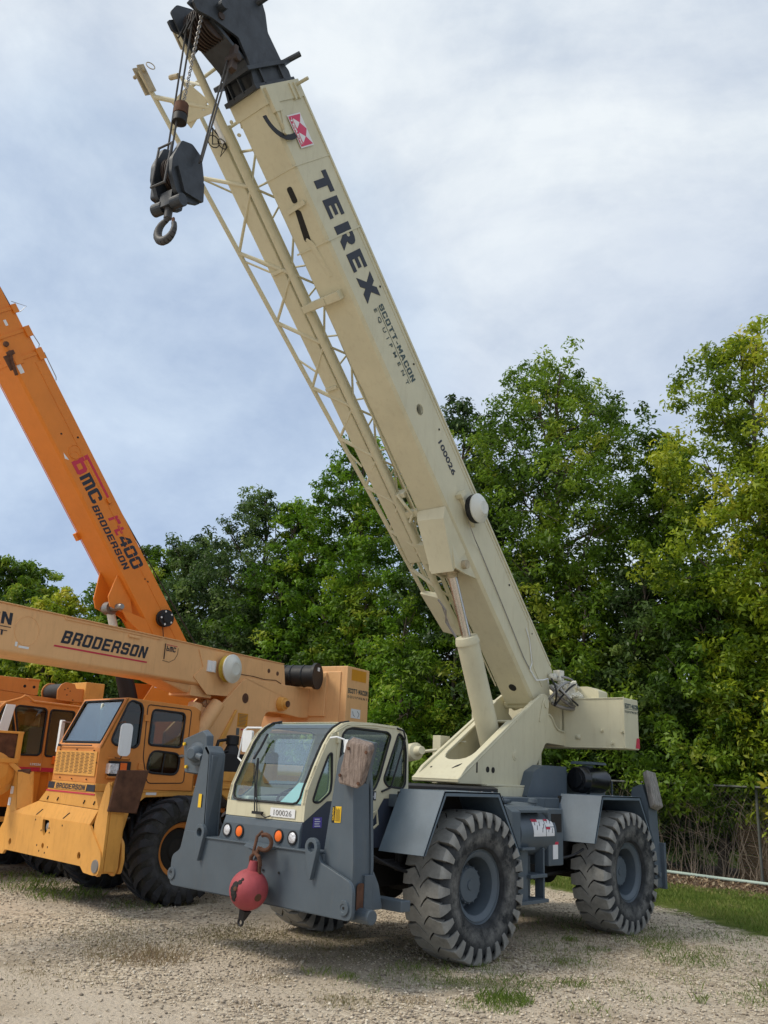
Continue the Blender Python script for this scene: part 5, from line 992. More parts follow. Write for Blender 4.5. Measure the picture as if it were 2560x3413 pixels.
b = MB(); wsq(b, 0.055, 0.945, 0.09, 0.96, 0.012, 0.006); b.build('windshield', 'skyglass', ycab)
b = MB(); lp = [wsp(u, t) for u, t in ((0.075, 0.12), (0.93, 0.12), (0.945, 0.16), (0.945, 0.92), (0.93, 0.955), (0.075, 0.955), (0.06, 0.92), (0.06, 0.16), (0.075, 0.12))]; b.tube([(p[0], p[1] - 0.004, p[2]) for p in lp], 0.010, 6)
for l_ in (qw, dw, lw): b.tube([(CW1 + 0.002, p[0], p[1]) for p in l_ + l_[:1]], 0.014, 6)
b.tube([(CW1 + 0.003, -0.35, 1.82), (CW1 + 0.003, -0.37, 1.56)], 0.008, 6)
seam = rpoly([(-0.68, 2.40), (-0.02, 2.385), (-0.03, 1.455), (-0.56, 1.44), (-0.66, 1.75)], 0.05); b.tube([(CW1 + 0.001, p[0], p[1]) for p in seam + seam[:1]], 0.006, 6)
b.build('window_gasket', 'black', ycab, smooth=True)
for nm, lp in (('quarter_window', qw), ('door_window', dw), ('lower_door_window', lw)):
    for x in (CW1 - 0.02, CW0 + 0.014): b = MB(); b.prism('x', lp, x, x + 0.006); b.build(nm, 'darkglass', ycab)
b = MB(); b.tube([(CW1, -0.10, 1.79), (CW1 + 0.03, -0.10, 1.79), (CW1 + 0.03, -0.16, 1.785)], 0.012, 6); b.lathe((CW1, -0.10, 1.79), (1, 0, 0), [(0, 0.025), (0.03, 0.02), (0.03, 0.001)], 10); b.build('handle', 'steel', ycab, smooth=True)
b = MB(); b.box(CW1, CW1 + 0.02, -0.71, -0.63, 2.19, 2.27); b.box(CW1, CW1 + 0.02, -0.72, -0.66, 1.60, 1.68); b.build('hinge', 'orange', ycab, bevel=0.004)
b = MB(); b.prism('x', rrect(-1.145, -0.985, 1.75, 2.135, 0.055), 1.24, 1.26); mr = b.build('mirror', 'white', yc, bevel=0.006)
b = MB(); b.tube([(1.02, -1.05, 2.14), (1.20, -1.07, 2.16), (1.23, -1.07, 2.10)], 0.008, 6); b.tube([(1.02, -1.05, 1.73), (1.20, -1.07, 1.72), (1.23, -1.07, 1.78)], 0.008, 6); b.build('mirror_arm', 'rust', mr)
b = MB(); b.prism('y', rrect(-0.515, -0.455, 1.77, 2.19, 0.02), -1.09, -1.04); b.build('mirror', 'white', yc, bevel=0.006)
b = MB(); b.tube([(-0.15, -1.1, 2.15), (-0.48, -1.06, 2.17)], 0.01, 6); b.tube([(-0.15, -1.1, 1.8), (-0.48, -1.06, 1.8)], 0.01, 6); b.build('mirror_arm', 'rust', yc)
b = MB(); b.box(CW1, CW1 + 0.05, -1.13, -0.84, 1.51, 1.69); b.build('lamp_housing', 'black', yc, bevel=0.01)
b = MB(); b.prism('y', rrect(CW1 + 0.0, CW1 + 0.1, 1.54, 1.66, 0.02), -1.15, -1.13); b.box(CW1 + 0.05, CW1 + 0.056, -1.12, -1.01, 1.54, 1.66); b.build('headlight', 'lens', yc, bevel=0.004)
b = MB(); b.box(CW1 + 0.05, CW1 + 0.056, -0.99, -0.90, 1.58, 1.67); b.build('indicator', 'amber', yc, bevel=0.004)
b = MB(); b.tube([(CW1 + 0.02, -1.14, 1.72), (CW1 + 0.02, -0.86, 1.72), (CW1 + 0.05, -0.86, 1.72)], 0.012, 6); b.tube([(CW1 + 0.03, -1.14, 1.5), (CW1 + 0.03, -0.9, 1.5)], 0.02, 6); b.build('lamp_bracket', 'orange', yc)
# grille with louvre slits
b = MB(); b.box(-0.09, 0.99, -1.275, -1.262, 1.50, 1.79); gr = b.build('grille', 'yellow', yc, bevel=0.003)
b = MB()
for r_ in range(15):
    z = 1.765 - r_ * 0.0165
    for c_ in range(8):
        x = -0.05 + c_ * 0.126 + (0.02 if r_ % 2 else 0); b.box(x, x + 0.085, -1.2765, -1.2745, z - 0.003, z + 0.003)
b.build('louvre_slot', 'under', gr)
b = MB(); 
for (x, z) in ((0.0, 1.80), (0.45, 1.81), (0.9, 1.80), (-0.09, 1.66), (1.0, 1.66), (0.1, 1.46), (0.42, 1.455), (0.8, 1.46)): b.lathe((x, -1.268, z), (0, -1, 0), [(0, 0.010), (0.01, 0.008), (0.01, 0.001)], 6)
b.build('bolt', 'rust', gr)
b = MB(); b.tube([(-0.02, -1.285, 1.855), (0.85, -1.285, 1.86)], 0.007, 6); b.box(-0.05, 0.0, -1.29, -1.27, 1.84, 1.87); b.build('wiper', 'black', ycab)
# cab inside
b = MB(); b.box(0.25, 0.75, -0.45, -0.36, 1.6, 2.18); b.box(0.25, 0.78, -0.85, -0.4, 1.55, 1.68); b.build('seat', 'seat', ycab, bevel=0.04)
b = MB(); b.box(0.0, 0.95, -1.22, -1.0, 1.42, 1.78); b.box(0.42, 0.46, -1.02, -0.96, 1.42, 2.4); b.build('dashboard', 'interior', ycab, bevel=0.02)
b = MB(); b.prism('x', rrect(-0.70, 0.05, 1.5, 2.35, 0.05), CW0 + 0.04, CW0 + 0.05); b.build('cab_lining', 'yellow', ycab)
b = MB(); b.torus((0.5, -0.92, 1.88), (0, -0.5, 1), 0.17, 0.013, 22, 6); b.tube([(0.5, -0.92, 1.88), (0.5, -1.05, 1.7)], 0.02, 8); b.build('steering_wheel', 'black', ycab)
# body sides, deck, equipment
b = MB(); b.prism('x', [(-1.20, 1.36), (-0.99, 1.12), (-0.99, 0.85), (-0.80, 0.85), (-0.74, 1.12), (-0.55, 1.27), (0.62, 1.32), (0.90, 1.12), (3.3, 1.12), (3.3, 1.40), (-1.20, 1.40)], 0.94, 1.0)
b.box(-0.95, 0.97, -0.2, 3.4, 1.33, 1.40); b.box(0.6, 0.94, -0.99, -0.76, 0.6, 1.15)
b.build('body_side', 'yellow', yc, bevel=0.01)
b = MB(); b.tube([(1.003, -1.2, 1.40), (1.003, 0.6, 1.42)], 0.012, 6); b.box(1.0, 1.03, 0.16, 0.95, 1.40, 1.43); b.box(0.70, 1.0, 0.30, 1.15, 1.50, 1.62); b.box(0.70, 1.0, 0.30, 1.15, 1.43, 1.46); b.box(0.72, 0.98, 0.30, 1.12, 1.46, 1.50); b.build('body_trim', 'yellow', yc, bevel=0.004)
b = MB(); b.box(1.0, 1.003, -1.12, -0.99, 1.27, 1.31); b.box(1.0, 1.003, -0.55, -0.40, 1.30, 1.335); b.build('sticker', 'decal', yc)
b = MB(); b.box(0.70, 0.98, 0.58, 0.95, 1.62, 1.86); b.lathe((0.86, 0.80, 1.84), (0, 0, 1), [(0, 0.12), (0.03, 0.12), (0.14, 0.07), (0.14, 0.09), (0.26, 0.09), (0.27, 0.05)], 16); b.tube([(0.84, 0.76, 2.05), (0.84, 0.58, 2.02), (0.84, 0.55, 1.9), (0.84, 0.58, 1.7)], 0.025, 8); b.tube([(0.90, 0.72, 1.9), (0.90, 0.58, 1.86), (0.90, 0.56, 1.7)], 0.018, 8)
b.build('hydraulic_pump', 'black', yc, bevel=0.006, smooth=True)
b = MB(); b.box(-0.7, 0.66, 0.3, 3.4, 1.4, 1.75); b.build('engine_cover', 'yellow', yc, bevel=0.02)
# raised outriggers at both ends of the bumper
b = MB(); b.prism('y', rpoly([(-1.32, 0.74), (-1.18, 1.50), (-1.09, 1.49), (-0.96, 1.02), (-0.96, 0.74)], 0.01), -1.30, -1.27)
b.hexa([(-1.09, -1.30, 1.49), (-0.96, -1.30, 1.02), (-0.90, -1.12, 1.02), (-1.02, -1.12, 1.49)], [(-1.12, -1.30, 1.49), (-0.99, -1.30, 1.02), (-0.93, -1.12, 1.02), (-1.05, -1.12, 1.49)])
b.prism('y', [(-1.18, 0.74), (-1.10, 1.50), (-1.02, 1.50), (-0.88, 1.0), (-0.88, 0.74)], -1.13, -1.11)
oa = b.build('outrigger_beam', 'yellow', yc, bevel=0.008)
b = MB(); b.lathe((-1.10, -1.20, 1.48), (0.5, 1, 0.1), [(-0.09, 0.05), (0.07, 0.05)], 12); b.build('beam_pin', 'rust', oa)
b = MB(); b.box(-1.22, -1.14, -1.308, -1.302, 1.20, 1.30); b.box(-1.24, -1.17, -1.308, -1.302, 1.05, 1.15); b.build('warning_label', 'decal', oa)
b = MB(); b.hexa([(-1.28, -1.72, 1.66), (-1.28, -1.30, 1.67), (-1.28, -1.29, 2.0), (-1.28, -1.70, 2.0)], [(-1.20, -1.70, 1.66), (-1.20, -1.28, 1.67), (-1.20, -1.27, 2.0), (-1.20, -1.68, 2.0)])
b.build('outrigger_pad', 'rust', oa, bevel=0.01)
b = MB(); b.box(-1.30, -1.18, -1.72, -1.26, 1.99, 2.02); b.box(-1.20, -1.17, -1.34, -1.27, 1.60, 2.02)
b.lathe((-1.16, -1.56, 1.52), (1, 0.1, 0.15), [(-0.14, 0.36), (-0.10, 0.36), (-0.02, 0.26), (0.02, 0.14), (0.03, 0.001)], 28)
b.bar((-1.20, -1.40, 1.62), (-1.12, -1.22, 1.46), 0.06); b.box(-1.22, -1.14, -1.6, -1.3, 1.60, 1.66)
b.build('pad_frame', 'yellow', oa, bevel=0.006)
b = MB(); 
for y0, y1 in ((-1.30, -1.27), (-1.12, -1.09)): b.prism('y', rpoly([(1.32, 0.44), (1.20, 0.98), (1.36, 1.42), (1.42, 1.46), (1.47, 1.36), (1.49, 0.9), (1.49, 0.50), (1.44, 0.42)], 0.03), y0, y1)
b.box(1.40, 1.475, -1.27, -1.12, 0.46, 1.30)
b.hexa([(1.36, -1.28, 1.42), (1.46, -1.28, 1.46), (1.46, -1.10, 1.46), (1.36, -1.10, 1.42)], [(1.22, -1.28, 1.0), (1.30, -1.28, 1.0), (1.30, -1.10, 1.0), (1.22, -1.10, 1.0)])
ob = b.build('outrigger_beam', 'yellow', yc, bevel=0.008)
b = MB(); b.hexa([(1.50, -1.26, 1.59), (1.50, -0.86, 1.60), (1.50, -0.96, 1.11), (1.50, -1.33, 1.13)], [(1.54, -1.26, 1.59), (1.54, -0.86, 1.60), (1.54, -0.96, 1.11), (1.54, -1.33, 1.13)]); b.build('outrigger_pad', 'rust', ob, bevel=0.008, label='dark rusty steel outrigger pad')
b = MB(); b.prism('x', rpoly([(-1.265, 0.48), (-1.265, 1.30), (-1.12, 1.34), (-1.12, 0.48)], 0.02), 1.477, 1.495); b.lathe((1.43, -1.30, 0.53), (0, -1, 0), [(0, 0.03), (0.012, 0.04), (0.012, 0.001)], 12); b.prism('y', rpoly([(1.30, 0.46), (1.30, 0.9), (1.46, 0.78), (1.50, 0.6), (1.46, 0.44)], 0.04), -1.06, -1.02); b.build('beam_plate', 'yellow', ob, bevel=0.005)
# turret
b = MB(MY)
tp = rpoly([(-0.92, 1.55), (-0.92, 2.11), (-0.26, 2.68), (0.02, 2.93), (0.09, 2.98), (0.30, 2.99), (1.17, 2.99), (2.34, 3.02), (2.35, 2.57), (1.63, 2.51), (0.94, 2.55), (0.68, 2.53), (0.60, 2.40), (0.42, 1.75), (0.35, 1.55)], [0, 0.02, 0, 0, 0.05, 0, 0, 0, 0, 0, 0, 0.12, 0.05, 0, 0])
for sx in (-1, 1): b.prism('x', tp, sx * 0.30, sx * 0.262)
b.box(-0.262, 0.262, 1.3, 2.3, 2.58, 2.61); b.box(-0.262, 0.262, -0.3, 0.1, 1.5, 1.56)
b.lathe((0, 0, 1.40), (0, 0, 1), [(0, 0.5), (0.16, 0.5)], 28)
tt = b.build('turret', 'tan', yc, bevel=0.012)
b = MB(MY); b.hexa([(0.30, -0.55, 1.85), (0.30, -0.42, 1.85), (0.30, -0.07, 2.49), (0.30, -0.10, 2.50)], [(0.33, -0.55, 1.85), (0.33, -0.42, 1.85), (0.33, -0.07, 2.49), (0.33, -0.10, 2.50)])
b.lathe((0.30, 1.02, 2.68), (1, 0, 0), [(0, 0.115), (0.05, 0.11), (0.10, 0.10), (0.10, 0.07), (0.14, 0.06)], 20)
b.build('turret_boss', 'tan', tt, bevel=0.006, smooth=True)
b = MB(MY); b.lathe((0.43, 1.02, 2.68), (1, 0, 0), [(0, 0.052), (0.03, 0.05), (0.03, 0.001)], 14); b.lathe((0.298, 0.12, 2.685), (1, 0, 0), [(0, 0.075), (0.006, 0.075), (0.006, 0.001)], 18); b.build('pin', 'rust', tt, smooth=True)
b = MB(MY); b.box(0.301, 0.304, -0.02, 0.22, 2.26, 2.46); b.build('load_chart', 'ochre', tt) 
tt.children[-1].data.materials[0] = M['yellow']
b = MB(MY); 
for i in range(9): b.box(0.304, 0.306, -0.0 + (i % 3) * 0.005, 0.20 - (i * 7 % 4) * 0.012, 2.275 + i * 0.02, 2.281 + i * 0.02)
b.box(0.303, 0.305, -0.03, 0.04, 2.14, 2.24); b.build('fine_print', 'seat', tt)
b = MB(MY); b.box(0.301, 0.305, 0.08, 0.19, 2.215, 2.235); b.box(0.301, 0.305, 0.08, 0.19, 2.10, 2.115); b.build('warning_label_band', 'red', tt)
b = MB(MY); b.tube([(0.30, 0.72, 3.17 - 0.0), (0.305, 0.0, 3.0)], 0.001, 3)
# counterweight
b = MB(MY); b.prism('x', [(1.62, 2.52), (1.62, 3.01), (1.68, 3.28), (1.86, 3.30), (1.86, 3.375), (2.60, 3.385), (2.60, 2.52)], -1.0, 1.0) if False else None
b.box(-1.0, 1.0, 1.88, 2.60, 2.30, 3.38); b.box(-0.62, 0.62, 1.82, 1.88, 2.55, 3.27); b.box(0.26, 1.0 - 0.12, 1.86, 1.88, 2.35, 3.29)
yw = b.build('counterweight', 'tan', yc, bevel=0.015)
b = MB(MY); b.box(1.0, 1.003, 2.01, 2.49, 3.16, 3.345); b.build('ochre_patch', 'ochre', yw)
blocktext('SCOTT-MACON', (1.0, 1.92, 2.945), (0, 1, 0), (0, 0, 1), 'inkgray', yw, MY, 0.64, 0.08)
text('E Q U I P M E N T', 0.1, (1.0, 1.92, 2.86), (0, 1, 0), (0, 0, 1), M['inkgray'], yw, mat_m=MY, fit=(0.64, 0.045))
b = MB(MY); b.box(1.0, 1.003, 2.05, 2.35, 2.55, 2.70); b.build('sticker', 'decal', yw)
b = MB(MY); b.tube([(1.004, 2.1, 2.66), (1.004, 2.12, 2.6), (1.004, 2.17, 2.58)], 0.004, 5); b.tube([(1.004, 2.25, 2.67), (1.004, 2.31, 2.62), (1.004, 2.27, 2.57)], 0.004, 5); b.build('sticker_drawing', 'ink', yw)
b = MB(MY)
for i, z in enumerate((3.22, 3.17, 3.12, 3.05)): b.box(0.62, 0.86, 1.862, 1.878, z, z + 0.012)
b.build('louvre_slot', 'tan', yw)
# drum behind the boom
b = MB(MY); b.lathe((-0.45, 1.42, 3.18), (1, 0.16, 0), [(0, 0.15), (0.02, 0.20), (0.05, 0.20), (0.05, 0.175), (1.02, 0.175), (1.02, 0.215), (1.07, 0.215), (1.07, 0.001)], 32); wd = b.build('winch_drum', 'black', yc, smooth=True)
b = MB(MY)
for t in (0.22, 0.42, 0.62, 0.82): b.torus((-0.45 + t, 1.42 + 0.16 * t, 3.18), (1, 0.16, 0), 0.177, 0.012, 28, 6)
b.torus((-0.45 + 0.5, 1.50, 3.18), (1, 0.16, 0), 0.181, 0.006, 28, 6)
b.build('rope_coil', 'gloss', wd, smooth=True)
b = MB(MY); b.box(0.612, 0.617, 1.56, 1.62, 3.26, 3.32); b.build('sticker', 'decal', wd)
# boom, level
b = MB(MY)
yl = rpoly([(-0.25, 2.80), (-0.19, 2.765), (0.19, 2.765), (0.25, 2.80), (0.25, 3.325), (-0.25, 3.325)], [0.02, 0.02, 0.02, 0.02, 0.025, 0.025])
b.prism('y', yl, -6.2, 1.10)
ybm = b.build('boom', 'tan', yc, bevel=0.004, smooth=False)
b = MB(MY); b.prism('x', rpoly([(-0.99, 3.28), (1.10, 3.31), (1.17, 2.98), (0.30, 2.99), (0.05, 2.95), (-0.22, 2.68), (-0.72, 2.66), (-1.04, 2.88), (-0.85, 3.03)], [0.03, 0.02, 0.01, 0, 0, 0, 0.02, 0.02, 0.02]), 0.25, 0.262)
b.prism('x', rpoly([(-0.99, 3.28), (1.10, 3.31), (1.17, 2.98), (0.05, 2.95), (-0.22, 2.68), (-0.72, 2.66), (-1.04, 2.88), (-0.85, 3.03)], 0.01), -0.262, -0.25)
b.tube([(0.255, -3.4, 3.325), (0.255, -3.38, 3.285), (0.255, -1.75, 3.29), (0.255, -1.70, 3.325)], 0.008, 6); b.box(0.25, 0.27, -2.35, -2.15, 3.235, 3.265)
b.box(-0.25, 0.265, -6.2, 1.1, 3.318, 3.330)
b.torus((0.252, -3.90, 3.06), (1, 0, 0), 0.165, 0.004, 36, 5)
b.build('boom_doubler_plate', 'tan', ybm, bevel=0.003)
b = MB(MY); 
for (y, z) in ((0.70, 3.165), (0.935, 3.15)): b.lathe((0.262, y, z), (1, 0, 0), [(0, 0.035), (0.004, 0.034), (0.004, 0.001)], 14)
b.build('boom_hole', 'rust', ybm)
b = MB(MY); b.tube([(0.265, 0.0, 3.03), (0.268, 0.3, 3.035), (0.268, 0.6, 3.02), (0.268, 0.9, 3.04), (0.268, 1.05, 3.0)], 0.006, 5); b.build('cable', 'rust', ybm)
blocktext('BRODERSON', (0.25, -3.41, 3.0), (0, 1, 0), (0, 0, 1), 'ink', ybm, MY, 1.40, 0.155, shear=0.30)
b = MB(MY); b.prism('x', [(-3.50, 2.945), (-3.49, 2.965), (-1.96, 2.965), (-1.97, 2.945)], 0.251, 0.254); b.build('red_stripe', 'red', ybm)
blocktext('SCOTT-MACON', (0.25, -5.90, 3.09), (0, 1, 0), (0, 0, 1), 'ink', ybm, MY, 1.78, 0.135)
text('E Q U I P M E N T', 0.3, (0.25, -5.90, 2.955), (0, 1, 0), (0, 0, 1), M['ink'], ybm, mat_m=MY, fit=(1.74, 0.07))
b = MB(MY); b.box(0.251, 0.254, -5.90, -4.12, 3.06, 3.068); b.build('underline', 'ink', ybm)
blocktext('bmc', (0.25, -1.63, 3.155), (0, 1, 0), (0, 0, 1), 'ink', ybm, MY, 0.18, 0.068, shear=0.15)
b = MB(MY); b.box(0.251, 0.254, -1.63, -1.42, 3.235, 3.243); b.build('red_line', 'red', ybm)
b = MB(MY); b.tube([(0.252, -1.68, 3.02), (0.252, -1.55, 3.01), (0.252, -1.45, 3.06), (0.252, -1.40, 3.14), (0.252, -1.40, 3.22)], 0.003, 5); b.tube([(0.258, -1.66, 3.25), (0.258, -1.66, 3.04)], 0.007, 5); b.build('angle_indicator', 'black', ybm)
b = MB(MY); b.box(0.251, 0.254, -3.98, -3.84, 2.86, 2.885); b.box(0.251, 0.254, -4.03, -4.0, 2.87, 2.92); b.build('sticker', 'decal', ybm)
# reel
b = MB(MY); b.lathe((0.262, -0.40, 3.06), (1, 0, 0), [(0.05, 0.05), (0.05, 0.185), (0.065, 0.195), (0.08, 0.17), (0.13, 0.17), (0.14, 0.2), (0.15, 0.05)], 32); rl = b.build('cable_reel', 'gold', ybm, smooth=True)
b = MB(MY); b.lathe((0.41, -0.40, 3.06), (1, 0, 0), [(0.0, 0.205), (0.02, 0.21), (0.03, 0.195), (0.07, 0.12), (0.085, 0.10), (0.085, 0.08), (0.08, 0.075), (0.08, 0.001)], 32); b.build('reel_cover', 'offwhite', rl, smooth=True)
b = MB(MY); b.box(0.26, 0.285, -0.78, -0.60, 2.98, 3.14); b.box(0.262, 0.32, -0.70, -0.66, 2.98, 3.14); b.build('reel_bracket', 'decal', rl, bevel=0.004)
# lift cylinders, low angle
b = MB(MY); b.lathe((0.10, -0.62, 2.60), (0, 0.70, -0.78), [(0.02, 0.045), (0.5, 0.045)], 16); b.build('piston_rod', 'chrome', yc)
b = MB(MY)
for x in (0.12,): b.lathe((x, -0.75, 2.62), (0.02, -0.32 + 0.05, -1), [(0.1, 0.10), (1.0, 0.10)], 20); 
b.box(-0.2, 0.2, -1.0, -0.55, 2.62, 2.77); b.hexa([(-0.2, -1.6, 2.765), (0.2, -1.6, 2.765), (0.2, -0.7, 2.765), (-0.2, -0.7, 2.765)], [(-0.16, -1.1, 2.66), (0.16, -1.1, 2.66), (0.16, -0.7, 2.62), (-0.16, -0.7, 2.62)])
b.build('lift_cylinder', 'tan', yc, bevel=0.006)
b = MB(MY); b.lathe((0.22, -0.42, 2.55), (0, -0.62, -0.78), [(0, 0.11), (1.05, 0.11)], 20); b.lathe((0.05, -0.42, 2.55), (0, -0.62, -0.78), [(0, 0.11), (1.05, 0.11)], 20); b.build('lift_cylinder', 'tan', yc, smooth=True)

# ============================================================ DEEP ORANGE CRANE with raised boom
oc = empty('mobile_crane', 'deep orange crane with steeply raised boom, behind the yellow crane', 'crane', (-7.4, 0, 0))
ST = Matrix.Translation((0.03, 2.5, 0)) @ Matrix.Rotation(0.0537, 4, 'Z')
TH2 = 0.87188
MO = ST @ Matrix(((1, 0, 0, 0), (0, -math.cos(TH2), math.sin(TH2), 0), (0, math.sin(TH2), math.cos(TH2), 2.67), (0, 0, 0, 1)))
for y in (0.1, 2.9):
    for sgn in (1, -1): wheel(oc, sgn * 0.91, y, 0.645, sgn, tm2, 'tyre2', 'orange', 0.352, dark='under')
b = MB(); b.box(-0.45, 0.45, -1.2, 3.8, 0.55, 1.0); b.box(-0.85, 0.85, 0.0, 0.2, 0.52, 0.76); b.box(-0.85, 0.85, 2.8, 3.0, 0.52, 0.76); b.build('chassis', 'under', oc)
b = MB(); b.box(-1.0, 1.0, 0.05, 3.6, 1.2, 1.5); b.box(-1.0, 1.0, -1.4, -0.35, 1.0, 1.48); b.prism('y', rpoly([(-1.2, 0.5), (-1.1, 1.0), (1.1, 1.0), (1.3, 0.7), (1.3, 0.45), (-1.3, 0.45)], 0.03), -1.75, -1.70); b.box(-1.0, 1.0, -1.70, -1.38, 0.62, 0.98); b.box(0.30, 1.03, -0.36, 0.1, 1.0, 1.48)
b.box(1.0, 1.04, -1.1, -0.50, 0.98, 1.5)
b.build('body', 'deep', oc, bevel=0.012)
b = MB(); b.box(0.9, 1.1, -1.4, -0.3, 0.78, 0.84); b.build('side_step', 'yellow', oc)
cb = [(-1.42, 1.48), (-1.42, 2.15), (-1.30, 2.41), (-1.18, 2.475), (-1.0, 2.50), (0.08, 2.47), (0.12, 2.40), (0.12, 1.48)]
w1 = rpoly([(-1.06, 2.38), (-1.01, 2.42), (-0.60, 2.41), (-0.56, 2.38), (-0.56, 1.76), (-0.60, 1.72), (-0.88, 1.715)], 0.03); w2 = rpoly([(-0.50, 2.40), (-0.10, 2.40), (-0.10, 1.72), (-0.49, 1.71)], 0.05); w0 = rpoly([(-1.34, 2.12), (-1.22, 2.40), (-1.13, 2.42), (-1.00, 2.0), (-0.98, 1.75), (-1.3, 1.75)], 0.04)
b = MB()
for x0, x1 in ((1.02, 1.05), (-0.10, -0.07)): b.prism('x', cb, x0, x1, [w0, w1, w2])
b.prism('x', [(-1.42, 2.15), (-1.30, 2.41), (-1.18, 2.475), (-1.0, 2.50), (0.08, 2.47), (0.12, 2.40), (0.09, 2.38), (0.06, 2.44), (-1.0, 2.47), (-1.17, 2.445), (-1.28, 2.39), (-1.39, 2.14)], -0.07, 1.02) if False else b.prism('x', [(-1.0, 2.50), (0.08, 2.47), (0.12, 2.40), (0.08, 2.40), (-1.0, 2.46)], -0.07, 1.02)
b.box(-0.07, 1.02, -1.42, -1.39, 1.48, 1.75); b.box(-0.07, 1.02, 0.09, 0.12, 1.48, 2.40)
oca = b.build('cab', 'orange', oc, bevel=0.008)
b = MB(); b.tube([(1.06, -1.36, 2.30), (1.06, -1.22, 2.45), (1.06, -1.0, 2.53), (1.06, -0.95, 2.57), (1.06, -0.90, 2.56), (1.06, -0.80, 2.50), (1.06, 0.10, 2.475)], 0.018, 8); b.tube([(1.06, -0.53, 2.44), (1.06, -0.53, 1.5)], 0.006, 6); b.build('drip_rail', 'orange', oca, smooth=True)
b = MB()
for l_ in (w0, w1, w2): b.tube([(1.052, p[0], p[1]) for p in l_ + l_[:1]], 0.014, 6)
b.tube([(0.9, -0.78, 2.50), (0.9, -0.1, 2.485)], 0.012, 6)
b.build('window_gasket', 'black', oca)
for l_ in (w0, w1, w2):
    b = MB(); b.prism('x', l_, 1.03, 1.036); b.build('side_window', 'darkglass', oca); b = MB(); b.prism('x', l_, -0.09, -0.084); b.build('side_window', 'glass', oca)
b = MB(); b.add([(-0.05, -1.40, 1.75), (1.02, -1.40, 1.75), (1.02, -1.40, 2.15), (-0.05, -1.40, 2.15), (1.02, -1.29, 2.40), (-0.05, -1.29, 2.40), (1.02, -1.0, 2.48), (-0.05, -1.0, 2.48)], [(0, 1, 2, 3), (3, 2, 4, 5), (5, 4, 6, 7)]); b.build('windshield', 'skyglass', oca, recalc=False)
b = MB(); b.box(1.048, 1.055, -1.42, 0.12, 1.485, 1.545); b.build('red_stripe', 'red', oca)
b = MB(); b.box(0.3, 0.8, -0.45, -0.33, 1.5, 2.15); b.box(0.3, 0.8, -0.9, -0.4, 1.5, 1.66); b.build('seat', 'seat', oca, bevel=0.03)
text('139256', 0.1, (1.055, -0.70, 1.57), (0, 1, 0), (0, 0, 1), M['decal'], oca, fit=(0.17, 0.035), bold=0.003)
b = MB(); b.box(1.05, 1.08, -0.37, -0.30, 1.60, 1.72); b.build('marker_lamp', 'amber', oca, bevel=0.01)
b = MB(); b.hexa([(1.12, -1.31, 2.03), (1.12, -1.16, 2.03), (1.12, -1.10, 2.42), (1.12, -1.24, 2.42)], [(1.14, -1.31, 2.03), (1.14, -1.16, 2.03), (1.14, -1.10, 2.42), (1.14, -1.24, 2.42)]); b.build('mirror', 'white', oc, bevel=0.005)
# turret
b = MB(ST)
for sx in (-1, 1): b.prism('x', rpoly([(-1.10, 1.5), (-1.05, 2.74), (-0.85, 3.07), (0.28, 3.12), (0.60, 2.95), (0.62, 2.3), (0.35, 1.5)], 0.03), sx * 0.36, sx * 0.33)
b.box(-0.36, 0.36, 0.60, 1.2, 2.2, 2.9); b.box(0.36, 0.40, 0.15, 0.30, 2.3, 2.98); b.box(-0.5, 0.5, -1.0, 0.6, 1.5, 1.6)
otr = b.build('turret', 'deep', oc, bevel=0.01)
b = MB(ST); b.lathe((0.36, 0.06, 2.74), (1, 0, 0), [(0, 0.05), (0.05, 0.05), (0.05, 0.035), (0.08, 0.03)], 14); b.build('pin', 'steel', otr, smooth=True)
b = MB(ST); b.lathe((0.36, 0.04, 2.74), (1, 0, 0), [(0.0, 0.09), (0.004, 0.085), (0.004, 0.001)], 14); b.build('boss', 'logored', otr) ; otr.children[-1].data.materials[0] = M['deep']
b = MB(ST); b.box(0.36, 0.363, -0.86, -0.74, 2.97, 3.01); b.build('sticker', 'decal', otr)
b = MB(MO)
OW, OH = 0.33, 0.594
def osec(s0, s1, g): b.prism('y', rpoly([(-OW + g, 0.03 + g), (-OW + g + 0.05, g), (OW - g - 0.05, g), (OW - g, 0.03 + g), (OW - g, OH - g), (-OW + g, OH - g)], 0.01), s0, s1)
osec(0.35, 6.87, 0.0); osec(6.87, 7.28, 0.03); osec(7.28, 7.68, 0.055); osec(7.68, 8.3, 0.08)
obm = b.build('boom', 'deep', oc, bevel=0.006)
b = MB(MO)
for s0, g in ((6.80, -0.012), (7.22, 0.018), (7.62, 0.043), (8.2, 0.06)): b.prism('y', [(-OW + g, g), (OW - g, g), (OW - g, OH - g), (-OW + g, OH - g)], s0, s0 + 0.05)
b.box(OW, OW + 0.03, 6.70, 6.90, OH - 0.09, OH + 0.03); b.box(OW - 0.03, OW + 0.01, 7.12, 7.30, OH - 0.09, OH + 0.02); b.box(OW - 0.05, OW - 0.02, 7.55, 7.7, OH - 0.1, OH)
b.box(OW, OW + 0.02, 6.75, 7.0, 0.05, 0.20); b.box(OW, OW + 0.007, 1.0, 6.7, 0.40, 0.41); b.box(-OW + 0.03, -OW + 0.045, 1.0, 6.6, -0.012, 0.0)
b.box(-OW - 0.03, -OW + 0.06, 3.62, 3.76, -0.06, 0.03)
b.torus((OW + 0.001, 5.08, 0.30), (1, 0, 0), 0.12, 0.010, 26, 6); b.torus((OW + 0.001, 5.02, 0.26), (1, 0, 0), 0.08, 0.006, 22, 6)
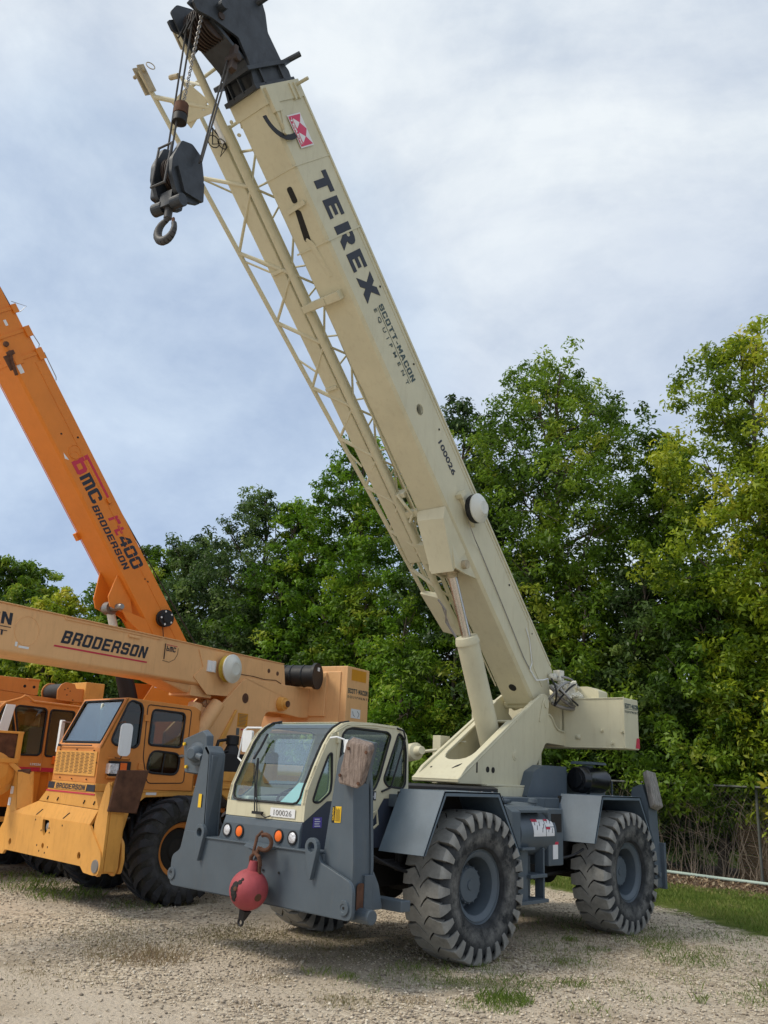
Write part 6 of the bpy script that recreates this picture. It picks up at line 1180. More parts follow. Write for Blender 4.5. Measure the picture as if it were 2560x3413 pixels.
b.prism('x', [(2.85, 0.02), (2.4, 0.03), (2.10, -0.10), (2.25, -0.28), (2.44, -0.42), (2.6, -0.36)], OW - 0.12, OW - 0.09); b.prism('x', [(2.95, 0.0), (1.9, 0.0), (2.10, -0.10), (2.25, -0.28), (2.44, -0.42), (2.6, -0.36)], -0.24, -0.21)
b.prism('x', [(1.9, 0.03), (2.3, -0.30), (2.1, -0.30), (1.2, 0.0)], OW - 0.03, OW)
b.box(OW, OW + 0.04, 4.02, 4.12, 0.42, 0.50)
b.build('boom_collar', 'deep', obm, bevel=0.005)
b = MB(MO); b.box(OW, OW + 0.06, 6.93, 7.0, -0.02, 0.10); b.box(OW, OW + 0.05, 6.70, 6.95, -0.10, -0.02); b.lathe((OW, 7.12, 0.05), (1, 0, 0), [(0, 0.05), (0.05, 0.04)], 10); b.tube([(OW + 0.03, 7.0, 0.05), (OW + 0.05, 6.85, -0.02), (OW + 0.05, 6.6, -0.06)], 0.03, 8); b.build('boom_latch', 'rust', obm, bevel=0.004)
b = MB(MO); b.box(OW - 0.02, OW + 0.002, 6.60, 6.76, 0.05, 0.13); b.box(OW - 0.06, OW - 0.052, 7.40, 7.5, 0.25, 0.30); b.box(OW - 0.085, OW - 0.075, 7.9, 8.05, 0.22, 0.36); b.prism('x', [(5.15, 0.09), (5.05, 0.06), (5.0, 0.12)], OW, OW + 0.004); b.build('scuffed_sticker', 'decal', obm)
b = MB(MO)
for (s, h) in ((4.02, 0.44), (5.45, 0.22), (5.28, 0.48), (2.45, 0.42), (2.52, 0.40)): b.lathe((OW, s, h), (1, 0, 0), [(0, 0.018), (0.006, 0.018), (0.006, 0.001)], 8)
b.build('boom_hole', 'under', obm)
b = MB(MO); b.tube([(OW + 0.02, 6.8, OH + 0.04), (OW + 0.02, 6.35, OH + 0.03), (OW + 0.02, 6.30, OH)], 0.008, 6); b.tube([(OW, 7.25, OH), (OW, 6.95, OH + 0.04), (OW, 6.9, OH)], 0.008, 6); b.tube([(OW - 0.05, 7.75, OH - 0.04), (OW, 7.6, OH + 0.15), (OW - 0.05, 7.55, OH + 0.02)], 0.006, 6); b.build('wire_guard', 'steel', obm)
b = MB(MO); b.tube([(0.1, 8.2, OH), (0.1, 7.2, OH + 0.05)], 0.012, 6); b.tube([(0.2, 5.0, OH), (0.2, 3.2, OH + 0.10), (0.2, -1.2, OH + 0.35)], 0.012, 6); b.tube([(0.2, 3.65, OH), (0.2, 3.3, OH + 0.09)], 0.008, 5); b.build('hoist_rope', 'rope', oc)
def otext(s, s0, s1, h0, h1, mat, **k): return text(s, 0.3, (OW, s0, h0), (0, -1, 0), (0, 0, 1), M[mat], obm, mat_m=MO, fit=(s0 - s1, h1 - h0), **k)
b = MB(MO)
def blk(ps, x=OW + 0.001): b.prism('x', ps, x, x + 0.004)
blocktext('b', (OW, 4.95, 0.14), (0, -1, 0), (0, 0, 1), 'red', obm, MO, 0.26, 0.36)
blocktext('mc', (OW, 4.66, 0.14), (0, -1, 0), (0, 0, 1), 'ink', obm, MO, 0.52, 0.235, gap=0.12)
b = MB(MO); blk([(4.90, 0.455), (4.90, 0.50), (4.12, 0.50), (4.12, 0.455)]); b.build('red_stripe', 'red', obm)
blocktext('BRODERSON', (OW, 4.12, 0.095), (0, -1, 0), (0, 0, 1), 'ink', obm, MO, 1.25, 0.125, shear=0.2)
blocktext('rt', (OW, 3.80, 0.28), (0, -1, 0), (0, 0, 1), 'red', obm, MO, 0.34, 0.20, gap=0.12, shear=0.15)
blocktext('400', (OW, 3.42, 0.265), (0, -1, 0), (0, 0, 1), 'ink', obm, MO, 0.64, 0.24, gap=0.10, shear=0.15)
b = MB(MO); b.lathe((OW, 1.72, 0.35), (1, 0, 0), [(0, 0.15), (0.05, 0.16), (0.06, 0.135), (0.10, 0.135), (0.11, 0.155), (0.13, 0.155), (0.13, 0.09), (0.16, 0.085), (0.16, 0.001)], 28); drm = b.build('cable_reel', 'black', obm, smooth=True)
b = MB(MO)
for k in range(5): a = R(72 * k + 20); b.box(OW + 0.13, OW + 0.14, 1.72 + 0.12 * math.cos(a) - 0.015, 1.72 + 0.12 * math.cos(a) + 0.015, 0.35 + 0.12 * math.sin(a) - 0.015, 0.35 + 0.12 * math.sin(a) + 0.015)
b.build('reel_clip', 'white', drm)
b = MB(MO); b.tube([(OW + 0.05, 1.6, 0.24), (OW + 0.05, 1.45, 0.16), (OW + 0.02, 1.4, 0.05)], 0.008, 5); b.build('cable', 'black', obm)
pt = MO @ Vector((0.0, 2.35, -0.30)); pb = ST @ Vector((0, -0.75, 1.9)); dd = (pb - pt); ll = dd.length; dd.normalize()
b = MB(); b.lathe(pt, dd, [(0.05, 0.075), (ll * 0.55, 0.075)], 18); b.build('piston_rod', 'offwhite', oc, smooth=True)
b = MB(); b.lathe(pt + dd * 0.9, dd, [(0, 0.15), (ll - 1.0, 0.15)], 22); b.build('lift_cylinder', 'black', oc, smooth=True)
b = MB(MO); b.lathe((-0.22, 2.35, -0.30), (1, 0, 0), [(0, 0.06), (0.56, 0.06), (0.60, 0.045), (0.60, 0.001)], 16); b.lathe((-0.08, 2.35, -0.30), (1, 0, 0), [(0, 0.12), (0.16, 0.12)], 16); b.build('rod_pin', 'steel', oc, smooth=True)

# ============================================================ FARTHEST ORANGE CRANE: level boom, winch and counterweight seen over the cabs
dc_ = empty('mobile_crane', 'farthest orange crane at the left edge, level boom and winch drum showing over a cab', 'crane', (-10.6, 0, 0))
for y in (0.0, 2.8):
    for sgn in (1, -1): wheel(dc_, sgn * 0.91, y, 0.645, sgn, tm2, 'tyre2', 'orange', 0.352, dark='under')
b = MB(); b.box(-0.45, 0.45, -1.2, 3.8, 0.55, 1.0); b.build('chassis', 'under', dc_)
b = MB(); b.box(-1.0, 1.0, -1.3, 3.6, 1.0, 1.5); b.box(-0.9, 0.9, -1.6, -1.3, 0.5, 1.1); b.build('body', 'orange', dc_, bevel=0.02)
b = MB(); b.box(0.0, 1.0, -1.2, 0.1, 1.5, 2.3); b.build('cab', 'orange', dc_, bevel=0.05)
b = MB(); b.box(-0.05, 1.02, -1.0, 0.0, 1.75, 2.2); b.build('side_window', 'darkglass', dc_)
b = MB()
for sx in (-1, 1): b.prism('x', rpoly([(-0.6, 1.5), (-0.5, 2.3), (0.2, 2.90), (1.2, 2.85), (2.05, 2.82), (2.6, 2.75), (2.6, 2.3), (0.9, 2.3), (0.6, 1.5)], 0.03), sx * 0.32, sx * 0.28)
b.build('turret', 'orange', dc_, bevel=0.006)
b = MB(); b.box(-0.26, 0.30, -5.5, 1.15, 2.87, 3.17); b.box(-0.27, 0.31, 0.9, 1.16, 3.14, 3.18); dbm = b.build('boom', 'orange', dc_, bevel=0.01)
b = MB(); b.tube([(0.31, -0.4, 2.95), (0.31, 0.6, 2.90), (0.31, 1.1, 2.87)], 0.01, 6); b.build('boom_seam', 'orange', dbm)
b = MB(); 
for y in (0.86, 1.05): b.lathe((0.30, y, 3.02), (1, 0, 0), [(0, 0.03), (0.003, 0.03), (0.003, 0.001)], 10)
b.build('boom_hole', 'under', dbm)
b = MB(); b.lathe((-0.20, 1.66, 2.98), (1, 0, 0), [(0, 0.17), (0.66, 0.17)], 24); b.build('winch_drum', 'rope', dc_, smooth=True)
b = MB(); b.prism('x', rpoly([(1.47, 2.8), (1.45, 3.0), (1.52, 3.12), (1.62, 3.17), (1.80, 3.15), (1.84, 3.06), (2.02, 3.07), (2.05, 2.8)], 0.03), 0.47, 0.50); b.lathe((-0.22, 1.66, 2.98), (1, 0, 0), [(0, 0.20), (0.03, 0.20)], 24); b.build('winch_plate', 'orange', dc_, bevel=0.006)
b = MB(); 
for (y, z) in ((1.60, 3.02), (1.66, 2.92), (1.72, 3.0), (1.80, 2.83), (1.66, 3.05)): b.lathe((0.50, y, z), (1, 0, 0), [(0, 0.014), (0.003, 0.014), (0.003, 0.001)], 8)
b.build('bolt_hole', 'rust', dc_)
b = MB(); b.box(-0.9, 0.55, 2.02, 2.44, 2.6, 3.21); b.box(-0.3, 0.45, 1.84, 2.02, 2.75, 3.06); b.build('counterweight', 'yellow', dc_, bevel=0.01)

# ============================================================ GROUND
def nz(t, sc, det=5, rough=0.6, vec=None, dist=0.0):
    n = N(t, 'ShaderNodeTexNoise'); n.inputs['Scale'].default_value = sc; n.inputs['Detail'].default_value = det; n.inputs['Roughness'].default_value = rough; n.inputs['Distortion'].default_value = dist
    t.links.new(vec, n.inputs['Vector']); return n.outputs[0]
def ramp(t, fac, stops):
    r = N(t, 'ShaderNodeValToRGB'); e = r.color_ramp.elements
    e[0].position = stops[0][0]; e[0].color = (*stops[0][1], 1); e[1].position = stops[-1][0]; e[1].color = (*stops[-1][1], 1)
    for p, c in stops[1:-1]: q = e.new(p); q.color = (*c, 1)
    t.links.new(fac, r.inputs[0]); return r.outputs[0]
def mixc(t, fac, a, b, mode='MIX'):
    m = N(t, 'ShaderNodeMix', data_type='RGBA', blend_type=mode)
    for s, v in ((0, fac), (6, a), (7, b)):
        if isinstance(v, (tuple, float, int)): m.inputs[s].default_value = (*v, 1) if isinstance(v, tuple) else v
        else: t.links.new(v, m.inputs[s])
    return m.outputs[2]
gm, t, bs = newmat('crushed limestone gravel'); L = t.links
tc = N(t, 'ShaderNodeTexCoord'); V = tc.outputs['Object']
vor = N(t, 'ShaderNodeTexVoronoi'); vor.inputs['Scale'].default_value = 27; vor.inputs['Randomness'].default_value = 1; L.new(V, vor.inputs['Vector'])
vor2 = N(t, 'ShaderNodeTexVoronoi'); vor2.inputs['Scale'].default_value = 80; L.new(V, vor2.inputs['Vector'])
sepc = N(t, 'ShaderNodeSeparateColor'); L.new(vor.outputs['Color'], sepc.inputs[0])
stone = ramp(t, sepc.outputs[0], [(0.0, (0.25, 0.205, 0.165)), (0.35, (0.60, 0.495, 0.365)), (0.7, (0.74, 0.625, 0.47)), (1.0, (0.84, 0.74, 0.59))])
fine = nz(t, 160, 3, 0.7, V)
finec = ramp(t, fine, [(0.3, (0.57, 0.475, 0.37)), (0.7, (0.76, 0.66, 0.52))])
patch = nz(t, 0.55, 6, 0.62, V, 0.4)
pf = ramp(t, patch, [(0.42, (0, 0, 0)), (0.60, (1, 1, 1))])
# driven-over band of fine dust nearest the camera
sxy = N(t, 'ShaderNodeSeparateXYZ'); L.new(V, sxy.inputs[0])
la = N(t, 'ShaderNodeMath', operation='MULTIPLY_ADD'); L.new(sxy.outputs[0], la.inputs[0]); la.inputs[1].default_value = -0.10; L.new(sxy.outputs[1], la.inputs[2])
lb = N(t, 'ShaderNodeMath', operation='ADD'); L.new(la.outputs[0], lb.inputs[0]); lb.inputs[1].default_value = 3.55
lc = N(t, 'ShaderNodeMath', operation='ABSOLUTE'); L.new(lb.outputs[0], lc.inputs[0])
ln_ = N(t, 'ShaderNodeMath', operation='MULTIPLY_ADD'); L.new(nz(t, 1.6, 6, 0.7, V), ln_.inputs[0]); ln_.inputs[1].default_value = 1.0; L.new(lc.outputs[0], ln_.inputs[2])
lr = N(t, 'ShaderNodeMapRange'); lr.inputs[1].default_value = 0.85; lr.inputs[2].default_value = 1.45; lr.inputs[3].default_value = 1.0; lr.inputs[4].default_value = 0.0; L.new(ln_.outputs[0], lr.inputs[0])
pm = N(t, 'ShaderNodeMath', operation='MAXIMUM'); L.new(pf, pm.inputs[0]); L.new(lr.outputs[0], pm.inputs[1])
base = mixc(t, pm.outputs[0], stone, finec)
dirt = nz(t, 0.9, 8, 0.7, V, 0.6)
df = ramp(t, dirt, [(0.50, (0, 0, 0)), (0.66, (1, 1, 1))])
dm_ = N(t, 'ShaderNodeMath', operation='MULTIPLY'); L.new(df, dm_.inputs[0]); dm_.inputs[1].default_value = 0.48
base = mixc(t, dm_.outputs[0], base, (0.30, 0.225, 0.135))
# lawn creeping in over the gravel towards the fence, with a ragged edge
sx_ = N(t, 'ShaderNodeSeparateXYZ'); L.new(V, sx_.inputs[0])
fc = N(t, 'ShaderNodeFloatCurve'); cv = fc.mapping.curves[0]
mrx = N(t, 'ShaderNodeMapRange'); mrx.inputs[1].default_value = -10; mrx.inputs[2].default_value = 10; L.new(sx_.outputs[0], mrx.inputs[0])
pts_ = [(-10, 6.4), (-1.5, 6.2), (0.2, 5.9), (1.2, 5.2), (2.2, 4.6), (3.5, 4.3), (6, 3.6), (10, 3.3)]
cv.points[0].location = ((pts_[0][0] + 10) / 20, pts_[0][1] / 10); cv.points[1].location = ((pts_[-1][0] + 10) / 20, pts_[-1][1] / 10)
for px_, py_ in pts_[1:-1]: cv.points.new((px_ + 10) / 20, py_ / 10)
fc.mapping.update(); L.new(mrx.outputs[0], fc.inputs['Value'])
m10 = N(t, 'ShaderNodeMath', operation='MULTIPLY'); m10.inputs[1].default_value = 10; L.new(fc.outputs[0], m10.inputs[0])
dy = N(t, 'ShaderNodeMath', operation='SUBTRACT'); L.new(sx_.outputs[1], dy.inputs[0]); L.new(m10.outputs[0], dy.inputs[1])
en = nz(t, 3.5, 7, 0.75, V); es = N(t, 'ShaderNodeMath', operation='MULTIPLY_ADD'); L.new(en, es.inputs[0]); es.inputs[1].default_value = 2.2; es.inputs[2].default_value = -1.1
ea = N(t, 'ShaderNodeMath', operation='ADD'); L.new(dy.outputs[0], ea.inputs[0]); L.new(es.outputs[0], ea.inputs[1])
lf = N(t, 'ShaderNodeMapRange'); lf.inputs[1].default_value = -0.15; lf.inputs[2].default_value = 0.35; L.new(ea.outputs[0], lf.inputs[0])
lcol = ramp(t, nz(t, 2.3, 7, 0.75, V), [(0.35, (0.07, 0.105, 0.018)), (0.60, (0.14, 0.17, 0.035)), (0.8, (0.24, 0.21, 0.09))])
base = mixc(t, lf.outputs[0], base, lcol)
L.new(base, bs.inputs['Base Color']); bs.inputs['Roughness'].default_value = 0.95; bs.inputs['Specular IOR Level'].default_value = 0.15
bp1 = N(t, 'ShaderNodeBump'); bp1.inputs['Strength'].default_value = 0.9; bp1.inputs['Distance'].default_value = 0.02
inv_ = N(t, 'ShaderNodeMath', operation='SUBTRACT'); inv_.inputs[0].default_value = 1.0; L.new(vor.outputs['Distance'], inv_.inputs[1])
ad = N(t, 'ShaderNodeMath', operation='ADD'); L.new(inv_.outputs[0], ad.inputs[0]); L.new(fine, ad.inputs[1])
L.new(ad.outputs[0], bp1.inputs['Height']); L.new(bp1.outputs[0], bs.inputs['Normal'])
def sheet(name, x0, x1, y0, y1, n, mat, z=0.0, amp=0.02, edge=None):
    xs = np.linspace(x0, x1, n + 1); ys = np.linspace(y0, y1, n + 1)
    v = []
    for y in ys:
        for x in xs: v.append((x, y, z + amp * (math.sin(x * 1.7 + 0.4 * y) * math.sin(y * 1.3 - 0.5 * x) * 0.5 + 0.3 * math.sin(x * 4.1) * math.sin(y * 3.7))))
    f = [(j * (n + 1) + i, j * (n + 1) + i + 1, (j + 1) * (n + 1) + i + 1, (j + 1) * (n + 1) + i) for j in range(n) for i in range(n)]
    me = bpy.data.meshes.new(name); me.from_pydata(v, [], f); me.materials.append(mat); me.polygons.foreach_set('use_smooth', [True] * len(f))
    o = bpy.data.objects.new(name, me); col.objects.link(o); o['kind'] = 'structure'; return o
# one big sheet, fine in the middle: build rings so that it reaches the horizon
v = []; f = []
def gz(x, y):
    d = math.hypot(x - 3, y - 0); k = max(0, 1 - d / 40)
    return (-0.012 + 0.012 * (math.sin(x * 1.7 + 0.4 * y) * math.sin(y * 1.3 - 0.5 * x) + 0.4 * math.sin(x * 4.1) * math.sin(y * 3.7))) * k
cs = sorted(set([-600, -300, -150, -80, -50] + list(np.linspace(-34, 20, 220)) + [40, 80, 150, 300, 600])); cs2 = sorted(set([-600, -300, -150, -60, -30] + list(np.linspace(-14, 20, 160)) + [40, 80, 150, 300, 600]))
for y in cs2:
    for x in cs: v.append((x, y, gz(x, y)))
nx = len(cs); f = [(j * nx + i, j * nx + i + 1, (j + 1) * nx + i + 1, (j + 1) * nx + i) for j in range(len(cs2) - 1) for i in range(nx - 1)]
me = bpy.data.meshes.new('ground'); me.from_pydata(v, [], f); me.materials.append(gm); me.polygons.foreach_set('use_smooth', [True] * len(f))
g = bpy.data.objects.new('ground', me); col.objects.link(g); g['kind'] = 'structure'
# lawn and leaf litter sheets by the fence, irregular edges
def patch_sheet(name, outline, z, mat):
    b = MB(); tri_ = geometry.tessellate_polygon([[Vector((p[0], p[1], 0)) for p in outline]]); b.add([(p[0], p[1], z) for p in outline], [tuple(t) for t in tri_]); o = b.build(name, mat, recalc=False); o['kind'] = 'structure'
    bm = bmesh.new(); bm.from_mesh(o.data)
    for f_ in bm.faces:
        if f_.normal.z < 0: f_.normal_flip()
    bm.to_mesh(o.data); bm.free(); return o
lawn_edge = [(-16, 4.8)] + [(x, 6.1 - 0.14 * (x + 1.5) ** 1 * (1 if x > -1.5 else 0) + 0.25 * math.sin(x * 2.3) + 0.12 * math.sin(x * 7.1)) for x in np.arange(-14, 1.0, 0.25)] + [(1.4, 5.3), (2.0, 4.7), (2.6, 4.55), (3.4, 4.4), (4.5, 3.9), (6, 3.6), (9, 3.4), (14, 3.0)]
lawn_top = [(14, 8.9), (9, 8.9)] + [(x, 8.75 + 0.12 * math.sin(x * 3.1) + 0.08 * math.sin(x * 8)) for x in np.arange(6, -16, -0.3)]
mlit, t, bs = newmat('leaf litter and bark'); V = N(t, 'ShaderNodeTexCoord').outputs['Object']
t.links.new(ramp(t, nz(t, 16, 8, 0.8, V), [(0.30, (0.035, 0.020, 0.012)), (0.55, (0.10, 0.06, 0.035)), (0.75, (0.25, 0.19, 0.13))]), bs.inputs['Base Color']); bs.inputs['Roughness'].default_value = 1
patch_sheet('leaf_litter', [(-16, 8.5), (14, 8.5), (14, 14), (-16, 14)], 0.008, mlit)

def in_poly(x, y, poly):
    ins = np.zeros(x.shape, bool); j = len(poly) - 1
    for i in range(len(poly)):
        xi, yi = poly[i]; xj, yj = poly[j]
        c = ((yi > y) != (yj > y)) & (x < (xj - xi) * (y - yi) / (yj - yi + 1e-12) + xi); ins ^= c; j = i
    return ins
lawn_poly = lawn_edge + lawn_top
# loose stones, one object
def np_mesh(name, verts, faces, mat, attr=None, smooth=False):
    me = bpy.data.meshes.new(name); nf, k = faces.shape
    me.vertices.add(len(verts)); me.vertices.foreach_set('co', verts.astype(np.float32).ravel())
    me.loops.add(nf * k); me.loops.foreach_set('vertex_index', faces.astype(np.int32).ravel())
    me.polygons.add(nf); me.polygons.foreach_set('loop_start', np.arange(0, nf * k, k, dtype=np.int32)); me.polygons.foreach_set('loop_total', np.full(nf, k, dtype=np.int32))
    if attr is not None:
        a = me.attributes.new('tone', 'FLOAT', 'POINT'); a.data.foreach_set('value', attr.astype(np.float32))
    me.update(calc_edges=True); me.materials.append(mat)
    if smooth: me.polygons.foreach_set('use_smooth', np.ones(nf, bool))
    o = bpy.data.objects.new(name, me); col.objects.link(o); return o
octv = np.array([(1, 0, 0), (0, 1, 0), (-1, 0, 0), (0, -1, 0), (0, 0, 1), (0, 0, -1)], float)
octf = np.array([(0, 1, 4), (1, 2, 4), (2, 3, 4), (3, 0, 4), (1, 0, 5), (2, 1, 5), (3, 2, 5), (0, 3, 5)])
def pnoise(x, y):   # cheap smooth variation 0..1
    return 0.5 + 0.25 * np.sin(x * 1.1 + 1.7 * np.sin(y * 0.7)) * np.cos(y * 1.3 + np.sin(x * 0.9)) + 0.25 * np.sin(x * 3.1 + y * 2.3 + 2 * np.sin(y * 1.9)) * 0.6
NS = 78000
r = 3.0 + 13 * rng.random(NS) ** 1.25; az = R(133.5) + (rng.random(NS) - 0.5) * R(62)
sx, sy = 6.7 + r * np.cos(az), -7.03 + r * np.sin(az)
keep = (pnoise(sx * 0.8, sy * 0.8) + 0.35 * rng.random(NS) > 0.50) & ~in_poly(sx, sy, lawn_poly) & ((np.abs(sy - 0.10 * sx + 3.55) > 0.45 + 0.5 * rng.random(NS)) | (rng.random(NS) < 0.15))
sx, sy = sx[keep], sy[keep]; n = len(sx)
sz = 0.007 + 0.014 * rng.random(n) ** 2.2 + (rng.random(n) > 0.992) * 0.012
V_ = octv[None] * sz[:, None, None] * (0.6 + 0.6 * rng.random((n, 6, 1))) * np.array([1, 1, 0.65])
ang = rng.random(n) * 6.28; ca, sa = np.cos(ang)[:, None], np.sin(ang)[:, None]
X = V_[..., 0] * ca - V_[..., 1] * sa + sx[:, None]; Y = V_[..., 0] * sa + V_[..., 1] * ca + sy[:, None]
G = np.array([gz(a, c) for a, c in zip(sx, sy)])
Z = V_[..., 2] + G[:, None] + sz[:, None] * 0.35
F_ = (octf[None] + (np.arange(n) * 6)[:, None, None]).reshape(-1, 3)
mst, t, bs = newmat('loose limestone chips'); at = N(t, 'ShaderNodeAttribute', attribute_name='tone')
t.links.new(ramp(t, at.outputs['Fac'], [(0.0, (0.20, 0.165, 0.13)), (0.3, (0.42, 0.35, 0.265)), (0.75, (0.56, 0.48, 0.37)), (1.0, (0.70, 0.62, 0.50))]), bs.inputs['Base Color']); bs.inputs['Roughness'].default_value = 0.95
o = np_mesh('gravel', np.stack([X, Y, Z], -1).reshape(-1, 3), F_, mst, np.repeat(rng.random(n), 6)); tag(o, 'loose pale limestone chips scattered over the yard', 'gravel', kind='stuff')

# ------------------------------------------------------------ grass blades and weeds
def blades(name, px, py, h, wd, mat, lean=0.5, z0=0.0, tone=None):
    n = len(px); a = rng.random(n) * 6.28; la = rng.random(n) * 6.28; le = lean * h * rng.random(n)
    dx, dy = np.cos(a) * wd, np.sin(a) * wd; lx, ly = np.cos(la) * le, np.sin(la) * le
    P = np.zeros((n, 4, 3)); z = np.full(n, z0)
    P[:, 0] = np.stack([px - dx, py - dy, z], 1); P[:, 1] = np.stack([px + dx, py + dy, z], 1)
    P[:, 2] = np.stack([px + dx * 0.6 + lx * 0.4, py + dy * 0.6 + ly * 0.4, z + h * 0.6], 1); P[:, 3] = np.stack([px + lx, py + ly, z + h], 1)
    F = (np.array([[0, 1, 2], [0, 2, 3]])[None] + (np.arange(n) * 4)[:, None, None]).reshape(-1, 3)
    tn = np.repeat(rng.random(n) if tone is None else tone, 4)
    return np_mesh(name, P.reshape(-1, 3), F, mat, tn)
def leafmat(name, stops, trans=0.35, gloss=0.5):
    m, t, b = newmat(name); at = N(t, 'ShaderNodeAttribute', attribute_name='tone'); c = ramp(t, at.outputs['Fac'], stops)
    t.links.new(c, b.inputs['Base Color']); b.inputs['Roughness'].default_value = gloss; b.inputs['Specular IOR Level'].default_value = 0.35
    tr = N(t, 'ShaderNodeBsdfTranslucent'); t.links.new(c, tr.inputs[0]); mx = N(t, 'ShaderNodeMixShader'); mx.inputs[0].default_value = trans
    t.links.new(b.outputs[0], mx.inputs[1]); t.links.new(tr.outputs[0], mx.inputs[2]); t.links.new(mx.outputs[0], t.nodes['Material Output'].inputs[0]); return m
mgr = leafmat('grass blades', [(0.0, (0.075, 0.13, 0.018)), (0.5, (0.15, 0.22, 0.034)), (0.8, (0.27, 0.28, 0.08)), (1.0, (0.42, 0.36, 0.17))], 0.3, 0.7)
mdry = leafmat('dry weeds', [(0.0, (0.13, 0.155, 0.045)), (0.4, (0.26, 0.22, 0.10)), (0.75, (0.32, 0.23, 0.14)), (1.0, (0.20, 0.12, 0.09))], 0.3, 0.8)
n = 80000; gx = rng.uniform(-6, 7, n); gy = rng.uniform(3.2, 9.2, n); k = in_poly(gx, gy - 0.15 + 0.5 * (pnoise(gx * 4, gy * 4) - 0.5) - 0.25 * rng.random(n), lawn_poly) & (rng.random(n) < np.clip(0.25 + (gy - np.interp(gx, [-6, 0.2, 1.2, 2.2, 3.5, 6], [6.2, 5.9, 5.2, 4.6, 4.3, 3.6])) * 0.9, 0.12, 1)); gx, gy = gx[k], gy[k]
o = blades('grass', gx, gy, 0.03 + 0.05 * rng.random(len(gx)), 0.006, mgr, 0.8, 0.012, tone=np.clip(0.55 * pnoise(gx * 2, gy * 2) + 0.5 * rng.random(len(gx)) - 0.05, 0, 1)); tag(o, 'short green lawn growing by the fence', 'grass', kind='stuff')
def tufts(specs, name, mat, label):
    X = []; Y = []; H = []; T = []
    for (x, y, rr, cnt, h, tone) in specs:
        a = rng.random(cnt) * 6.28; q = rr * rng.random(cnt) ** 0.6; X.append(x + q * np.cos(a)); Y.append(y + q * np.sin(a)); H.append(h * (0.3 + 0.7 * rng.random(cnt))); T.append(np.clip(tone + 0.3 * (rng.random(cnt) - 0.5), 0, 1))
    o = blades(name, np.concatenate(X), np.concatenate(Y), np.concatenate(H), 0.0022, mat, 0.9, -0.005, np.concatenate(T)); tag(o, label, 'grass', kind='stuff')
green = [(1.89, -0.05, 0.30, 260, 0.10, .35), (1.7, -0.35, 0.22, 120, 0.08, .5), (2.20, -0.62, 0.20, 420, 0.13, .3), (2.14, -0.95, 0.18, 120, 0.07, .5), (2.24, 0.35, 0.16, 110, 0.11, .3), (2.32, 2.47, 0.40, 420, 0.10, .25), (2.5, 2.2, 0.3, 120, 0.06, .4), (1.61, 3.02, 0.35, 260, 0.11, .35), (1.9, 2.9, 0.2, 100, 0.08, .4),
         (1.51, -0.6, 0.20, 150, 0.06, .5), (2.39, -0.9, 0.10, 90, 0.07, .4), (3.22, 0.71, 0.05, 22, 0.17, .5), (3.5, 1.60, 0.14, 40, 0.20, .4), (3.0, 1.1, 0.06, 8, 0.22, .5), (2.7, 1.5, 0.25, 80, 0.06, .5), (1.47, 3.85, 0.5, 260, 0.10, .4), (2.2, 4.2, 0.5, 300, 0.09, .35), (3.0, 4.3, 0.4, 240, 0.11, .35),
         (1.0, 0.2, 0.3, 90, 0.05, .55), (1.64, 1.3, 0.4, 200, 0.06, .6), (-5.3, -0.85, 0.5, 260, 0.20, .45), (-6.3, -0.7, 0.5, 220, 0.18, .5), (-4.4, -0.9, 0.4, 200, 0.22, .5), (-3.3, -0.6, 0.3, 120, 0.12, .5), (-2.5, -1.2, 0.3, 60, 0.06, .6), (1.2, 1.7, 0.4, 160, 0.07, .5), (0.7, 2.2, 0.5, 160, 0.09, .5), (0.4, 3.2, 0.6, 180, 0.12, .5)]
green += [(rng.uniform(0.6, 3.6), rng.uniform(-1.2, 3.6), rng.uniform(0.08, 0.3), int(rng.uniform(20, 110)), rng.uniform(0.05, 0.11), rng.uniform(0.3, 0.6)) for _ in range(34)]
green = [(a, b_, c * 1.2, int(d * 1.5), e * 0.62, f_) for a, b_, c, d, e, f_ in green]
tufts(green, 'grass', mgr, 'green weed tufts growing up through the gravel')
dry = [(-0.85, -1.99, 0.38, 420, 0.09, .8), (-0.60, -2.05, 0.2, 160, 0.12, .9), (-1.92, -1.71, 0.35, 220, 0.06, .5), (-1.16, -0.79, 0.45, 340, 0.07, .35), (-1.13, -1.34, 0.35, 160, 0.05, .4), (-0.22, -0.48, 0.5, 420, 0.06, .35), (-0.9, -0.35, 0.6, 420, 0.07, .4), (-0.58, -3.09, 0.4, 240, 0.05, .6), (-1.44, -2.12, 0.35, 240, 0.05, .5), (0.58, -1.69, 0.15, 80, 0.05, .9), (1.13, -2.27, 0.16, 70, 0.05, .9), (1.47, -1.72, 0.15, 100, 0.06, .4), (0.2, -1.3, 0.25, 80, 0.04, .8), (0.4, 0.3, 0.5, 300, 0.05, .5), (-0.2, 0.9, 0.6, 320, 0.08, .6),
       (1.77, -1.2, 0.10, 60, 0.05, .9), (1.32, 1.08, 0.45, 260, 0.05, .7), (1.7, 1.9, 0.5, 300, 0.05, .8), (2.0, 0.9, 0.3, 90, 0.04, .9), (-3.5, 0.1, 0.4, 120, 0.10, .6), (1.0, 2.6, 0.6, 300, 0.08, .6), (2.95, 2.0, 0.3, 60, 0.04, .8), (0.9, -0.8, 0.4, 100, 0.04, .6), (-2.6, -2.6, 0.5, 160, 0.05, .6), (2.9, 0.2, 0.3, 50, 0.03, .9)]
for i in range(150):
    a = R(133.5) + rng.uniform(-.5, .5); q = rng.uniform(3.5, 10); dry.append((6.7 + q * math.cos(a), -7.03 + q * math.sin(a), rng.uniform(.05, .3), int(rng.uniform(10, 60)), rng.uniform(.02, .05), rng.uniform(.3, 1)))
dry = [(a, b_, c * 1.5, int(d * 2.6), e * 0.6, f_ * 0.75) for a, b_, c, d, e, f_ in dry]
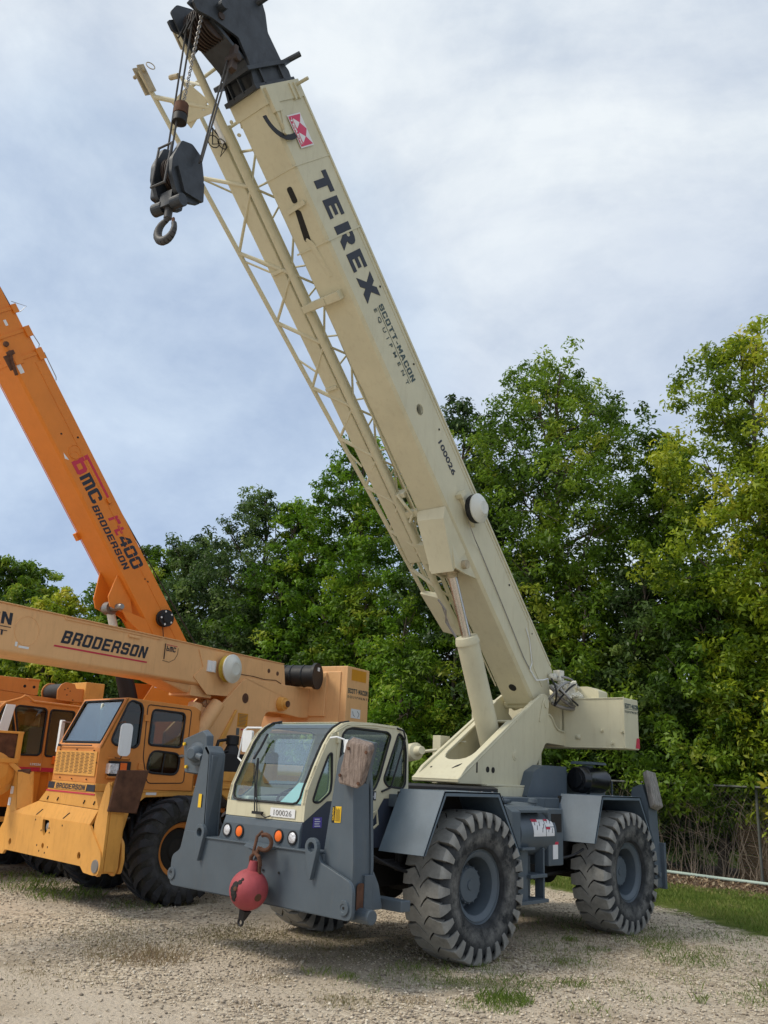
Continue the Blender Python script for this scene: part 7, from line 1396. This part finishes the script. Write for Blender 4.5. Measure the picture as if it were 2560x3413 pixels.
tufts(dry, 'weeds', mdry, 'dry brownish weeds scattered over the gravel')
nl = 5000; lx = rng.uniform(-5, 6, nl); ly = rng.uniform(8.4, 10.8, nl)
mdl = leafmat('fallen leaves', [(0, (0.10, 0.055, 0.03)), (0.6, (0.26, 0.18, 0.11)), (1.0, (0.50, 0.42, 0.28))], 0.1, 0.8)
o = blades('fallen_leaves', lx, ly, 0.02 + 0.03 * rng.random(nl), 0.025, mdl, 2.5, 0.012); tag(o, 'fallen brown leaves in the strip by the fence', 'fallen leaves', kind='stuff')

# ------------------------------------------------------------ trees
GREENS = {'mid': [(0, (0.045, 0.095, 0.010)), (0.45, (0.125, 0.225, 0.018)), (0.8, (0.235, 0.345, 0.028)), (1, (0.40, 0.45, 0.055))],
          'yellow': [(0, (0.075, 0.135, 0.010)), (0.4, (0.24, 0.335, 0.020)), (0.75, (0.44, 0.49, 0.035)), (1, (0.66, 0.58, 0.08))],
          'dark': [(0, (0.030, 0.062, 0.018)), (0.5, (0.075, 0.135, 0.032)), (0.85, (0.13, 0.205, 0.046)), (1, (0.22, 0.30, 0.07))],
          'bright': [(0, (0.045, 0.105, 0.008)), (0.45, (0.125, 0.255, 0.016)), (0.8, (0.22, 0.37, 0.024)), (1, (0.38, 0.46, 0.05))]}
MG = {k: leafmat('leaves ' + k, v, 0.45, 0.45) for k, v in GREENS.items()}
M['bark'] = paint('grey brown bark', (0.10, 0.082, 0.065), 0.9, 0.3, 0.5, (0.04, 0.03, 0.025), scale=8)
def leaves(centers, radii, per, size, tones):
    """many small folded leaves round clump centres"""
    m = len(centers); c = np.repeat(centers, per, 0); rr = np.repeat(radii, per); n = len(c)
    d = rng.normal(size=(n, 3)); d /= np.linalg.norm(d, axis=1)[:, None]
    P = c + d * (rr * rng.random(n) ** 0.5)[:, None] * np.array([1, 1, 0.75])
    nrm = d * 0.6 + rng.normal(size=(n, 3)) * 0.6 + np.array([0, 0, 0.5]); nrm /= np.linalg.norm(nrm, axis=1)[:, None]
    t1 = np.cross(nrm, rng.normal(size=(n, 3))); t1 /= np.linalg.norm(t1, axis=1)[:, None]; t2 = np.cross(nrm, t1)
    s = size * (0.6 + 0.8 * rng.random(n))[:, None]
    droop = np.array([0, 0, -0.25])
    Q = np.stack([P - t1 * s, P - t2 * s * 0.42 + nrm * s * 0.12, P + t1 * s + droop * s, P + t2 * s * 0.42 + nrm * s * 0.12], 1)
    F = np.arange(n * 4).reshape(n, 4)
    tn = np.clip(np.repeat(tones, per) + 0.28 * (rng.random(n) - 0.5), 0, 1)
    return Q.reshape(-1, 3), F, np.repeat(tn, 4)
def crown_points(lobes, nc, low=0.0):
    C = []; Rr = []
    vol = np.array([l[3] ** 2 for l in lobes]); cnt = np.maximum(3, (nc * vol / vol.sum()).astype(int))
    for (x, y, z, r_), k in zip(lobes, cnt):
        d = rng.normal(size=(k, 3)); d /= np.linalg.norm(d, axis=1)[:, None]
        q = r_ * (0.35 + 0.68 * rng.random(k) ** 0.55); C.append(np.array([x, y, z]) + d * q[:, None] * np.array([1, 1, 0.85])); Rr.append(rng.uniform(0.20, 0.42, k) * (0.75 + 0.25 * r_))
    return np.concatenate(C), np.concatenate(Rr)
def tree(x, y, h, w, kind, label, trunk_h=None, nc=420, per=46, leaf=0.085, base=0.18, cat='tree', name='tree', nl=17, gap=1.0, group=None, shape=1.0, lean=0.0):
    root = empty(name, label, cat, (x, y, 0), 0, group)
    lobes = []
    zb = h * base
    for i in range(nl):
        t = (i + 0.5) / nl; z = zb + (h - zb) * (t ** 0.9)
        prof = math.sin(math.pi * min(1, 0.18 + 0.80 * t) ** shape) ** 0.7
        a = i * 2.4 + rng.uniform(-.5, .5); q = w * 0.5 * prof * rng.uniform(0.35, 0.85)
        r_ = w * 0.5 * prof * rng.uniform(0.40, 0.66) + 0.25
        lobes.append((q * math.cos(a) + lean * t, q * math.sin(a), min(z, h - r_ * 0.8), r_))
    lobes.append((rng.uniform(-.3, .3) + lean, 0, h - w * 0.17, w * 0.20))
    C, Rr = crown_points(lobes, nc)
    # sprigs reaching out beyond the lobes
    C += rng.normal(size=C.shape) * 0.12
    tone = np.clip(0.42 + 0.24 * np.sin(C[:, 0] * 1.9 + 1.3 * np.sin(C[:, 2] * 1.1 + x)) + 0.20 * rng.normal(size=len(C)), 0.0, 1.0)
    V, F, T = leaves(C, Rr, int(per * 1.45), leaf * 0.80, tone)
    cr_ = np_mesh('crown', V, F, MG[kind], T); cr_.parent = root
    b = MB(); pts = [(0, 0, -0.05)]; xx = yy = 0
    for i in range(6):
        xx += rng.uniform(-.12, .12) + lean / 6; yy += rng.uniform(-.12, .12); pts.append((xx, yy, (i + 1) * h * 0.84 / 6))
    r0 = 0.05 + h * 0.011; b.tube(pts, r0, 8, r2=0.03)
    for (lx, ly, lz, lr) in lobes:
        zz = max(0.4, lz - lr * 1.0 - 0.5 * rng.random()); fr = zz / (h * 0.84) * 6; i0 = int(min(5, fr)); p = Vector(pts[i0]).lerp(Vector(pts[min(6, i0 + 1)]), min(1, fr - i0))
        q = Vector((lx, ly, lz)); m_ = p.lerp(q, 0.5) + Vector((rng.uniform(-.15, .15), rng.uniform(-.15, .15), -0.12)); b.tube([p, m_, q], 0.045, 6, r2=0.018, cap=False)
        for k in range(4):
            e_ = q + Vector(np.clip(rng.normal(size=3), -1.3, 1.3) * lr * 0.42); b.tube([m_.lerp(q, 0.6), e_], 0.016, 5, r2=0.006, cap=False)
    b.build('trunk', 'bark', root, recalc=False)
    return root
T_ = [
 (-5.7, 13.0, 13.5, 6.0, 'mid', 'tallest leafy green tree rising right behind the cream boom', dict(nc=1050, per=46, nl=28, leaf=0.085, shape=1.25)),
 (-8.6, 12.6, 12.9, 4.0, 'dark', 'dark green tree partly hidden behind the upper cream boom', dict(nc=520, per=44, nl=18, leaf=0.10)),
 (-0.4, 13.2, 12.9, 4.0, 'yellow', 'tall yellowish green tree at the right edge of the picture', dict(nc=700, per=42, nl=20, leaf=0.082, shape=0.9)),
 (0.9, 12.2, 9.4, 3.0, 'yellow', 'lower yellow green tree at the far right, in front of a taller one', dict(nc=520, per=44, nl=16, leaf=0.095)),
 (-2.9, 14.2, 10.9, 3.4, 'mid', 'slender green tree in the gap between the two tallest trees', dict(nc=480, per=40, nl=16, leaf=0.10)),
 (-13.4, 13.0, 12.9, 3.9, 'bright', 'bright green tree showing through the lattice jib', dict(nc=620, per=44, nl=20, leaf=0.10)),
 (-15.9, 12.6, 11.0, 3.6, 'bright', 'bright green tree left of the lattice jib', dict(nc=520, per=44, nl=18, leaf=0.10)),
 (-17.6, 12.0, 11.5, 4.2, 'dark', 'dark blue green tree with feathery top left of the jib', dict(nc=620, per=40, nl=20, leaf=0.09)),
 (-21.2, 12.0, 10.2, 4.4, 'dark', 'dark bushy tree beside the drum reel of the level tan boom', dict(nc=600, per=44, nl=18, leaf=0.11)),
 (-24.4, 12.0, 10.4, 4.2, 'mid', 'mid green tree just right of the deep orange boom', dict(nc=560, per=44, nl=18, leaf=0.12)),
 (-30.5, 9.0, 10.0, 5.0, 'mid', 'rounded green tree at the left edge under the orange boom', dict(nc=760, per=44, nl=20, leaf=0.13)),
 (-25.6, 8.6, 7.9, 3.4, 'yellow', 'small pale yellow tree seen between the two orange booms', dict(nc=360, per=40, nl=14, leaf=0.12)),
 (-25.2, 10.8, 7.8, 3.6, 'bright', 'low bright green tree under the deep orange boom', dict(nc=420, per=42, nl=14, leaf=0.12)),
]
for (x, y, h, w_, kd, lb, kw) in T_: tree(x, y, h, w_, kd, lb, **kw)
# understorey: tall shrubs grown into a hedge along the fence
hedge = [(-23.0, 11.8, 5.4, 4.2, 'dark'), (-20.0, 11.8, 6.0, 4.2, 'dark'), (-17.0, 11.9, 6.6, 4.2, 'dark'), (-14.4, 11.9, 6.4, 4.0, 'mid'), (-12.2, 12.1, 7.2, 3.6, 'mid'), (-10.2, 12.0, 7.6, 3.6, 'bright'), (-8.3, 12.2, 7.0, 3.4, 'mid'), (-6.4, 12.1, 7.6, 3.4, 'dark'), (-4.5, 12.0, 7.2, 3.2, 'mid'), (-2.9, 12.3, 6.6, 3.0, 'dark'), (-1.3, 12.2, 6.6, 2.8, 'mid'), (0.3, 12.3, 5.6, 2.8, 'yellow'), (1.8, 12.2, 5.6, 2.8, 'mid')]
hl = ['behind the level tan boom, farthest left', 'behind the cable reel of the level tan boom', 'behind the black drum on the tan crane', 'behind the tan counterweight', 'just right of the tan counterweight', 'bright leaves, between the tan counterweight and the lift cylinder', 'behind the lift cylinder of the cream crane', 'behind the foot of the cream boom', 'behind the winch on the cream counterweight', 'behind the cream counterweight', 'right of the cream counterweight', 'yellowish, hanging over the fence rail at the right', 'at the right edge over the fence rail']
for (x, y, h, w_, kd), l_ in zip(hedge, hl): tree(x, y, h, w_, kd, 'dense tall shrub ' + l_, nc=430, per=46, leaf=0.085 if x > -11 else 0.11, base=0.10, cat='shrub', name='shrub', nl=14, shape=0.7, group='shrubs along the fence')
# ivy and creepers hanging on the fence, and a far belt of woodland
n = 1500; cx = rng.uniform(-9, 4.5, n); cz = 0.9 + 2.4 * rng.random(n) ** 0.8; cy = 11.05 + rng.uniform(-0.1, 0.5, n)
kp = rng.random(n) < np.where(cz < 1.7, 0.45, 0.9); C = np.stack([cx, cy, cz], 1)[kp]
V, F, T = leaves(C, rng.uniform(0.12, 0.28, len(C)), 16, 0.055, np.clip(0.35 + 0.3 * rng.normal(size=len(C)), 0, 1)); o = np_mesh('creeper', V, F, MG['mid'], T); tag(o, 'leafy creeper covering the chain link fence', 'creeper', kind='stuff')
n = 2600; a = R(rng.uniform(82, 176, n)) if False else np.radians(rng.uniform(78, 184, n)); q = rng.uniform(30, 52, n)
C = np.stack([6.7 + q * np.cos(a), -7 + q * np.sin(a), rng.random(n) ** 1.2 * 4.5 + 0.2], 1); C = C[(C[:, 1] > 14.5) | (C[:, 0] < -30)]
V, F, T = leaves(C, rng.uniform(0.8, 1.5, len(C)), 34, 0.26, np.clip(0.3 + 0.2 * rng.normal(size=len(C)), 0, 1)); o = np_mesh('woodland', V, F, MG['dark'], T); tag(o, 'dark mass of woodland far behind the trees', 'woodland', kind='stuff')

# ------------------------------------------------------------ fence, pipe, boards, bare vine stems
M['rail'] = paint('dull galvanised pipe', (0.13, 0.14, 0.13), 0.6, 0.2, 0.4, metal=0.3)
fence = empty('chain_link_fence', 'chain link fence with grey top rail, overgrown by shrubs', 'fence', (-2, 10.86, 0))
b = MB(); b.tube([(-14, 0.03, 1.79), (8, -0.02, 1.76)], 0.022, 10); b.build('top_rail', 'rail', fence, smooth=True)
for i in range(5):
    b = MB(); b.tube([(-13 + i * 5.0, 0.05, 0), (-13 + i * 5.0, 0.05, 1.80)], 0.028, 10); b.build('post', 'rail', fence, smooth=True)
b = MB(); 
for i in range(150):
    x = -5.5 + i * 0.08
    for sg in (-1, 1): b.tube([(x, 0.0, 0.05), (x + sg * 1.70, 0.0, 1.75)], 0.0014, 3, cap=False)
b.build('wire_mesh', 'rail', fence, recalc=False)
b = MB(); pp = [(-3.4, 10.98, 0.06), (-1.9, 10.90, 0.055), (-0.75, 10.76, 0.05), (0.12, 10.70, 0.05), (2.0, 10.62, 0.05), (5, 10.6, 0.05)]; b.tube(pp, 0.032, 12); M['pvc'] = flat('pale green grey plastic pipe', (0.42, 0.52, 0.46), 0.5); tag(b.build('plastic_pipe', 'pvc', smooth=True), 'long pale plastic pipe lying on the ground below the fence', 'pipe')
b = MB()
for i in range(5): b.box(-0.6, 7, 11.35, 11.39, 0.02 + i * 0.235, 0.245 + i * 0.235)
tag(b.build('board_wall', 'plank', bevel=0.004), 'low brown board wall behind the fence at the lower right', 'wall')
b = MB()
for i in range(190):
    x = rng.uniform(-3.6, 3.2); y = 10.95 + rng.uniform(-0.05, 0.35); p = [Vector((x, y, 0))]; hh = rng.uniform(0.7, 2.0); d = rng.uniform(-.35, .35); k = 7
    for j in range(k): p.append(p[-1] + Vector((d * hh / k + rng.uniform(-.06, .06), rng.uniform(-.03, .03), hh / k))); d += rng.uniform(-.25, .25)
    b.tube(p, rng.uniform(0.004, 0.011), 5, r2=0.003, cap=False)
for i in range(60):
    x = rng.uniform(-3.4, 3.0); z = rng.uniform(0.4, 1.7); p = [Vector((x, 10.98, z))]; a = rng.uniform(-.7, .7)
    for j in range(6): p.append(p[-1] + Vector((0.16 * math.cos(a), rng.uniform(-.02, .03), 0.16 * math.sin(a)))); a += rng.uniform(-.3, .1)
    b.tube(p, 0.004, 4, r2=0.002, cap=False)
M['twig'] = paint('pale dry stems', (0.30, 0.24, 0.18), 0.9, 0.3, 0.4)
tag(b.build('vine_stems', 'twig', recalc=False), 'tangle of bare dry vine stems against the fence', 'vines', kind='stuff')

# ------------------------------------------------------------ pieces of one part that stand apart become objects of their own
SKIP = ('lettering', 'fine_print', 'louvre_slot', 'sticker_drawing', 'underline', 'window_gasket', 'wiper', 'crown', 'trunk', 'dashboard_clutter', 'wire_mesh', 'lattice_jib', 'name_panel', 'tyre', 'windshield', 'chain', 'rope_coil', 'paper_sheet', 'jib_cable')
def split_pieces(o, tol=0.012, most=14):
    me = o.data; n = len(me.vertices); par = list(range(n))
    def find(a):
        while par[a] != a: par[a] = par[par[a]]; a = par[a]
        return a
    for e_ in me.edges:
        a, c = find(e_.vertices[0]), find(e_.vertices[1])
        if a != c: par[a] = c
    root_ = [find(i) for i in range(n)]; box = {}
    for i, r_ in enumerate(root_):
        p = me.vertices[i].co
        if r_ not in box: box[r_] = [list(p), list(p)]
        else:
            for k in range(3): box[r_][0][k] = min(box[r_][0][k], p[k]); box[r_][1][k] = max(box[r_][1][k], p[k])
    ks = list(box)
    if len(ks) < 2 or len(ks) > 400: return
    g_ = {k: k for k in ks}
    def fg(a):
        while g_[a] != a: a = g_[a]
        return a
    for i in range(len(ks)):
        for j in range(i):
            A, B_ = box[ks[i]], box[ks[j]]
            if all(A[0][k] - tol <= B_[1][k] and B_[0][k] - tol <= A[1][k] for k in range(3)):
                a, c = fg(ks[i]), fg(ks[j])
                if a != c: g_[a] = c
    groups = {}
    for i, r_ in enumerate(root_): groups.setdefault(fg(r_), []).append(i)
    if len(groups) < 2 or len(groups) > most: return
    smooth = [p.use_smooth for p in me.polygons]
    lst = sorted(groups.values(), key=len, reverse=True); own = {}
    for gi, vs_ in enumerate(lst):
        for i in vs_: own[i] = gi
    parts = [[] for _ in lst]
    for p in me.polygons: parts[own[p.vertices[0]]].append(p.index)
    sharp = [e_.use_edge_sharp for e_ in me.edges]; skey = {tuple(sorted(e_.vertices)): sh_ for e_, sh_ in zip(me.edges, sharp)}
    for gi, (vs_, fs_) in enumerate(zip(lst, parts)):
        mp_ = {v_: i for i, v_ in enumerate(vs_)}
        nm_ = bpy.data.meshes.new(o.name.split('.')[0]); nm_.from_pydata([me.vertices[i].co for i in vs_], [], [tuple(mp_[q] for q in me.polygons[f__].vertices) for f__ in fs_])
        for m_ in me.materials: nm_.materials.append(m_)
        nm_.polygons.foreach_set('use_smooth', [smooth[f__] for f__ in fs_])
        inv = {i: v_ for v_, i in mp_.items()}
        for e_ in nm_.edges:
            if skey.get(tuple(sorted((inv[e_.vertices[0]], inv[e_.vertices[1]])))): e_.use_edge_sharp = True
        if gi == 0: o.data = nm_
        else:
            c_ = o.copy(); c_.data = nm_; col.objects.link(c_)
for o in list(bpy.data.objects):
    if o.type == 'MESH' and o.parent and not any(o.name.startswith(k) for k in SKIP): split_pieces(o)
